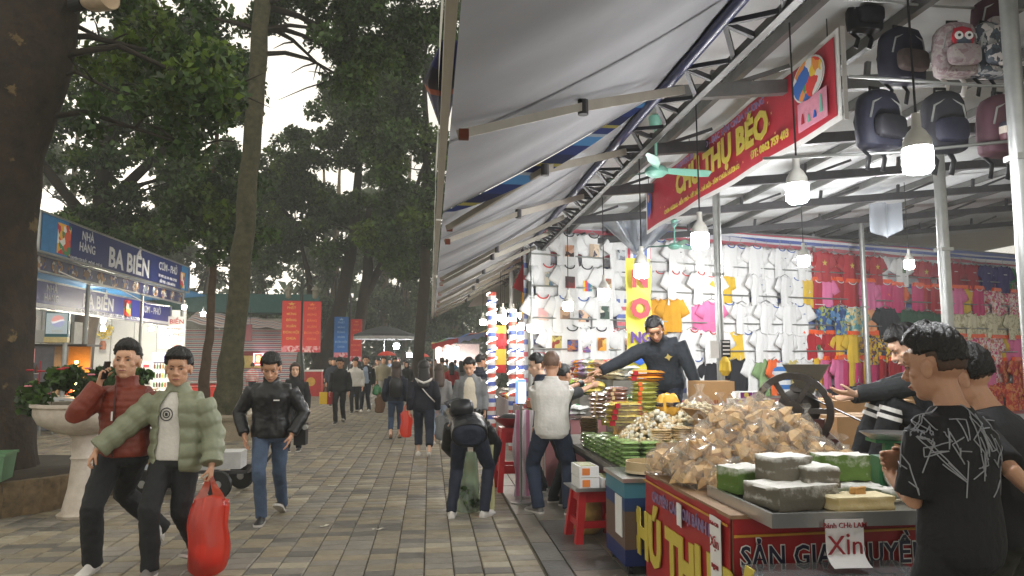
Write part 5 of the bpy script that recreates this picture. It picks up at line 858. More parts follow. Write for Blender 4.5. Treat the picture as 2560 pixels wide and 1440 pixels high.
for lv, (hz, n, rx, ry) in enumerate(((.9, 17, .53, .46), (1.0, 14, .43, .36), (1.1, 10, .33, .26), (1.19, 6, .2, .16), (1.25, 2, .06, .05))):
    for k in range(n):
        a = 2 * math.pi * (k + .5 * (lv % 2)) / n; BAG.append((cx + rx * math.cos(a) - .05 * lv * 0 + (.0 if lv < 3 else -.02), cy + ry * math.sin(a), hz + U(-.02, .03)))
for lv, (hz, n, rx, ry) in enumerate(((.9, 6, .27, .22), (1.08, 4, .14, .1))):
    for k in range(n): a = 2 * math.pi * k / n; BAG.append((cx + rx * math.cos(a), cy + ry * math.sin(a), hz))
BAG += [(1.68, 5.25, .88), (2.72, 4.6, .9), (2.75, 4.75, .95), (1.78, 4.42, .87), (2.62, 4.46, .88), (2.0, 4.42, .88)]
for i, p in enumerate(BAG):
    an = math.degrees(math.atan2(p[1] - cy, p[0] - cx)) % 360; sd = 'facing the mill' if an < 40 or an > 320 else ('at the back by the cartons' if an < 140 else ('on the street side' if an < 225 else 'facing the camera'))
    lb = 'clear bag of tan crackers halfway up the mound, ' + sd
    if p[2] > 1.23: lb = 'clear bag of tan crackers at the very top of the mound'
    elif p[2] > 1.15: lb = 'clear bag of tan crackers just below the mound top, ' + sd
    elif p[2] < .93: lb = 'clear bag of tan crackers in the bottom layer, ' + sd
    crackerbag(p, U(0, 6.2), U(.95, 1.15), lb)
# grinding mill
M_iron = mat('cast iron', (66, 62, 58), .5, metal=.5, var=.3, scale=10, dirt=(48, 40, 34)); M_rust = mat('brown painted frame', (92, 52, 46), .55, var=.2)
ml = thing('grain_mill', 'old iron grain mill with spoked flywheel and steel hopper behind the crackers', 'grain mill', (2.86, 5.6, .6), rz=R(-32)); ml.scale = (1.06, 1.06, 1.06); Ax = Matrix.Rotation(R(90), 3, 'X')
b = MB(); b.lathe([(.225, -.03), (.27, -.03), (.275, 0), (.27, .03), (.225, .03), (.225, -.03)], 32, c=(0, -.18, .6), M=Ax, cap=False); fw = b.build('flywheel', M_iron, ml, smooth=.6)
for k in range(6): b = MB(); a = k * math.pi / 3; b.bar((.03 * math.cos(a), -.18, .6 + .03 * math.sin(a)), (.235 * math.cos(a), -.18, .6 + .235 * math.sin(a)), .035, .05, up=(0, 1, 0)); b.build('spoke', M_iron, fw)
b = MB(); b.cyl((0, -.25, .6), (0, .3, .6), .035, n=12); b.lathe([(.07, -.06), (.07, .06)], 16, c=(0, -.18, .6), M=Ax); b.build('axle', M_iron, ml)
b = MB(); b.lathe([(.09, -.07), (.15, -.05), (.15, .05), (.09, .09)], 20, c=(0.02, .08, .6), M=Ax); b.build('grinding_head', M_iron, ml, smooth=.6); b = MB(); b.cyl((.02, .08, .72), (.02, .05, .76), .06, n=12); b.build('throat', M_iron, ml)
b = MB(); b.lathe([(.05, .7), (.06, .73), (.22, .93), (.223, .93), (.065, .725), (.05, .7)], 4, c=(.08, .1, 0), M=Matrix.Rotation(R(45), 3, 'Z'), cap=False); b.build('hopper', mat('hopper steel', (150, 144, 130), .4, metal=.6, var=.15), ml)
for x in (-.12, .16): b = MB(); b.box((x, 0.05, .24), (.07, .09, .58)); b.build('frame_post', M_rust, ml)
b = MB(); b.bar((-.2, .05, .02), (1.0, .05, .02), .08); b.build('frame_beam', M_rust, ml); b = MB(); b.bar((.16, .05, .46), (.6, .05, .04), .05); b.build('frame_brace', M_rust, ml)
b = MB(); b.lathe([(.1, -.03), (.15, -.03), (.155, 0), (.15, .03), (.1, .03), (.1, -.03)], 24, c=(.62, -.15, .3), M=Ax, cap=False); w2 = b.build('pulley', M_iron, ml, smooth=.6)
for k in range(4): b = MB(); a = k * math.pi / 2 + .4; b.bar((.62, -.15, .3), (.62 + .11 * math.cos(a), -.15, .3 + .11 * math.sin(a)), .03, up=(0, 1, 0)); b.build('spoke', M_iron, w2)
b = MB(); b.cyl((.62, -.1, .22), (.62, .25, .22), .09, n=16); b.lathe([(.06, .25), (.06, .28)], 12, c=(.62, 0, .22), M=Ax); b.build('motor', M_iron, ml, smooth=.6)
b = MB(); b.bar((.08, .02, .7), (.68, -.15, .42), .03, .008); b.bar((-.02, -.18, .34), (.56, -.15, .16), .03, .008); b.build('belt', M_blk, ml)
b = MB(); b.box((.35, .3, -.12), (1.6, 1.2, .2)); b.build('platform', M_cardd, ml)
for x in (-.4, 1.1):
    for y in (-.2, .8): b = MB(); b.box((x, y, -.42), (.06, .06, .4)); b.build('platform_leg', M_rust, ml)
# vendor's platform and table
tbl = thing('sales_table', 'long tiered sales table carrying the packed snacks beyond the cooler', 'table', (1.62, 6.2, 0)); b = MB()
for (x, y0, y1, w_, z) in ((0.32, 0, 3.2, .66, .68), (.75, .2, 3.2, .5, .92), (1.1, .3, 3.2, .4, 1.1)): b.box((x + .0, (y0 + y1) / 2, z - .02), (w_, y1 - y0, .04))
b.v = b.v[:8]; b.f = b.f[:6]; b.m = b.m[:6]; b.build('front_tier', mat('table cloth dull', (120, 116, 108), .8), tbl)
for (x, w_, z) in ((.84, .42, .9), (1.2, .4, 1.06)): b = MB(); b.box((x, 1.7, z / 2), (w_, 3.0, z)); b.build('tier', MATS['table cloth dull'], tbl)
b = MB(); b.box((.03, 1.6, .62), (.03, 3.2, .08)); b.build('front_rail', M_truss, tbl)
for y in (.1, 1.6, 3.1): b = MB(); b.box((.05, y, .33), (.05, .05, .66)); b.build('leg', M_truss, tbl)
pf = thing('vendor_platform', 'low wooden platform the vendor stands on', 'platform', (2.5, 7.3, 0)); 
b = MB(); b.box((.45, 0, .28), (.8, 2.2, .56)); b.build('deck', M_cardd, pf)
def pillow(w_, d_, h_, seed=0, n=8):
    r = random.Random(seed); p1, p2 = r.uniform(0, 6), r.uniform(0, 6); b = MB()
    def f(u, v, s): x, y = 2 * u - 1, 2 * v - 1; e = ((1 - abs(x) ** 5) * (1 - abs(y) ** 5)) ** .5; return Vector((x * w_ / 2, y * d_ / 2, h_ / 2 + s * h_ / 2 * (.25 + .75 * e) * (1 + .13 * math.sin(x * 6 + p1 + y * 3) + .1 * math.sin(y * 9 + p2))))
    b.grid(lambda u, v: f(u, v, 1), n, n); b.grid(lambda u, v: f(1 - u, v, -1), n, n); return b
M_gp = mat('green sweet pack', (150, 196, 96), .28, var=.35, scale=22, spec=.8); M_glid = film('pack film top', (226, 232, 220), .16, .5, .12)
GP = []
for s in range(3): GP.append((pillow(.155, .14, .036, s).mesh('filling', M_gp, .9), pillow(.165, .15, .043, s + 9).mesh('film', M_film, .9)))
def gpack(p, rz, label):
    t = thing('green_pack', label, 'sweet pack', p, rz=rz, group='green sweet packs stacked on the sales table'); a = random.choice(GP); inst('filling', a[0], t, (0, 0, .003)); inst('film', a[1], t); return t
for i in range(3):
    for j in range(9):
        n = 6 if (i < 2 and j < 3) else (5 if j < 6 else 4)
        if i == 2 and j < 1: n = 5
        for k in range(n):
            lb = 'green sweet pack in the stacks nearest the blue cooler' if j < 2 else ('green sweet pack in the middle stacks along the table edge' if j < 5 else 'green sweet pack in the far stacks by the man in the white polo')
            if k == n - 1: lb = lb.replace('green sweet pack', 'topmost green sweet pack')
            gpack((1.72 + i * .175 + U(-.006, .006), 6.32 + j * .2 + U(-.012, .012), .685 + k * .04), U(-.07, .07), lb)
M_rice = mat('rice cracker brown', (150, 124, 92), .6, var=.25, scale=18); M_ricep = mat('rice cracker pale', (206, 178, 134), .6, var=.2, scale=18)
rk = MB(); rk.lathe([(.001, 0), (.09, .003), (.1, .012), (.09, .02), (.001, .018)], 18); RCK = rk.mesh('cracker_disc', M_rice, .9)
def discs(p, n, s, label, m):
    for k in range(n): o = inst('rice_cracker', RCK, None, (p[0] + U(-.008, .008), p[1] + U(-.008, .008), p[2] + k * .021 * s), U(0, 6), sc=s); setmat(o, m); tag(o, ('topmost ' if k == n - 1 else '') + label, 'rice cracker', 'stacked round rice crackers')
discs((1.78, 8.25, .7), 13, 1.05, 'round brown rice cracker in the stack beside the white polo', M_rice); discs((2.26, 7.0, 1.08), 8, .8, 'round rice cracker in the stack under the vendor', M_rice); discs((2.02, 6.4, .92), 5, .95, 'round pale rice cracker in the low stack behind the board', M_ricep); discs((2.2, 6.35, .92), 6, .95, 'round pale rice cracker in the stack right of the low one', M_ricep); discs((2.38, 6.4, 1.07), 5, .95, 'round brown rice cracker left of the cracker mound', M_rice)
def packs(name, label, p, n, dim, m, step, group, rzj=.1, parts=None, prop=None):
    me = pillow(*dim, seed=len(label)).mesh('pack', m, .9)
    for k in range(n):
        t = thing(name, ('topmost ' if k == n - 1 and n > 1 else '') + label, 'snack pack', (p[0] + U(-.01, .01), p[1] + U(-.01, .01), p[2] + k * step), rz=U(-rzj, rzj), group=group); inst('pack', me, t)
        bd = MB(); bd.box((dim[0] * -.28, -dim[1] * .5 - .001, dim[2] * .5), (dim[0] * .14, .012, dim[2] * .8)); bd.build('paper_band', parts or m, t); bf = MB(); bf.box((0, 0, dim[2] + .001), (dim[0] * .5, dim[1] * .5, .003)); bf.build('label_print', prop or M_pap, t)
SP = lambda n, c: mat('snack ' + n, c, .25, var=.25, scale=16, spec=.8)
packs('snack_pack', 'yellow green snack pack in the stack before the vendor', (2.05, 7.0, 1.1), 7, (.24, .2, .045), SP('yellow green', (206, 206, 110)), .045, 'yellow green packs before the vendor', parts=Mor2, prop=mat('label lime', (150, 190, 70), .4))
packs('snack_pack', 'orange and yellow snack bag lying on the yellow green stack', (2.07, 6.98, 1.42), 2, (.34, .2, .05), SP('orange', (226, 150, 50)), .05, 'orange bags on the yellow green stack', .5, Mr, My)
packs('snack_pack', 'pinkish brown biscuit pack in the stack left of the yellow green packs', (1.83, 7.2, 1.02), 8, (.2, .17, .042), SP('pink brown', (176, 128, 110)), .042, 'pinkish brown packs', parts=M_ricep)
packs('snack_pack', 'brown sweet pack in the tall stack near the outstretched hand', (1.82, 7.9, 1.0), 6, (.2, .18, .045), SP('brown', (178, 142, 114)), .045, 'brown sweet packs', parts=M_ricep)
packs('snack_pack', 'red tipped yellow snack bag in front of the pinkish packs', (1.83, 6.95, 1.0), 4, (.36, .2, .055), SP('yellow', (216, 196, 100)), .055, 'red tipped yellow bags', .25, Mr, My)
packs('snack_pack', 'orange mango sheet pack standing before the vendor legs', (2.2, 6.72, 1.12), 1, (.2, .16, .18), SP('mango', (236, 180, 70)), .1, 'mango packs')
packs('snack_pack', 'pale blue and yellow packet under the vendor arm', (1.98, 7.9, 1.06), 5, (.22, .18, .045), SP('pale yellow', (224, 208, 120)), .045, 'pale yellow packets', parts=Mtr)
packs('snack_pack', 'flat pale tan pack beside the cardboard board', (1.95, 6.2, .7), 4, (.24, .18, .035), SP('tan', (216, 190, 140)), .036, 'flat tan packs', parts=M_pap)
jm = MB(); jm.lathe([(.052, 0), (.056, .01), (.056, .12), (.05, .13)], 14); JAR = jm.mesh('jar', SP('jar yellow', (206, 190, 90)), .8); jl = MB(); jl.lathe([(.056, .13), (.058, .135), (.058, .16), (.05, .165)], 14); JLID = jl.mesh('lid', SP('jar lid green', (60, 120, 66)), .8)
for i in range(5):
    for j in range(4):
        for k in range(2 if j > 1 else 1):
            t = thing('snack_jar', 'yellow snack jar with dark green lid in the rows by the white polo', 'jar', (1.96 + j * .1 + U(-.01, .01), 7.3 + i * .22 + U(-.02, .02), .9 + k * .165), rz=U(0, 6), group='green lidded jars'); inst('jar', JAR, t); inst('lid', JLID, t)
# loose heap of pale puffs, in bags
def heap(name, c, rx, ry, h_, n, size, mats, label, seed):
    g = np.random.default_rng(seed); a = g.random(n) * 6.283; r_ = g.random(n) ** .5; x = c[0] + rx * r_ * np.cos(a); y = c[1] + ry * r_ * np.sin(a); z = c[2] + h_ * (1 - r_ ** 1.6) + g.uniform(-.015, .02, n)
    V, F, mi = [], [], []
    cube = np.array([(-1, -1, -1), (1, -1, -1), (1, 1, -1), (-1, 1, -1), (-1, -1, 1), (1, -1, 1), (1, 1, 1), (-1, 1, 1)]) * .5; qf = np.array([(0, 3, 2, 1), (4, 5, 6, 7), (0, 1, 5, 4), (1, 2, 6, 5), (2, 3, 7, 6), (3, 0, 4, 7)])
    for i in range(n):
        q = np.array(Euler(g.uniform(0, 6, 3)).to_matrix()); V.append((cube * g.uniform(.55, 1.2, 3) * size + g.normal(0, size * .07, (8, 3))) @ q.T + [x[i], y[i], z[i]]); F.append(qf + 8 * i); mi += [int(g.integers(len(mats)))] * 6
    o = inst(name, npmesh(name, np.concatenate(V), np.concatenate(F), mats, mi)); return tag(stuff(o), label, 'snack heap')
Mpuff = [mat('puff pale', (226, 214, 178), .5, spec=.7), mat('puff tan', (212, 184, 136), .5, spec=.7), mat('puff white', (232, 228, 212), .4, spec=.8)]
heap('puff_heap', (2.05, 6.62, .9), .34, .3, .24, 620, .035, Mpuff, 'loose pale puffed sweets heaped between green packs and crackers', 1); heap('chip_heap', (2.4, 6.75, 1.06), .2, .26, .16, 260, .035, Mpuff, 'pale chips heaped below the vendor', 2)
fnm = MB()
ch = thing('chip_bag', 'clear bag of long orange tan chips standing behind the green packs', 'chip bag', (1.86, 7.0, .92)); 
for k in range(14): b = MB(); b.bar((U(-.12, .1), U(-.08, .08), 0), (U(-.14, .2), U(-.1, .1), .26 + U(-.05, .05)), .03, .012); b.build('chip', mat('chip orange', (222, 168, 98), .5, var=.2), ch)
b = MB(); b.lathe([(.1, 0), (.17, .05), (.19, .2), (.2, .3)], 16, cap=False); b.build('film', M_film, ch)
def knotbag(p, s, label, m, n=60):
    t = thing('knotted_bag', label, 'plastic bag', p); t.scale = (s, s, s); b = MB(); ph = U(0, 6)
    b.grid(lambda u, v: (lambda a, r_: Vector((r_ * math.cos(a), r_ * math.sin(a), .34 * v + (.1 if v > .95 else 0) * 0)))(2 * math.pi * u, (.13 * math.sin(math.pi * min(1, v * 1.05 + .18)) ** .6 if v < .78 else .02 + .12 * (v - .78)) * (1 + .12 * math.sin(u * 40 + ph) + .06 * math.sin(u * 90 + v * 9))), 40, 16); b.build('film', M_film, t, smooth=.6)
    h = MB()
    for k in range(n): a = U(0, 6.28); r_ = .1 * U(0, 1) ** .5; h.ball((r_ * math.cos(a), r_ * math.sin(a), .02 + U(0, .16)), (.024, .02, .014), 6, 4)
    stuff(h.build('filling', m, t))
knotbag((2.36, 6.35, 1.07), 1.0, 'knotted clear bag of pale chips below the carton', Mpuff[0]); knotbag((2.6, 6.2, 1.0), .9, 'smaller knotted clear bag behind the cracker mound', Mpuff[1])
# board, sieve, cooler, stool, cartons
b = MB(); b.box((0, 0, .11), (.25, .012, .2)); b.box((-.02, .006, 0), (.02, .01, .1)); tag(b.build('price_board', mat('board brown', (166, 134, 92), .75, var=.12, scale=4), loc=(1.96, 5.95, .74), rz=.05), 'blank brown board on a stick between green packs and crackers', 'board')
sv = thing('sieve', 'round bamboo steamer sieve on the steel cooler top', 'sieve', (1.72, 5.85, .735)); b = MB(); b.lathe([(.15, 0), (.15, .085), (.162, .085), (.162, 0), (.15, 0)], 32, cap=False); b.build('hoop', mat('bamboo hoop', (196, 174, 132), .5, var=.12), sv, smooth=.6); b = MB(); b.cyl((0, 0, .02), (0, 0, .026), .15, n=32); b.build('mesh_base', mat('sieve base', (150, 130, 100), .8), sv); b = MB(); b.lathe([(.164, .0), (.168, .0), (.168, .02), (.164, .02)], 32, cap=False); b.build('lower_band', mat('bamboo band', (226, 206, 170), .4), sv)
co = thing('cooler_box', 'steel topped cooler box with blue and brown printed sides on castors', 'cooler box', (1.75, 5.92, 0)); b = MB(); b.box((0, 0, .38), (.54, .6, .62)); b.build('body', stripes('cooler bands', [(24, 44, 100), (104, 84, 74), (30, 60, 110), (70, 130, 150)], [1, 1.4, .5, 1], 2, period=.78, noise=.02), co); b = MB(); b.box((0, 0, .705), (.57, .63, .03)); b.build('lid', M_steel, co)
for x in (-.22, .22):
    for y in (-.25, .25): b = MB(); b.cyl((x - .015, y, .035), (x + .015, y, .035), .035, n=12); b.build('castor', M_blk, co)
b = MB(); b.box((-.276, -.14, .42), (.006, .2, .3)); b.build('price_sheet', M_pap, co)
sl = thing('plastic_stool', 'red plastic stool holding a tray of cartons by the cooler', 'stool', (1.5, 6.82, 0), rz=.06); Mst = mat('stool red', (190, 40, 44), .35, var=.06); b = MB(); b.box((0, 0, .44), (.34, .34, .03), taper=.95); b.build('seat', Mst, sl)
for x in (-1, 1):
    for y in (-1, 1): b = MB(); b.loft([[Vector((x * (.19 - .05 * z / .43) + dx, y * (.19 - .05 * z / .43) + dy, z)) for dx, dy in ((-.033, -.033), (.033, -.033), (.033, .033), (-.033, .033))] for z in (0, .2, .43)]); b.build('leg', Mst, sl)
for s in (-1, 1):
    b = MB(); b.box((0, s * .17, .16), (.3, .025, .06)); b.build('stretcher', Mst, sl); b = MB(); b.box((s * .17, 0, .16), (.025, .3, .06)); b.build('stretcher', Mst, sl)
    b = MB(); b.box((0, s * .148, .39), (.28, .02, .08)); b.build('apron', Mst, sl); b = MB(); b.box((s * .148, 0, .39), (.02, .28, .08)); b.build('apron', Mst, sl)
b = MB(); b.box((0, 0, .0), (.44, .46, .012)); b.box((0, -.235, .012), (.45, .012, .03)); tag(b.build('serving_tray', M_steel, loc=(1.5, 6.82, .463), rz=.06), 'flat steel tray on the red stool under the white cartons', 'tray')
for (x, y, z, lb) in ((1.42, 6.78, .472, 'lower left white carton with orange print on the red stool'), (1.42, 6.79, .573, 'upper white carton with orange print stacked on the stool'), (1.62, 6.76, .472, 'right hand white carton of green sweets on the red stool')):
    t = thing('sweet_carton', lb, 'carton', (x, y, z), rz=.06, group='white cartons on the stool'); b = MB(); b.box((0, 0, .048), (.18, .3, .095)); b.build('body', M_pap, t); b = MB(); b.box((-.03, -.152, .05), (.07, .003, .06)); b.build('orange_print', mat('print orange', (226, 130, 60), .6), t)
    b = MB(); b.box((0, 0, .098), (.14, .26, .004)); b.build('top_window', mat('carton window', (150, 150, 90), .4, var=.3, scale=30), t)
nd = thing('noodle_sack', 'pale sack standing on the floor behind the red stool', 'sack', (1.5, 7.05, 0)); b = MB(); b.lathe([(.1, 0), (.14, .05), (.14, .3), (.1, .38), (.03, .42)], 14); b.build('body', mat('sack tan', (196, 160, 90), .7, var=.3, scale=14), nd, smooth=3)
def carton(p, d, rz, label, pr=None, open_=False):
    t = thing('cardboard_box', label, 'cardboard box', p, rz=rz, group='cardboard boxes behind the counter'); b = MB()
    if open_:
        for s in (-1, 1): b.box((s * d[0] / 2, 0, d[2] / 2), (.01, d[1], d[2])); b.box((0, s * d[1] / 2, d[2] / 2), (d[0] - .012, .01, d[2]))
        b.box((0, 0, .006), (d[0] - .02, d[1] - .02, .01)); b.build('walls', M_card, t)
        for s, ax in ((-1, 0), (1, 0)): f = MB(); f.box((s * (d[0] / 2 + .07), 0, d[2] + .03), (.16, d[1], .008), M=Matrix.Rotation(s * -.6, 3, 'Y')); f.build('flap', M_card, t)
        f = MB(); f.box((0, -d[1] / 2 - .07, d[2] + .04), (d[0], .16, .008), M=Matrix.Rotation(-.5, 3, 'X')); f.build('flap', M_card, t)
    else: b.box((0, 0, d[2] / 2), d); b.build('body', M_card, t); f = MB(); f.box((0, 0, d[2] + .002), (d[0] * .98, .05, .004)); f.build('tape', mat('tape tan', (196, 166, 120), .3), t)
    if pr: text(pr, d[2] * .22, mat('box ink', (150, 80, 60), .7), t, TR(.03, -d[1] / 2 - .004, d[2] * .5), bold=.02)
    return t
carton((2.68, 6.9, 1.0), (.34, .3, .42), .05, 'tall cardboard box with faded red print behind the vendor table', 'BÁNH KẸO'); carton((2.42, 6.15, .92), (.26, .24, .22), .35, 'open cardboard box with raised flaps above the cracker mound', None, True); carton((2.78, 6.3, .82), (.36, .3, .4), .0, 'plain cardboard box carrying the purple cartons'); carton((3.1, 6.4, .8), (.34, .3, .44), -.1, 'plain cardboard box left of the flywheel')
carton((4.5, 7.6, .7), (1.1, .6, .5), .05, 'long low cardboard box behind the mill hopper'); carton((5.3, 7.9, .75), (.6, .5, .5), .0, 'cardboard box behind the seated man'); carton((3.9, 6.5, .5), (.7, .5, .62), .05, 'cardboard box behind the mill frame')
Mpu = mat('carton purple', (122, 40, 120), .4)
for i in range(5):
    x = 2.66 + (i % 3) * .115 + (.055 if i > 2 else 0); z = 1.224 + (.062 if i > 2 else 0); t = thing('purple_carton', ('upper ' if i > 2 else 'lower ') + 'purple sweet carton with a yellow oval on the cardboard box', 'carton', (x, 6.26, z), rz=U(-.05, .05), group='purple cartons'); b = MB(); b.box((0, 0, .03), (.11, .16, .06)); b.build('body', M_pap, t); b = MB(); b.box((0, -.081, .03), (.106, .004, .05)); b.build('purple_face', Mpu, t); b = MB(); b.lathe([(.022, 0), (.001, .003)], 14, c=(0, -.083, .034), M=Matrix.Rotation(R(90), 3, 'X')); b.v = b.v; b.build('oval', M_yel, t)
ex = thing('extension_socket', 'white extension sockets tied to the slim post with yellow bag below', 'socket', (3.3, 8.22, 1.66)); b = MB(); b.box((-.06, 0, .08), (.1, .05, .2)); b.build('socket_strip', M_wht, ex); b = MB(); b.box((.08, 0, .09), (.1, .04, .2)); b.build('switch_box', M_blk, ex); 
for k in range(4): b = MB(); b.box((.08, -.022, .03 + k * .045), (.08, .006, .018)); b.build('socket_slot', M_wht, ex)
b = MB(); b.lathe([(.02, .0), (.06, -.06), (.07, -.16), (.03, -.22)], 10, c=(.06, -.02, 0)); b.build('yellow_pouch', My, ex)
# dark steel stand and bowl near the far table
# ---------------------------------------------------------------- far goods table along the street
ft = thing('far_sales_table', 'farther sales table heaped with bright packets toward the street end', 'table', (1.45, 9.6, 0)); b = MB(); b.box((.7, 3.6, .42), (1.3, 7.2, .84)); b.build('base', stripes('far table cloth', [(176, 120, 120), (200, 196, 190), (110, 116, 150), (200, 196, 190)], [1, 1, 1, 1], 1, period=.3), ft); b = MB(); b.box((.9, 3.6, 1.0), (.8, 7.2, .3)); b.build('upper_tier', MATS['table cloth dull'], ft); b = MB(); b.box((1.15, 3.6, 1.25), (.4, 7.2, .2)); b.build('top_tier', MATS['table cloth dull'], ft)
cols = [('lime', (150, 190, 70)), ('yellow', (216, 196, 100)), ('pale green', (180, 210, 150)), ('red', (200, 60, 50)), ('mauve', (190, 160, 200)), ('cream', (226, 214, 180)), ('brown', (150, 112, 86)), ('orange', (226, 150, 50)), ('white', (230, 230, 224)), ('deep green', (70, 130, 70))]
pmesh = [pillow(.26, .2, .09, 50 + s).mesh('pack', M_pap, .9) for s in range(4)]; plab = MB(); plab.box((0, -.02, .092), (.13, .1, .004)); PLB = plab.mesh('label_print', M_pap)
for i in range(21):
    for j, (x, z) in enumerate(((.2, .85), (.5, .86), (.72, 1.16), (.98, 1.36), (1.2, 1.36))):
        n_, c_ = random.choice(cols); y = 9.7 + i * .34 + U(-.08, .08); nk = 1 if j < 2 and i % 3 else 2 + (j == 3)
        for k in range(nk):
            t = thing('snack_packet', '%s snack packet on the %s of the farther table, %s' % (n_, ['street edge', 'lower tier', 'middle tier', 'upper tier', 'back tier'][j], 'near half' if i < 7 else ('midway' if i < 14 else 'far half')), 'snack packet', (1.45 + x + U(-.03, .03), y, z + k * .085), rot=(U(-.15, .15), U(-.15, .15), U(0, 3)), group='packets on the farther table'); setmat(inst('pack', random.choice(pmesh), t), SP(n_, c_)); setmat(inst('label_print', PLB, t), random.choice([M_pap, Mr, My, Mgn]))
sn = thing('price_screen', 'bright blue and white price screen left of the white polo', 'screen', (1.04, 8.5, 1.12), rz=R(-8)); b = MB(); b.box((0, 0, .14), (.12, .015, .27)); b.build('panel', glow('screen white', (226, 240, 255), 1.5), sn)
b = MB(); b.box((-.045, -.009, .14), (.03, .004, .27)); b.box((0, -.009, .262), (.12, .004, .025)); b.build('blue_border', glow('screen blue', (20, 120, 255), 1.6), sn)
for k in range(7): b = MB(); b.box((.015, -.0095, .03 + k * .03), (.05, .003, .006)); b.build('screen_line', glow('screen grey line', (150, 160, 180), .6), sn)
b = MB(); b.cyl((0, .02, -1.12), (0, .02, .02), .014, n=8); b.cyl((0, .02, -1.12), (0, .02, -1.1), .12, n=16); b.build('stand', M_galv, sn)
rb_ = thing('red_bowl', 'wide red bowl of dark beans on a red stool by the far table', 'bowl', (1.05, 9.45, .78)); b = MB(); b.lathe([(.1, 0), (.2, .06), (.26, .12), (.25, .12), (.18, .06), (.02, .03)], 24); b.build('bowl', mat('bowl dark red', (150, 34, 44), .35), rb_, smooth=.8); b = MB(); b.lathe([(.22, .1), (.1, .16), (.01, .17)], 18); b.build('beans', M_blk, rb_, smooth=3)
s2 = copy_tree(sl, label='red plastic stool under the wide red bowl near the far table'); s2.location = (1.05, 9.45, 0); s2.scale = (1, 1, 1.7)
pc = thing('cloth_roll', 'pink and white draped cloth standing at the table end behind the white polo', 'cloth', (1.12, 8.95, 0)); b = MB(); b.grid(lambda u, v: ((u - .5) * .22 + .02 * math.sin(v * 8), .02 * math.sin(u * 12), 1.02 * v), 10, 10); b.build('cloth', stripes('pink cloth bands', [(206, 190, 196), (180, 110, 140), (214, 206, 206)], [1, 1, 1], 0, period=.12), pc, smooth=3.2)
# lit spiral poles, extra banners beyond the wall corner
M_tub = glow('light tube', (255, 252, 240), 7); M_spi = stripes('spiral tarp', [(206, 100, 90), (226, 226, 230), (90, 110, 190), (226, 226, 230)], [1, 1, 1, 1], 2, period=.32)
for (x, y, z0, z1, lb, r_) in ((1.2, 14.5, .9, 2.95, 'tallest striped pole wound with a glowing light tube', .085), (1.5, 13.5, .9, 2.55, 'second striped pole wound with a glowing light tube', .075), (1.68, 13.7, .9, 2.3, 'shortest striped pole wound with a glowing light tube', .08)):
    t = thing('striped_pole', lb, 'pole', (x, y, 0), group='striped poles with light tubes'); b = MB(); b.cyl((0, 0, 0), (0, 0, z1), r_, n=14); b.build('pole', M_spi, t, smooth=.8); b = MB(); n = int((z1 - z0) / .19 * 16); b.tube([((r_ + .016) * math.cos(k * 2 * math.pi / 16), (r_ + .016) * math.sin(k * 2 * math.pi / 16), z0 + k * (z1 - z0) / n) for k in range(n)], .009, 5); b.build('light_tube', M_tub, t)
def hang(p, w_, h_, rz, label, m, txt, tm, sz, z=0):
    t = thing('stall_banner', label, 'banner', p, rz=rz); b = MB(); b.grid(lambda u, v: ((u - .5) * w_, .012 * math.sin(u * 9), (v - .5) * h_), 10, 4); b.build('cloth', m, t, smooth=3.2)
    if txt: text(txt, sz, tm, t, TR(0, -.02, z), bold=.05)
    return t
hang((1.78, 12.75, 2.5), .42, .62, 0, 'yellow banner with a big red X behind the t-shirt corner', mat('banner ochre', (226, 180, 70), .5), 'X', M_red, .4); hang((1.42, 15.6, 1.85), .36, 1.0, 0, 'red and yellow banner reading THỤ between the lit poles', stripes('banner red yellow bands', [(190, 40, 44), (226, 190, 70)], [1, 1], 2, period=.66), 'THỤ', M_red, .2, .12)
hang((1.75, 12.3, 3.1), .5, .8, R(-35), 'faded red banner tilted under the eave at the wall corner', M_cred, '', M_wht, .2).rotation_euler = (0, R(25), R(-20)); hang((1.95, 12.6, 1.7), .5, .9, 0, 'striped cloth bundle hanging under the ochre banner', M_spi, '', M_wht, .1)
for (x, y, z) in (): hang((x, y, z), 1.0, 1.3, 0, 'pale cloth hanging at the end of the far table' if x < 1.6 else 'orange cloth hanging at the end of the far table', [M_pap, Mor2][x > 1.6], '', M_wht, .1)
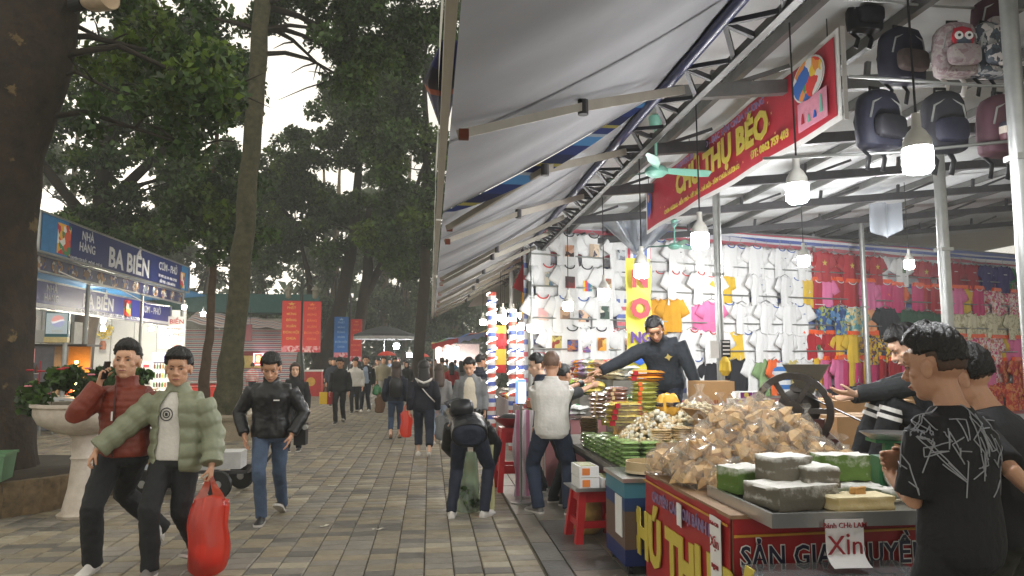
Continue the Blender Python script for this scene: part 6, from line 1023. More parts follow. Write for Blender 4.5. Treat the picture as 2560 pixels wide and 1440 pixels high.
# ---------------------------------------------------------------- people
V3 = lambda *a: Vector(a)
def smooth01(x): x = max(0, min(1, x)); return x * x * (3 - 2 * x)
def ik(a, c, l1, l2, pole):
    d = c - a; L = min(d.length, (l1 + l2) * .999); d = d.normalized(); x = (l1 * l1 - l2 * l2 + L * L) / (2 * L); hgt = math.sqrt(max(0, l1 * l1 - x * x))
    p = (pole - d * pole.dot(d)); p = p.normalized() if p.length > 1e-4 else V3(0, 1, 0); return a + d * x + p * hgt, a + d * L
class Sk: pass
def skeleton(h=1.7, hip=(0, 0), hipz=None, lean=0, bend=0, roll=0, hyaw=0, twist=0, fR=(.1, 0, 0, 0, 8), fL=(-.1, 0, 0, 0, -8), hR=None, hL=None, pR=None, pL=None, head=(0, 0, 0), wd=1., kneeR=None, kneeL=None):
    s = h / 1.7; k = Sk(); k.s = s; k.w = wd
    P = V3(hip[0], hip[1], (hipz if hipz is not None else .9 * s)); k.P = P; k.hy = Matrix.Rotation(R(hyaw), 3, 'Z')
    N = 24; L = .5 * s; pos = [P.copy()]; rot = []
    for i in range(N + 1):
        t = i / N; a = lean + bend * smooth01(t); rot.append(k.hy @ Matrix.Rotation(R(twist * t), 3, 'Z') @ Matrix.Rotation(R(-a), 3, 'X') @ Matrix.Rotation(R(roll * t), 3, 'Y'))
        if i < N: pos.append(pos[-1] + rot[-1] @ V3(0, 0, L / N))
    def sp(t):                          # t metres/s above the pelvis
        f = t / .5
        if f <= 0: return P + rot[0] @ V3(0, 0, t * s), rot[0]
        i = min(N - 1, int(f * N)); q = f * N - i; return pos[i].lerp(pos[i + 1], q), rot[i]
    k.sp = sp; ns, nr = sp(.46)
    k.nb = pos[-1]; k.Rh = k.hy @ Matrix.Rotation(R(twist * .6 + head[0]), 3, 'Z') @ Matrix.Rotation(R(-(lean + bend) * .55 - head[1]), 3, 'X') @ Matrix.Rotation(R(roll * .5 + head[2]), 3, 'Y')
    k.hc = k.nb + nr @ V3(0, .012 * s, .035 * s) + k.Rh @ V3(0, .022 * s, .105 * s); k.hs = s * 1.13
    sc_, sr = sp(.405); k.sR = sc_ + sr @ V3(.176 * s * wd, -.005, -.008 * s); k.sL = sc_ + sr @ V3(-.176 * s * wd, -.005, -.008 * s); k.sr = sr
    for side in 'RL':
        q = 1 if side == 'R' else -1; S = getattr(k, 's' + side); t = hR if side == 'R' else hL
        tgt = S + sr @ V3(q * .07 * s, .05 * s, -.49 * s) if t is None else Vector(t) * 1.0
        pole = (pR if side == 'R' else pL); pole = sr @ V3(q * .35, -1, -.2) if pole is None else Vector(pole)
        e, wv = ik(S, tgt, .275 * s, .25 * s, pole); setattr(k, 'e' + side, e); setattr(k, 'w' + side, wv)
        f = fR if side == 'R' else fL; hj = P + k.hy @ V3(q * .088 * s * wd, 0, -.03 * s); setattr(k, 'h' + side, hj)
        fy = Matrix.Rotation(R(f[4]), 3, 'Z') @ Matrix.Rotation(R(-f[3]), 3, 'X'); ank = V3(f[0], f[1], f[2]) + fy @ V3(0, 0, .085 * s)
        kp = kneeR if side == 'R' else kneeL; kp = fy @ V3(0, 1, .15) if kp is None else Vector(kp)
        kn, an = ik(hj, ank, .425 * s, .42 * s, kp); setattr(k, 'k' + side, kn); setattr(k, 'a' + side, an); setattr(k, 'F' + side, fy)
    return k
def ering(c, rm, rx, ry, n=20, a0=0., a1=2 * math.pi, p=.9):
    out = []
    for j in range(n):
        a = a0 + (a1 - a0) * j / n; ca, sa = math.cos(a), math.sin(a); out.append(c + rm @ V3(rx * math.copysign(abs(ca) ** p, ca), ry * math.copysign(abs(sa) ** p, sa), 0))
    return out
TORSO = [(-.13, .1, .085), (-.09, .158, .112), (0, .168, .118), (.08, .158, .11), (.16, .153, .108), (.24, .163, .112), (.32, .178, .118), (.37, .176, .11), (.41, .15, .095), (.44, .108, .08), (.47, .07, .064), (.505, .058, .058)]
def torso(b, k, off, t0=-.13, t1=.51, puff=None, m=0, fem=0., belly=0.):
    rg = []; n = 34 if puff else 14; s = k.s
    for i in range(n + 1):
        t = t0 + (t1 - t0) * i / n
        for q in range(len(TORSO) - 1):
            if TORSO[q][0] <= t <= TORSO[q + 1][0] or q == len(TORSO) - 2: break
        f = max(0, min(1, (t - TORSO[q][0]) / (TORSO[q + 1][0] - TORSO[q][0]))); rx = TORSO[q][1] * (1 - f) + TORSO[q + 1][1] * f; ry = TORSO[q][2] * (1 - f) + TORSO[q + 1][2] * f
        if fem: rx *= 1 - fem * math.exp(-((t - .16) / .09) ** 2) * .12; rx *= (1 - .06 * fem * (t > .3))
        ry += belly * math.exp(-((t - .1) / .12) ** 2)
        o = off * (1 if t < .44 else max(.25, 1 - (t - .44) / .07 * .75))
        if puff: o += puff[0] * abs(math.sin(math.pi * t / puff[1])) ** .6 * (t < .45)
        c, rm = k.sp(t); rg.append(ering(c, rm, (rx * k.w * s + o), (ry * s + o), 22))
    b.loft(rg, m)
def limb(b, pts, rr, off=0., puff=None, n=12, m=0, flare=None):
    P = []; Q = []
    for i in range(len(pts) - 1):
        L = (pts[i + 1] - pts[i]).length; st = 10 if puff else 4
        for q in range(st + (i == len(pts) - 2)):
            f = q / st; P.append(pts[i].lerp(pts[i + 1], f)); r_ = rr[i] * (1 - f) + rr[i + 1] * f + off
            if puff: r_ += puff[0] * abs(math.sin(math.pi * (i * .28 + f * L) / puff[1])) ** .6
            Q.append(r_)
    b.tube(P, Q, n, m)
def hand(b, wrist, d, nrm, side, s=1., curl=.35, spread=.06, thumb=.7, rad=1.):
    """palm, four unequal bent fingers and a thumb. d = pointing direction, nrm = palm normal"""
    d = Vector(d).normalized(); nrm = Vector(nrm); nrm = (nrm - d * nrm.dot(d)).normalized(); x = d.cross(nrm) * side; u = .95 * s
    c = wrist
    rg = []
    for f, w_, t in ((-.2, .024, .022), (.15, .03, .022), (.55, .042, .016), (.9, .043, .014), (1.02, .038, .012)):
        p = c + d * (.088 * u * f); rg.append([p + x * (w_ * u * math.cos(a)) + nrm * (t * u * math.sin(a)) for a in [2 * math.pi * j / 12 for j in range(12)]])
    b.loft(rg)
    for i, (ox, L, r_) in enumerate(((.031, .068, .0086), (.011, .078, .009), (-.01, .072, .0086), (-.029, .056, .0076))):
        p = c + d * (.075 * u) + x * (ox * u); q = d; pts = [p]; cc = curl * (1 + .12 * i)
        for g, l in ((.2, .45), (.9, .32), (.7, .23)):
            ax = x * side; ang = cc * g
            q = (Matrix.Rotation(ang, 3, d.cross(nrm)) @ q).normalized(); sd = x * spread * (1.5 - i) * .5; pts.append(pts[-1] + (q + sd).normalized() * (L * l * u * 1.15))
        b.tube(pts, [r_ * u * 1.1 * rad, r_ * u * rad, r_ * u * .92 * rad, r_ * u * .7 * rad], 8)
    p = c + d * (.02 * u) + x * (.03 * u) + nrm * (.006 * u); t1 = (d * .75 + x * thumb + nrm * .35).normalized(); t2 = (d + x * (thumb - .45) + nrm * (.3 + curl * .5)).normalized()
    b.tube([p - t1 * .01 * u, p + t1 * .038 * u, p + t1 * .038 * u + t2 * .03 * u, p + t1 * .038 * u + t2 * .052 * u], [.014 * u, .0105 * u * rad, .0095 * u * rad, .007 * u * rad], 8)
def skinmat(name, rgb):
    if name in MATS: return MATS[name]
    m = mat(name, rgb, .5, var=.06, scale=9, bump=.06, bscale=90); b = m.node_tree.nodes['Principled BSDF']; b.inputs['Subsurface Weight'].default_value = .12; b.inputs['Subsurface Radius'].default_value = (.6, .25, .12); b.inputs['Subsurface Scale'].default_value = .02; return m
SKIN = [skinmat('skin warm', (216, 168, 138)), skinmat('skin tan', (198, 150, 120)), skinmat('skin fair', (224, 182, 154))]
LIP = mat('lips', (158, 92, 82), .5); EYEW = mat('eye white', (168, 156, 146), .4); IRIS = mat('iris dark', (26, 20, 18), .25); BROW = mat('brow hair', (30, 24, 22), .8)
HAIR = mat('hair black', (24, 21, 20), .42, var=.35, scale=60, bump=.5, bscale=120); HAIRB = mat('hair brown', (56, 40, 32), .45, var=.35, scale=60, bump=.5, bscale=120)
BAKE = []
def voxel(o, v, sm=4, disp=None, dec=None):
    md = o.modifiers.new('r', 'REMESH'); md.mode = 'VOXEL'; md.voxel_size = v; md.use_smooth_shade = True
    if sm: q = o.modifiers.new('s', 'SMOOTH'); q.factor = .5; q.iterations = sm
    if disp:
        tx = bpy.data.textures.get('w%g' % disp[1]) or bpy.data.textures.new('w%g' % disp[1], 'CLOUDS'); tx.noise_scale = disp[1]; tx.noise_depth = 2
        q = o.modifiers.new('d', 'DISPLACE'); q.texture = tx; q.strength = disp[0]; q.mid_level = .5; q.texture_coords = 'GLOBAL'
        if v < .01:
            t2 = bpy.data.textures.get('fine') or bpy.data.textures.new('fine', 'CLOUDS'); t2.noise_scale = .045; t2.noise_depth = 1; q = o.modifiers.new('d2', 'DISPLACE'); q.texture = t2; q.strength = disp[0] * .22; q.mid_level = .5; q.texture_coords = 'GLOBAL'
    if dec: q = o.modifiers.new('c', 'DECIMATE'); q.ratio = dec
    BAKE.append(o); return o
def add_head(b, k, lod, fem=0):
    hs = k.hs; T = lambda p: k.hc + k.Rh @ (Vector(p) * hs)
    def el(c, r, M=None): b.ball(T(c), [v * hs for v in r], 16, 10, M=k.Rh if M is None else k.Rh @ M)
    el((0, -.014, .03), (.077, .094, .09)); el((0, .012, -.035), (.063 - .004 * fem, .073, .082)); el((0, .045, -.088), (.03 - .004 * fem, .03, .024)); el((0, .0, -.06), (.058 - .005 * fem, .06, .045))
    b.tube([k.nb + (k.nb - k.hc).normalized() * .05, k.nb, T((0, -.02, -.06)), T((0, -.02, 0))], [.058 * hs, .05 * hs * (1 - .12 * fem), .046 * hs * (1 - .12 * fem), .045 * hs], 14)
    if lod < 2:
        b.tube([T((0, .078, .02)), T((0, .092, -.002)), T((0, .104, -.022)), T((0, .09, -.034))], [.009 * hs, .0105 * hs, .0145 * hs, .01 * hs], 10)
        for q in (-1, 1):
            el((q * .013, .09, -.026), (.0095, .011, .009)); el((q * .042, .046, -.016), (.024, .022, .02)); el((q * .03, .07, .027), (.024, .009, .008)); el((q * .08, -.008, -.008), (.009, .02, .033)); el((q * .085, -.016, .008), (.006, .016, .02))
        el((0, .083, -.056), (.021, .011, .0065)); el((0, .081, -.066), (.018, .011, .007)); el((0, .07, .045), (.05, .02, .03))
def hairfn(style, seed):
    r = random.Random(seed); ph = [r.uniform(0, 6) for _ in range(5)]
    def f(d):
        az = math.atan2(d.x, d.y)             # 0 = front
        fr = math.cos(az); n = .0012 * math.sin(az * 9 + ph[0]) + .001 * math.sin(az * 17 + d.z * 20 + ph[1]) + .0008 * math.sin(az * 31 + d.z * 33 + ph[2])
        line = {'short': .5 if fr > .55 else (.06 if fr > -.2 else -.42), 'fade': .56 if fr > .5 else (.2 if fr > -.3 else -.2), 'long': .42 if fr > .6 else -.6, 'bun': .46 if fr > .5 else (.0 if fr > -.1 else -.45), 'stubble': .6 if fr > .1 else (.05 if fr > -.3 else -.55)}[style]
        e = smooth01((d.z - line) / .14 + .5); th = {'short': .012 + .02 * max(0, d.z), 'fade': .006 + .03 * max(0, d.z) ** 1.5, 'long': .02, 'bun': .012, 'stubble': .0025}[style]
        if style in ('short', 'fade') and fr > .3 and d.z > .45: th += .01
        return (-.012) * (1 - e) + (th + n * (2.2 if style in ('short', 'fade') else 1)) * e
    return f
from mathutils import noise as mnoise
def add_hair(k, style, seed, par, col, lod):
    hs = k.hs; f = hairfn(style, seed); nu, nv = ((84, 56), (40, 26), (18, 12))[lod]; sv = V3(seed * 3.7, seed * 1.3, 0)
    def cap(f, nu, nv, amp):
        b = MB()
        def P(u, v):
            a = 2 * math.pi * u; t = math.pi * v; d = V3(math.sin(t) * math.sin(a), math.sin(t) * math.cos(a), math.cos(t)); o = f(d + V3(0, 0, 1) * (  .05 * mnoise.noise(d * 7 + sv) + .05 * mnoise.noise(d * 19 + sv)))
            if amp and o > .004: o += amp * (.55 * mnoise.noise(V3(d.x * 16, d.y * 16, d.z * 7) + sv) + .45 * abs(mnoise.noise(V3(d.x * 34, d.y * 34, d.z * 12) - sv)))
            return k.hc + k.Rh @ (V3(d.x * (.077 + o), -.014 + d.y * (.094 + o), .03 + d.z * (.09 + o)) * hs)
        b.grid(P, nu, nv); return b
    if style in ('fade', 'short') and lod == 0: cap(hairfn('stubble', seed), 60, 40, 0).build('stubble', mat('hair stubble', (84, 64, 52), .7, var=.2, scale=90), par, smooth=3.2)
    b = cap(f, nu, nv, .008 if style in ('short', 'fade') and lod == 0 else .004)
    if style == 'long':
        nr = k.sp(.45)[1]; rg = []
        for i in range(9):
            t = i / 8; c = (k.hc + k.Rh @ V3(0, -.035, .04) * hs).lerp(k.sp(.3)[0] + nr @ V3(0, -.15, 0) * hs, t); w_ = (.078 + .03 * math.sin(t * 2.2) - .03 * t * t) * hs; rg.append(ering(c, k.Rh if t < .5 else nr, w_ + .004 * math.sin(i * 3 + seed), (.075 - .035 * t) * hs, 20))
        b.loft(rg)
    if style == 'bun': b.ball(k.hc + k.Rh @ V3(0, -.115, .03) * hs, .042 * hs, 12, 8)
    return b.build('hair', col, par, smooth=3.2)
def add_face(k, par, skin):
    hs = k.hs; T = lambda p: k.hc + k.Rh @ (Vector(p) * hs)
    for q in (-1, 1):
        b = MB(); b.ball(T((q * .0315, .0765, .008)), [.0125 * hs, .006 * hs, .0042 * hs], 12, 8, M=k.Rh); e = b.build('eye', EYEW, par, smooth=3.2); b = MB(); b.ball(T((q * .0315, .081, .0085)), [.0062 * hs, .003 * hs, .0045 * hs], 10, 6, M=k.Rh); b.build('iris', IRIS, e)
        b = MB(); b.tube([T((q * (.0315 + .0145 * c), .0805 - .006 * abs(c), .0085 + .005 * math.sqrt(1 - c * c * .98))) for c in (-.98, -.5, 0, .5, .98)], [.0008 * hs, .0014 * hs, .0016 * hs, .0014 * hs, .0008 * hs], 6); b.build('eyelid', BROW, par, smooth=3.2)
        b = MB(); b.tube([T((q * .014, .087, .026)), T((q * .03, .084, .032)), T((q * .047, .071, .028))], [.0022 * hs, .003 * hs, .0014 * hs], 8, flat=.9); b.build('eyebrow', BROW, par, smooth=3.2)
    b = MB(); b.tube([T((-.023, .0795, -.0605)), T((-.01, .0905, -.0585)), T((0, .092, -.0595)), T((.01, .0905, -.0585)), T((.023, .0795, -.0605))], [.002 * hs, .0052 * hs, .0052 * hs, .0052 * hs, .002 * hs], 8); b.build('mouth', LIP, par, smooth=3.2)
def shoe(an, fy, s, par, up, sole, lod, high=0.):
    T = lambda p: an + fy @ (Vector((p[0], p[1], p[2] - .085)) * s); b = MB(); rg = []
    for y, w_, z in ((-.065, .022, .05), (-.06, .03, .075 + high), (-.03, .036, .088 + high), (.02, .038, .092 + high * .6), (.06, .041, .078), (.1, .045, .062), (.14, .046, .052), (.175, .038, .042), (.195, .018, .03)):
        rg.append([T((w_ * math.cos(a) * (1 if z_ < .5 else .8), y, .012 + (z - .012) * max(0, math.sin(a)) ** .8)) for a, z_ in [(math.pi * j / 10, math.sin(math.pi * j / 10)) for j in range(11)]])
    b.loft(rg); o = b.build('shoe', up, par, smooth=3.2)
    b = MB(); ol = [(-.068, .02), (-.06, .034), (-.02, .036), (.04, .04), (.1, .048), (.15, .048), (.185, .036), (.2, .014)]; pts = [(w_, y) for y, w_ in ol] + [(-w_, y) for y, w_ in ol[::-1]]
    b.loft([[T((x, y, 0)) for x, y in pts], [T((x * 1.03, y, .022)) for x, y in pts]]); b.build('sole', sole, o); return o
def cloth(n, c, rough=.8, bump=.25, sheen=0., scale=40): return mat('wear ' + n, c, rough, var=.12, scale=7, bump=bump, bscale=scale, sheen=sheen)
C_blk = cloth('black', (26, 27, 30)); C_navy = cloth('navy', (30, 36, 52)); C_white = cloth('white', (216, 212, 206)); C_jean = mat('wear jeans', (72, 88, 112), .85, var=.4, scale=3, bump=.25, bscale=80); C_jeand = cloth('dark jeans', (42, 52, 72)); C_grey = cloth('grey', (120, 122, 124)); C_rust = mat('wear rust nylon', (122, 46, 26), .5, var=.12, scale=7, bump=.15, bscale=20); C_sage = mat('wear sage nylon', (132, 136, 112), .5, var=.08, scale=5, bump=.12, bscale=16); C_olive = cloth('khaki', (142, 134, 112)); C_ltb = cloth('light blue', (160, 176, 200)); C_cream = cloth('cream', (206, 196, 176)); C_red = cloth('red', (160, 40, 44)); C_brn = cloth('brown', (104, 76, 56)); C_pink = cloth('pink', (206, 110, 130)); C_teal = cloth('teal', (60, 110, 140)); C_nylon = mat('wear black nylon', (24, 25, 28), .36, var=.15, scale=6, bump=.2, bscale=18)
C_shoe = mat('shoe white', (220, 216, 210), .5, var=.05); C_shoeb = mat('shoe black', (30, 29, 30), .5); C_shoeg = mat('shoe grey', (120, 116, 112), .6, var=.2); C_sole = mat('sole white', (206, 202, 196), .6)
def person(label, at, yaw, h=1.7, lod=2, seed=0, skin=0, hair='short', hcol=None, top=('jacket', None), bottom=('trousers', None), shoes=(None, None), fem=0, hands=None, group=None, parts=None, belly=0., **pose):
    """top: (kind, material, extra)   bottom: (kind, material)"""
    t = thing('person', label, 'person', (at[0], at[1], at[2] if len(at) > 2 else 0), R(yaw), group); k = skeleton(h, **pose); s = k.s; sk = SKIN[skin]; VX = (.0052, .009, .02)[lod]
    b = MB(); torso(b, k, -.022, -.12, .5, fem=fem)
    for q in 'RL':
        S, E, W_ = (getattr(k, x + q) for x in 'sew'); limb(b, [S, E, W_], [.042 * s, .036 * s, .025 * s * (1 if lod < 2 else 1.25)]); limb(b, [getattr(k, 'h' + q), getattr(k, 'k' + q), getattr(k, 'a' + q) + V3(0, 0, -.03)], [.06 * s, .045 * s, .032 * s])
        hd = (hands or {}).get(q, {}); d = hd.get('d'); d = Vector(d) if d is not None else (W_ - E).normalized(); sd = 1 if q == 'R' else -1
        nr = Vector(hd['n']) if 'n' in hd else k.sr @ V3(-sd, .25, 0)
        hand(b, W_ + d * .012 * s, d, nr, hd.get('side', sd), s * (1.04 if lod < 2 else 1.12), hd.get('curl', .6), hd.get('spread', .03), hd.get('thumb', .5), 1 if lod == 0 else (1.1 if lod == 1 else 1.5))
    add_head(b, k, lod, fem); o = b.build('body', sk, t); voxel(o, VX, 4 if lod < 2 else 1, dec=.6 if lod == 0 else None)
    if hair: add_hair(k, hair, seed, t, hcol or HAIR, lod)
    if lod < 2: add_face(k, t, sk)
    # trousers
    kind, m = bottom[:2]; bo = bottom[2] if len(bottom) > 2 else 0.; b = MB()
    if kind in ('trousers', 'jeans', 'cropped'):
        torso(b, k, .008, -.13, .1, fem=fem, belly=belly * .5)
        for q in 'RL':
            A = getattr(k, 'a' + q) + (getattr(k, 'k' + q) - getattr(k, 'a' + q)).normalized() * (.0 if kind != 'cropped' else .1); H = getattr(k, 'h' + q); K = getattr(k, 'k' + q); limb(b, [H, K, A + (A - K).normalized() * (.03 if kind != 'cropped' else 0)], [.088 * s, .062 * s, .05 * s], .006 + bo, n=14)
        o = b.build('trousers', m, t); voxel(o, (.009, .012, .02)[lod], 3 if lod < 2 else 1, (.022, .11) if lod < 2 else (.02, .1))
    else:                                   # skirt / dress
        rg = []
        for i in range(8):
            f = i / 7; c, rm = k.sp(.1); c = c.lerp(V3(k.P.x, k.P.y, k.P.z - .42 * s), f); rg.append(ering(c, k.hy, (.15 + .09 * f) * s, (.115 + .1 * f) * s, 20))
        b.loft(rg)
        o = b.build('skirt', m, t, smooth=3.2)
    for q in 'RL': shoe(getattr(k, 'a' + q), getattr(k, 'F' + q), s, t, shoes[0] or C_shoeb, shoes[1] or C_sole, lod)
    # top
    kind, m = top[:2]; ex = top[2] if len(top) > 2 else None; off = {'tee': .014, 'polo': .022, 'jacket': .026, 'puffer': .03, 'thinpuffer': .022, 'open': .026, 'openpuffer': .032, 'hoodie': .026, 'dress': .012}[kind]
    puff = {'puffer': (.018, .085), 'thinpuffer': (.009, .05), 'openpuffer': (.019, .115)}.get(kind); hem = {'tee': -.1, 'polo': -.12, 'jacket': -.08, 'puffer': -.1, 'thinpuffer': -.06, 'open': -.12, 'openpuffer': -.15, 'hoodie': -.09, 'dress': -.1}[kind]
    arms = [(k.sR, k.eR, k.wR), (k.sL, k.eL, k.wL)]; ar = [.062 * s, .05 * s, .036 * s]
    if kind in ('open', 'openpuffer'):
        bi = MB(); torso(bi, k, .017, -.05, .5, fem=fem); o = bi.build('shirt', ex or C_white, t); voxel(o, (.009, .012, .02)[lod], 2, (.006, .1)); b = MB(); rg = []; n = 40 if puff else 16; gap = top[3] if len(top) > 3 else .42
        for i in range(n + 1):
            tt = hem + (.5 - hem) * i / n
            for q in range(len(TORSO) - 1):
                if TORSO[q][0] <= tt <= TORSO[q + 1][0] or q == len(TORSO) - 2: break
            f = max(0, min(1, (tt - TORSO[q][0]) / (TORSO[q + 1][0] - TORSO[q][0]))); rx = TORSO[q][1] * (1 - f) + TORSO[q + 1][1] * f; ry = TORSO[q][2] * (1 - f) + TORSO[q + 1][2] * f; rx = max(rx, .15 if tt < 0 else 0)
            o_ = off + (puff[0] * abs(math.sin(math.pi * (tt - hem) / puff[1])) ** .6 if puff and tt < .46 else 0); c, rm = k.sp(tt); g = gap * (1 - .35 * smooth01((tt - .1) / .3)); a0 = math.pi / 2 + g; a1 = math.pi / 2 - g + 2 * math.pi; nn = 30; th = .02 if lod < 2 else .03
            po = lambda o2: [c + rm @ V3((rx * s * k.w + o2) * math.cos(a), (ry * s + o2) * math.sin(a), 0) for a in [a0 + (a1 - a0) * j / nn for j in range(nn + 1)]]
            rg.append(po(o_) + po(o_ - th)[::-1])
        b.loft(rg)
    else: b = MB(); torso(b, k, off, hem, .5 if kind != 'tee' else .49, puff, fem=fem, belly=belly)
    for S, E, W_ in arms:
        if kind in ('tee', 'polo'): M2 = S.lerp(E, .9); limb(b, [S, M2], [.058 * s, .06 * s], .01, n=14)
        else:
            if puff: limb(b, [S, E, W_ - (W_ - E) * .02], [.066 * s, .056 * s, .043 * s], off * .7, puff, 14)
            else: limb(b, [S, E, W_ - (W_ - E) * .03], ar, off * .75, None, 14)
        c = k.sp(.4)[0]; b.tube([S, S.lerp(c, .5)], [.056 * s + off * .6, .06 * s + off * .5], 12)
    if kind in ('jacket', 'puffer', 'thinpuffer', 'open', 'openpuffer'):
        c, rm = k.sp(.485); hgt = .06 if kind != 'open' else .03
        rg = [ering(c + rm @ V3(0, .006, z), rm, rr_, rr_ * 1.02, 20) for z, rr_ in ((-.02, .085 * s), (.01, .078 * s), (hgt, .08 * s), (hgt, .066 * s), (-.02, .06 * s))]; b.loft(rg)
    if kind == 'hoodie' or (top[4:] and top[4] == 'hood'):
        c, rm = k.sp(.44); b.tube([c + rm @ V3(.1, .0, .03) * s, c + rm @ V3(.085, -.1, .04) * s, c + rm @ V3(0, -.135, .01) * s, c + rm @ V3(-.085, -.1, .04) * s, c + rm @ V3(-.1, 0, .03) * s], [.03 * s, .045 * s, .055 * s, .045 * s, .03 * s], 12)
    nm = {'tee': 't_shirt', 'polo': 'polo_shirt', 'dress': 'blouse', 'hoodie': 'hoodie'}.get(kind, 'jacket'); o = b.build(nm, m, t); voxel(o, (.0085, .012, .021)[lod], 3 if (lod < 2 and not puff) else 1, (((.007, .11) if kind in ('tee', 'polo') else (.02, .12)) if not puff else (.014, .085)) if lod < 2 else (.016, .09))
    if kind == 'polo':
        c, rm = k.sp(.487); b = MB(); b.loft([ering(c + rm @ V3(0, .004, z), rm, rr_, rr_ * 1.02, 20) for z, rr_ in ((-.02, .078 * s), (.028, .07 * s), (.03, .064 * s), (-.02, .06 * s))]); b.build('collar', m, t, smooth=3.2)
    t['_k'] = 0; del t['_k']; return t, k
def strap_bag(parent_label, p, w_, h_, m, name='shopping_bag', label='', rz=0., rot=None, loops=True):
    t = thing(name, label, 'bag', p, rz, rot=rot); b = MB(); ph = U(0, 6)
    def f(u, v):
        a = 2 * math.pi * u; fu = .58 + .42 * math.sin(math.pi * min(1, (1 - v) * .72 + .1)) ** .7; pl = 1 + (.03 + .07 * v) * math.sin(a * 7 + ph + v * 2) + (.015 + .05 * v) * math.sin(a * 13 - v * 5 + ph); e = .62 + .38 * min(1, v / .07) ** .5
        x = math.cos(a) * w_ / 2 * fu * pl * e
        return V3(x + .01 * math.sin(v * 9 + ph), math.sin(a) * w_ * .3 * fu * pl * e * (1 - .5 * v), -h_ + (h_ * .82) * v - .03 * abs(math.cos(a)) * (v > .9))
    b.grid(f, 44, 20); b.build('body', m, t, smooth=3.2)
    for s in (-1, 1):
        b = MB(); b.grid(lambda u, v: V3(s * (w_ * .22 * (1 - u) + .012 * u) + (v - .5) * w_ * .3 * (1 - .75 * u), .02 * math.sin(u * 5 + s), -h_ * .22 + (h_ * .24) * u), 8, 4); b.build('handle', m, t, smooth=3.2)
    return t
# ---- near people
def wl(p, at, yaw): return Matrix.Rotation(R(-yaw), 3, 'Z') @ (Vector(p) - Vector((at[0], at[1], at[2] if len(at) > 2 else 0)))
# man in the rust red jacket on the phone, walking toward the camera
t, k = person('man in a rust red padded jacket and black trousers talking on a phone', (-2.38, 6.25), 172, 1.78, 0, 1, 0, 'fade', top=('thinpuffer', C_rust), bottom=('trousers', C_blk, .014), shoes=(C_shoe, C_sole),
    hyaw=0, twist=-4, fR=(.17, .1, 0, 0, 6), fL=(-.1, -.34, .17, -50, -6), hR=(.16, .15, 1.43), pR=(.55, .1, -1), hL=(-.33, .03, .84), head=(14, -4, 0), hip=(.02, 0), hipz=.93,
    hands={'R': {'d': (-.25, .1, 1), 'n': (-1, -.2, -.2), 'curl': 1.1, 'thumb': .5}, 'L': {'curl': .7}})
b = MB(); b.box(k.wR + V3(-.045, .0, .11), (.014, .07, .14), M=Matrix.Rotation(R(-12), 3, 'Y')); tag(b.build('phone', C_shoeb, None), 'dark phone held to the ear of the man in the rust red jacket', 'phone'); ph_ = [o for o in COL.objects if o.name == 'phone'][0]; ph_.matrix_world = t.matrix_basis.copy() if False else Matrix.Translation((-2.38, 6.25, 0)) @ Matrix.Rotation(R(172), 4, 'Z')
zb = MB(); c0, r0_ = k.sp(.47); pts = []
for i in range(9): c, rm = k.sp(-.05 + .065 * i); pts.append(c + rm @ V3(.0, .158 - .01 * (i > 6), 0))
zb.tube(pts, .006, 6); zb.build('zip', mat('zip dark', (70, 30, 24), .5), t); zb = MB(); zb.box(pts[5] + V3(.01, .012, -.03), (.012, .006, .07)); zb.build('zip_pull', M_wht, t)
b = MB(); b.box(k.aL + k.FL @ V3(.04, .1, -.03), (.01, .05, .03)); b.build('shoe_stripe', M_red, t)
# man in sage puffer
t, k = person('man in an open sage green puffer jacket over a white tee carrying a red bag', (-1.97, 6.15), 167, 1.72, 0, 2, 1, 'short', top=('openpuffer', C_sage, C_white, .5), bottom=('trousers', C_blk, .008), shoes=(C_shoeg, C_sole),
    fR=(.05, .2, 0, 0, 5), fL=(-.08, -.22, .02, -22, -8), hR=(.5, .26, .93), pR=(.4, -.8, -.3), hL=(-.33, .06, .82), head=(18, 4, 0), hip=(.0, 0), hipz=.9, twist=5,
    hands={'R': {'d': (.35, .3, -.75), 'n': (-.6, -.5, 0), 'curl': 1.0}, 'L': {'d': (0, .1, -1), 'curl': 1.5, 'n': (1, .2, 0)}})
b = MB(); c, rm = k.sp(.3); 
for r0_, r1_ in ((.052, .044), (.03, .022)): b.loft([[c + rm @ V3(.02 + r_ * math.cos(a), .136, r_ * math.sin(a)) for a in [2 * math.pi * j / 20 for j in range(20)]] for r_ in (r0_, r1_)], cap=False)
b.box(c + rm @ V3(.02, .137, 0), (.02, .003, .025)); b.build('chest_emblem', M_blk, t)
hw = Matrix.Translation((-1.97, 6.15, 0)) @ Matrix.Rotation(R(167), 4, 'Z') @ k.wL
M_rbag = film('red bag film', (250, 110, 84), .07, .55, .25, 1, (252, 170, 150))
bg_ = strap_bag('', (hw.x, hw.y - .02, hw.z - .1), .3, .72, M_rbag, 'carrier_bag', 'translucent red carrier bag hanging from the hand of the sage jacketed man')
b = MB(); b.ball((.02, 0, -.6), (.1, .07, .08), 12, 8); b.ball((-.05, 0, -.56), (.07, .06, .07), 12, 8); b.build('contents', mat('bag contents', (206, 130, 110), .5, var=.4, scale=12), bg_, smooth=3)
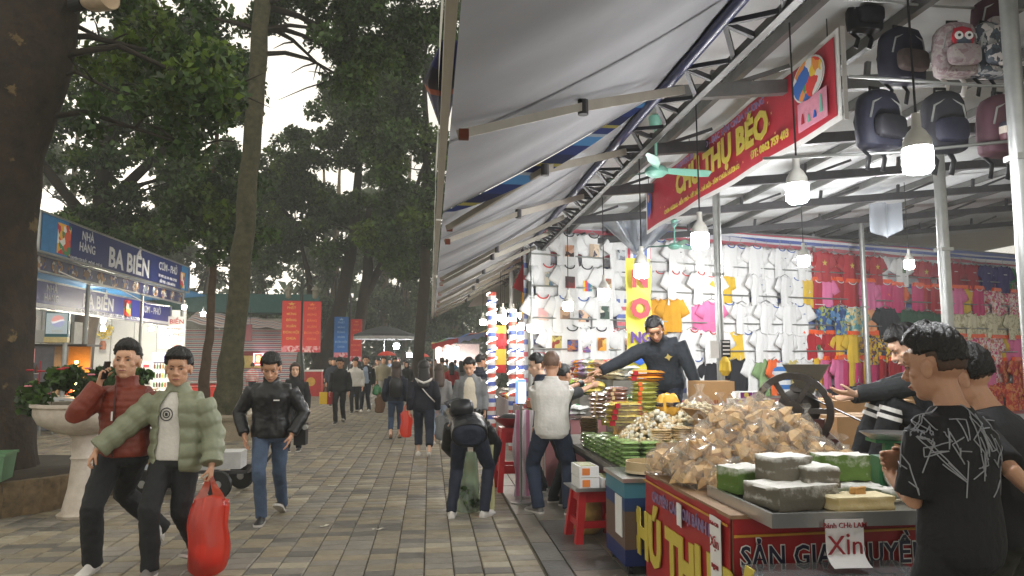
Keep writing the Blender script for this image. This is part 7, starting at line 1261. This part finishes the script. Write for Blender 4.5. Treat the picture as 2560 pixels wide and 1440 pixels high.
# man in black jacket, hands in pockets
t, k = person('man in a black jacket and blue jeans looking down with hands in pockets', (-1.62, 7.95), 178, 1.72, 0, 3, 1, 'short', top=('jacket', C_nylon), bottom=('jeans', C_jean), shoes=(C_shoeb, C_sole),
    fR=(.03, .16, 0, 0, 3), fL=(-.06, -.3, .03, -26, -4), hR=(.235, .12, .87), pR=(1, -.6, 0), hL=(-.235, .12, .87), pL=(-1, -.6, 0), head=(6, 24, 0), bend=6, wd=1.06, hands={'R': {'d': (-.3, .3, -1), 'curl': .3}, 'L': {'d': (.3, .3, -1), 'curl': .3}})
b = MB(); b.tube([k.sp(.42)[0] + V3(-.12, -.13, 0), k.sp(.3)[0] + V3(-.2, -.1, 0), k.sp(.0)[0] + V3(-.27, -.12, 0)], .014, 6); b.build('bag_strap', M_blk, t); b = MB(); b.box(k.sp(-.02)[0] + V3(-.28, -.12, -.04), (.12, .14, .22)); b.build('shoulder_bag', M_blk, t); b = MB(); b.cyl(k.sp(0)[0] + V3(-.35, -.02, .02), k.sp(0)[0] + V3(-.35, .06, .02), .025, n=12); b.build('bag_buckle', M_galv, t)
b = MB(); c, rm = k.sp(.31); b.box(c + rm @ V3(-.085, .158, 0), (.06, .004, .012)); b.build('chest_logo', M_wht, t)
# bending man seen from behind
t, k = person('bending man in a dark hooded jacket and navy trousers opening a bag on the ground', (.41, 7.85), 0, 1.7, 0, 4, 0, None, top=('jacket', C_nylon, None, None, 'hood'), bottom=('trousers', C_navy), shoes=(C_shoe, C_sole),
    fR=(.17, .0, 0, 0, -32), fL=(-.17, .0, 0, 0, -4), hip=(.0, -.1), hipz=.88, lean=70, bend=46, hR=(.27, .42, .46), hL=(-.04, .48, .5), pR=(1, .3, .1), pL=(-1, .3, 0), head=(0, 25, 0), hands={'R': {'d': (-.3, .2, -1), 'curl': 1.0}, 'L': {'curl': 1.0}})
add_hair(k, 'short', 4, t, HAIR, 0)
bp_ = MB(); c, rm = k.sp(.3); ph = 0
bp_.loft([ering(c + rm @ V3(-.07, -.17, dz), rm, .13 * f, .1 * f, 18, p=.7) for dz, f in ((-.2, .75), (-.16, .95), (0, 1.05), (.12, .95), (.2, .6), (.22, .2))]); bp_.build('back_pack', C_nylon, t, smooth=1.2); b = MB(); b.tube([c + rm @ V3(-.2, -.18, -.1), c + rm @ V3(-.24, -.24, .05), c + rm @ V3(-.1, -.3, .17), c + rm @ V3(.02, -.26, .16)], .02, 8, flat=.5); b.build('pack_strap', M_blk, t)
gb = thing('produce_bag', 'tall clear bag of green herbs standing between the bending man feet', 'plastic bag', (.42, 8.12, 0)); b = MB(); b.grid(lambda u, v: V3(math.cos(6.283 * u) * (.12 - .02 * v) * (1 + .08 * math.sin(u * 31 + v * 6)), math.sin(6.283 * u) * (.09 - .02 * v) * (1 + .08 * math.sin(u * 37)), .01 + .62 * v), 30, 14); b.build('film', film('greenish film', (206, 222, 200), .1, .3, .15), gb, smooth=.8)
V, F, mi = leaves([(U(-.05, .05), U(-.04, .04), .06 + .2 * i / 14) for i in range(14)], [.07] * 14, 500, .07, LEAF, (.2, .4, .4), seed=4); stuff(inst('herbs', npmesh('herbs', V, F, LEAF, mi), gb))
b = MB(); b.grid(lambda u, v: ((u - .5) * .1 + .01 * math.sin(v * 6), .012 * math.sin(u * 6), .72 * v), 6, 10); tag(b.build('plastic_sheet', film('yellowish film', (226, 226, 170), .08, .6, .25), loc=(.64, 8.0, 0), smooth=3.2), 'pale yellow plastic sleeve hanging beside the bending man right leg', 'plastic sheet')
# white polo man seen from behind, arms folded
t, k = person('man with a shaven head in a white polo shirt seen from behind with folded arms', (1.27, 7.85), -4, 1.74, 0, 5, 1, None, top=('polo', C_white), bottom=('jeans', C_jeand, .01), shoes=(C_shoeg, C_sole), belly=.03, wd=1.0,
    fR=(.2, .05, 0, 0, -22), fL=(-.12, .12, 0, 0, 34), hip=(.02, 0), hR=(-.09, .24, 1.13), hL=(.09, .25, 1.17), pR=(1, -.6, -.5), pL=(-1, -.6, -.5), head=(-14, 2, 0), hands={'R': {'d': (-1, .1, .1), 'n': (0, -1, 0), 'curl': .5}, 'L': {'d': (1, .1, .1), 'n': (0, -1, 0), 'curl': .5}})
b = MB(); add_hair(k, 'stubble', 5, t, mat('stubble', (112, 86, 70), .6, var=.2, scale=80), 0)
# vendor leaning across
t, k = person('vendor woman in a dark tracksuit leaning over the snacks with an arm outstretched', (2.38, 7.35, .56), 150, 1.6, 0, 6, 1, 'bun', fem=.6, top=('jacket', cloth('tracksuit', (38, 44, 52)), None), bottom=('trousers', C_navy, .01), shoes=(C_shoeb, C_sole), wd=1.1, belly=.02,
    lean=12, bend=20, roll=14, twist=12, hR=(.66, .42, .9), pR=(.2, -.3, -1), hL=(-.34, .1, .76), pL=(-1, -.6, .2), head=(10, 22, 6), hands={'R': {'d': (.9, .4, -.15), 'n': (0, 0, -1), 'curl': .6}, 'L': {'d': (-.05, .2, -1), 'curl': .7}})
b = MB(); c, rm = k.sp(.33); b.add([c + rm @ V3(-.08 + .04 * (1 if j % 2 == 0 else .5) * math.cos(j * math.pi / 4), .15, .04 * (1 if j % 2 == 0 else .5) * math.sin(j * math.pi / 4)) for j in range(8)], [tuple(range(8))]); b.build('chest_badge', mat('badge gold', (206, 186, 110), .5), t)
# buyers half hidden by the white polo man
t, k = person('dark haired buyer turning left behind the white polo man', (1.4, 9.3), 75, 1.7, 1, 7, 2, 'short', top=('jacket', C_navy), bottom=('trousers', C_blk), head=(15, 8, 0))
t, k = person('buyer with tied back hair reaching over the counter past the white polo man', (1.46, 8.45), -62, 1.6, 1, 8, 1, 'bun', fem=.7, top=('tee', C_blk), bottom=('trousers', C_blk), hR=(-.02, .6, 1.34), pR=(.5, 0, -1), hL=(-.1, .56, 1.38), pL=(-.6, 0, -1), bend=10, hands={'R': {'d': (0, 1, .2), 'curl': .5}, 'L': {'d': (0, 1, .2), 'curl': .5}})
b = MB(); b.cyl(k.wL - (k.wL - k.eL).normalized() * .03, k.wL - (k.wL - k.eL).normalized() * .08, .04, n=12); b.build('wristband', M_blk, t)
# foreground pair at the counter
t1, k1 = person('man with short dark hair in a black shirt with white scribbled lines at the counter', (2.1, 2.8), 22, 1.76, 0, 9, 1, 'fade', top=('tee', cloth('black scribble', (22, 22, 25))), bottom=('trousers', C_blk), shoes=(C_shoe, C_sole), wd=1.02,
    hL=(-.05, .27, 1.16), pL=(-.5, -.6, -.9), hR=(.0, .22, 1.2), pR=(.8, -.2, -.8), head=(10, 6, 0), bend=4, hands={'L': {'d': (1, .2, .1), 'n': (0, -1, 0), 'curl': .6}, 'R': {'d': (-1, .2, 0), 'n': (0, -1, 0), 'curl': .6}})
t2, k2 = person('second man in plain black leaning at the counter with one hand behind his back', (2.58, 3.1), 30, 1.72, 0, 10, 0, 'short', top=('tee', cloth('soft black', (32, 32, 34))), bottom=('trousers', cloth('dark olive', (44, 44, 36))), shoes=(C_shoe, C_sole), wd=1.1,
    lean=3, bend=14, hip=(0, 0), hL=(-.16, -.19, 1.02), pL=(-1, -.5, -.1), hR=(.2, .3, 1.05), pR=(1, -.3, -.3), head=(14, 10, 0), hands={'L': {'d': (.8, -.25, -.6), 'n': (0, -1, .2), 'curl': .5, 'side': -1}})
# seated miller
t, k = person('young man in a black tracksuit with white knee bands seated behind the counter', (3.12, 4.75, .84), 74, 1.72, 0, 11, 2, 'short', top=('jacket', cloth('charcoal', (40, 42, 44))), bottom=('trousers', C_blk, .006), shoes=(mat('shoe two tone', (190, 188, 186), .5), C_shoeb),
    hip=(0, -.3), hipz=.26, lean=-4, bend=30, fR=(.16, .2, 0, 0, 0), fL=(-.12, .16, 0, 0, 8), hR=(.06, .34, .5), pR=(.9, -.4, -.5), hL=(-.08, .42, .52), pL=(-.9, -.4, -.5), head=(-6, 14, 0), kneeR=(.1, .5, 1), kneeL=(-.1, .5, 1), hands={'R': {'d': (-.1, 1, -.1), 'n': (-.3, 0, 1), 'curl': .7}, 'L': {'d': (.1, 1, .1), 'n': (.3, 0, 1), 'curl': .35}})
for q in 'RL':
    K, A = getattr(k, 'k' + q), getattr(k, 'a' + q); H = getattr(k, 'h' + q)
    for f in (.1, .22): b = MB(); p = K.lerp(A, f); d = (A - K).normalized(); b.cyl(p - d * .014, p + d * .014, .078, n=16); b.build('white_band', M_wht, t)
pl2 = thing('seat_platform', 'raised board platform the seated young man rests on', 'platform', (3.2, 4.88, 0)); b = MB(); b.box((0, 0, .42), (1.1, .8, .83)); b.build('deck', M_cardd, pl2); b = MB(); b.box((.28, -.05, .94), (.3, .34, .22)); b.build('seat_block', M_rust, pl2)
# ---- middle distance
person('woman with reddish hair walking just behind the man in blue jeans', (-2.42, 13.8), 190, 1.58, 1, 12, 2, 'long', HAIRB, fem=.8, top=('jacket', C_blk), bottom=('trousers', C_blk))
t, k = person('man in a black hoodie swinging a red and yellow gift bag', (-2.3, 19.6), 176, 1.7, 1, 13, 1, 'short', top=('hoodie', C_blk), bottom=('trousers', C_blk), shoes=(C_shoeb, C_sole), fR=(.06, .18, 0, 0, 0), fL=(-.07, -.2, .03, -20, 0), head=(0, 18, 0))
gx = thing('gift_bag', 'red and yellow gift bag held by the man in the black hoodie', 'bag', (-2.62, 19.55, .5), rz=.3); b = MB(); b.box((.09, 0, .14), (.18, .1, .3)); b.build('red_side', M_cred, gx); b = MB(); b.box((-.09, 0, .15), (.18, .1, .3)); b.build('yellow_side', My, gx); b = MB(); b.tube([(-.1, 0, .3), (-.05, 0, .42), (.05, 0, .42), (.1, 0, .3)], .008, 5); b.build('handle', M_blk, gx)
person('person in a white shirt behind the man in the black hoodie', (-2.3, 23.4), 180, 1.68, 2, 14, 0, 'short', top=('jacket', C_white), bottom=('trousers', C_blk), fR=(.06, .12, 0, 0, 0), fL=(-.07, -.15, .02, -15, 0))
t, k = person('man in a dark blazer and pale blue shirt with white sneakers and shopping bags', (-2.02, 24), 180, 1.76, 1, 15, 0, 'short', top=('open', C_blk, C_ltb, .55), bottom=('trousers', C_navy), shoes=(C_shoe, C_sole), fR=(.12, .1, 0, 0, 10), fL=(-.12, -.03, 0, 0, -10))
strap_bag('', (-2.36, 23.9, .84), .3, .36, film('blue film', (110, 140, 190), .1, .6, .2), 'carrier_bag', 'pale blue carrier bag at the left of the man in the blazer'); strap_bag('', (-1.66, 23.9, .86), .26, .34, film('green film', (40, 160, 90), .1, .6, .2), 'carrier_bag', 'green carrier bag at the right of the man in the blazer'); strap_bag('', (-1.35, 24.6, .95), .3, .34, MATS['blue film'], 'carrier_bag', 'pale blue carrier bag beside the khaki clad man')
person('man in khaki shirt and belt with pale trousers behind the blazer man', (-1.72, 28), 182, 1.76, 2, 16, 0, 'short', top=('jacket', C_olive), bottom=('trousers', cloth('stone', (150, 146, 136))), fR=(.1, .1, 0, 0, 0), fL=(-.1, -.12, .02, -12, 0))
t, k = person('woman in jeans with a black backpack walking away beside the white collared woman', (-.7, 15.7), 2, 1.6, 1, 17, 2, 'long', HAIRB, fem=.8, top=('jacket', C_navy), bottom=('cropped', mat('wear blue jeans2', (62, 78, 104), .85, var=.3, scale=4)), shoes=(mat('shoe tan', (150, 110, 80), .5), C_shoeb), fR=(.09, .12, 0, 0, 0), fL=(-.09, -.12, .05, -30, 0))
b = MB(); c, rm = k.sp(.22); b.loft([ering(c + rm @ V3(0, -.19, dz), rm, .13 * f, .07 * f, 16, p=.6) for dz, f in ((-.19, .8), (-.17, 1), (.1, 1), (.18, .75), (.21, .3))]); b.build('back_pack', C_nylon, t, smooth=1.2)
strap_bag('', (-1.02, 15.7, .95), .2, .42, C_brn, 'handbag', 'long brown bag hanging at the left hip of the woman in jeans')
t, k = person('woman in black with a white hood collar and white strap in white sneakers walking away', (-.1, 12.8), 0, 1.63, 1, 18, 2, 'long', HAIR, fem=.7, top=('jacket', cloth('ink navy', (26, 28, 40))), bottom=('cropped', C_navy, .012), shoes=(C_shoe, C_sole), fR=(.1, -.28, .08, -48, 0), fL=(-.08, .1, 0, 0, 0))
c, rm = k.sp(.43); b = MB(); b.tube([c + rm @ V3(.14, .02, .03), c + rm @ V3(.09, -.13, .0), c + rm @ V3(0, -.16, -.04), c + rm @ V3(-.09, -.13, .0), c + rm @ V3(-.14, .02, .03)], [.02, .035, .04, .035, .02], 10, flat=.6); b.build('white_collar', C_white, t, smooth=3); b = MB(); b.tube([c + rm @ V3(-.14, -.06, .03), c + rm @ V3(-.05, -.168, -.1), c + rm @ V3(.08, -.172, -.25), c + rm @ V3(.19, -.1, -.36)], .014, 6, flat=.4); b.build('white_strap', C_white, t, smooth=3)
strap_bag('', (.22, 12.7, .78), .24, .5, mat('bag grey paper', (130, 132, 136), .6), 'shopping_bag', 'grey shopping bag in the right hand of the white collared woman'); strap_bag('', (-.4, 13.2, .84), .2, .56, M_rbag, 'carrier_bag', 'translucent red bag between the two women walking away')
person('woman with light hair and grey top hidden behind the white collared woman', (.18, 14.6), 6, 1.56, 2, 19, 2, 'long', HAIRB, fem=.8, top=('jacket', C_grey), bottom=('cropped', C_ltb), shoes=(C_shoe, C_sole))
t, k = person('young man in an open grey jacket and cream polo looking down', (.66, 12.2), 172, 1.68, 1, 20, 0, 'short', top=('open', C_grey, C_cream, .62), bottom=('trousers', C_blk), shoes=(C_shoe, C_sole), head=(-6, 22, 0), bend=4, fR=(.08, .1, 0, 0, 0), fL=(-.1, -.15, .02, -15, 0))
person('man in a dark navy puffer at the far table facing right', (1.02, 15.4), -60, 1.74, 1, 21, 0, 'short', top=('puffer', C_navy), bottom=('trousers', C_blk), head=(-10, 6, 0))
# ---- far crowd
FAR = [('tall woman in a long dark dress with fur shawl facing the camera', .2, 33, 180, 1.66, 'long', ('jacket', C_brn), ('skirt', C_blk), 1), ('man in a pale blue vest walking away near the rainbow canopy', .85, 38, 0, 1.66, 'short', ('jacket', C_ltb), ('trousers', C_navy), 0), ('person in a blue top and dark trousers beside the pale blue vest', 1.3, 38.5, 0, 1.62, 'short', ('jacket', C_teal), ('trousers', C_navy), 0), ('woman in a grey top and red skirt near the lit poles', 1.28, 31, 20, 1.6, 'long', ('jacket', C_grey), ('skirt', C_red), 1), ('child in a red jacket near the woman in the red skirt', .95, 32, 10, 1.2, 'short', ('jacket', C_red), ('trousers', C_blk), 0),
       ('person in a black coat in the centre of the far crowd', -3.1, 32, 0, 1.75, 'short', ('jacket', C_blk), ('trousers', C_blk), 0), ('person in white with a pale mask in the far crowd', -1.1, 33, 180, 1.62, 'short', ('jacket', C_white), ('trousers', C_blk), 0), ('person in a brown coat in the far crowd', -.7, 34, 175, 1.68, 'short', ('jacket', C_brn), ('trousers', C_navy), 0), ('person in a cream coat under the dark parasol', -2.3, 34, 185, 1.68, 'short', ('jacket', C_cream), ('trousers', C_grey), 0), ('person in khaki under the dark parasol', -1.5, 36, 180, 1.72, 'short', ('jacket', C_olive), ('trousers', C_navy), 0), ('woman in dark red in the far crowd', -.25, 36, 180, 1.6, 'long', ('jacket', C_red), ('trousers', C_blk), 1), ('person in black near the end of the crowd', .0, 40, 0, 1.7, 'short', ('jacket', C_blk), ('trousers', C_blk), 0), ('person in grey far behind the dark parasol', -2.8, 42, 180, 1.7, 'short', ('jacket', C_grey), ('trousers', C_blk), 0), ('person in navy far behind the dark parasol', -1.9, 44, 0, 1.68, 'short', ('jacket', C_navy), ('trousers', C_blk), 0), ('person in pink at the far end of the street', -.6, 45, 180, 1.6, 'long', ('jacket', C_pink), ('trousers', C_navy), 1), ('person in white at the far end of the street', .4, 47, 180, 1.65, 'short', ('jacket', C_white), ('trousers', C_blk), 0),
       ('person in a tan coat left of the dark parasol pole', -2.6, 37, 180, 1.7, 'short', ('jacket', C_brn), ('trousers', C_blk), 0), ('person in dark teal in the middle of the far crowd', -1.25, 38.5, 0, 1.7, 'short', ('jacket', C_teal), ('trousers', C_blk), 0), ('woman in a white mask and black coat in the far crowd', -.95, 31, 180, 1.58, 'long', ('jacket', C_blk), ('trousers', C_blk), 1), ('man with a red cap coloured hood in the far crowd', -.35, 42, 180, 1.72, 'short', ('jacket', C_red), ('trousers', C_navy), 0), ('person in charcoal passing the rainbow canopy', .55, 36, 180, 1.72, 'short', ('jacket', C_blk), ('trousers', C_navy), 0), ('person in sand colour at the rear of the crowd', -1.5, 48, 180, 1.7, 'short', ('jacket', C_cream), ('trousers', C_blk), 0),
       ('person in a navy coat passing left of the crowd', -3.4, 27, 178, 1.7, 'short', ('jacket', C_navy), ('trousers', C_jeand), 0), ('woman in cream walking away in the crowd', -2.75, 29.5, 4, 1.58, 'long', ('jacket', C_cream), ('trousers', C_blk), 1), ('man in dark grey left of the white masked person', -1.4, 30.2, 180, 1.72, 'short', ('jacket', C_grey), ('trousers', C_blk), 0), ('person in olive walking away by the lit poles', .45, 27.5, 0, 1.7, 'short', ('jacket', C_olive), ('trousers', C_navy), 0), ('woman in a red coat walking away by the far table', .75, 26, 5, 1.56, 'long', ('jacket', C_red), ('trousers', C_blk), 1), ('person in pale blue right of the dark parasol pole', -2.05, 38.5, 180, 1.7, 'short', ('jacket', C_ltb), ('trousers', C_blk), 0), ('person in dark brown right behind the parasol', -.1, 30.5, 182, 1.66, 'short', ('jacket', C_brn), ('trousers', C_blk), 0), ('man in black by the terracotta bed far behind', -4.3, 33, 200, 1.7, 'short', ('jacket', C_blk), ('trousers', C_navy), 0),
       ('person in black with a pink backpack by the striped stall', -8.05, 31, 20, 1.7, 'short', ('jacket', C_blk), ('trousers', C_blk), 0), ('girl in a red and white striped top by the striped stall', -7.35, 32, 10, 1.5, 'short', ('jacket', stripes('wear red stripes', [(206, 90, 96), (226, 220, 216)], [1, 1], 2, period=.09)), ('trousers', C_jeand), 1)]
for i, (lb, x, y, yw, h, hr, tp, bt_, fm) in enumerate(FAR):
    t, k = person(lb, (x, y), yw + U(-12, 12), h, 2, 30 + i, i % 3, hr, HAIRB if i % 4 == 1 else HAIR, fem=fm * .7, top=tp, bottom=bt_, shoes=(C_shoe if i % 3 == 0 else C_shoeb, C_sole), fR=(.08, .1 + U(-.05, .1), 0, 0, 0), fL=(-.08, -.12, .02, -14, 0), group='far crowd in the street')
    if 'pink backpack' in lb: b = MB(); c, rm = k.sp(.25); b.loft([ering(c + rm @ V3(-.05, -.2, dz), rm, .18 * f, .09 * f, 14, p=.7) for dz, f in ((-.2, .7), (-.1, 1), (.12, 1), (.24, .5))]); b.build('back_pack', C_pink, t, smooth=3)
for x, y, z, lb in ((-1.9, 33.2, 1.82, 'small open red umbrella over the far crowd'), (-.45, 37.2, 1.78, 'second red umbrella farther right over the far crowd')):
    t = thing('umbrella', lb, 'umbrella', (x, y, z)); b = MB(); b.lathe([(.42, 0), (.36, .08), (.2, .16), (.01, .2)], 10, cap=False); b.build('canopy', mat('umbrella red', (220, 70, 50), .5), t); b = MB(); b.cyl((0, 0, -.75), (0, 0, .2), .01, n=6); b.build('shaft', M_truss, t)
# ---------------------------------------------------------------- bake modifiers once
dg = bpy.context.evaluated_depsgraph_get()
for o in BAKE:
    me = bpy.data.meshes.new_from_object(o.evaluated_get(dg)); me.name = o.name
    me.polygons.foreach_set('use_smooth', [True] * len(me.polygons))
    o.modifiers.clear(); o.data = me
# white scribbled lines printed on the foreground man's shirt (laid on the cloth by casting onto it)
from mathutils.bvhtree import BVHTree
sh_o = [c for c in t1.children if c.name.startswith('t_shirt')][0]; bv = BVHTree.FromPolygons([v.co for v in sh_o.data.vertices], [p.vertices for p in sh_o.data.polygons])
random.seed(77)
for i in range(34):
    ang = R(random.choice([-90, -60, -35, -115, -140, 180, 205])) + U(-.2, .2); z0 = U(1.18, 1.44); c, rm = k1.sp(.36); x = U(-.09, .09); pts = []
    for j in range(random.choice([3, 4, 5])):
        a = ang + U(-.42, .42); zz = z0 + U(-.1, .1) - .012 * j; d = V3(math.cos(a), math.sin(a), 0); hit = bv.ray_cast(V3(c.x, c.y, zz) + d * .6, -d, .8)
        if hit[0] is not None: pts.append(hit[0] + hit[1] * .002)
    if len(pts) >= 2:
        dense = []
        for a_, b_ in zip(pts, pts[1:]):
            for q in range(8):
                p = a_.lerp(b_, q / 8); h_ = bv.find_nearest(p); dense.append(h_[0] + h_[1] * .003)
        b = MB(); b.tube(dense, .0026, 5); b.build('printed_line', mat('print grey white', (150, 152, 158), .6), t1)
# thin dusk haze over the whole place
hz = MB(); hz.box((0, 55, 13.2), (240, 150, 28.6)); hzm = bpy.data.materials.new('haze air'); hzm.use_nodes = True; hzm.node_tree.nodes.clear()
pv_ = hzm.node_tree.nodes.new('ShaderNodeVolumePrincipled'); pv_.inputs['Color'].default_value = (.86, .88, .86, 1); pv_.inputs['Density'].default_value = .0032; pv_.inputs['Anisotropy'].default_value = .2
ho = hzm.node_tree.nodes.new('ShaderNodeOutputMaterial'); hzm.node_tree.links.new(pv_.outputs[0], ho.inputs['Volume']); stuff(hz.build('haze', hzm))
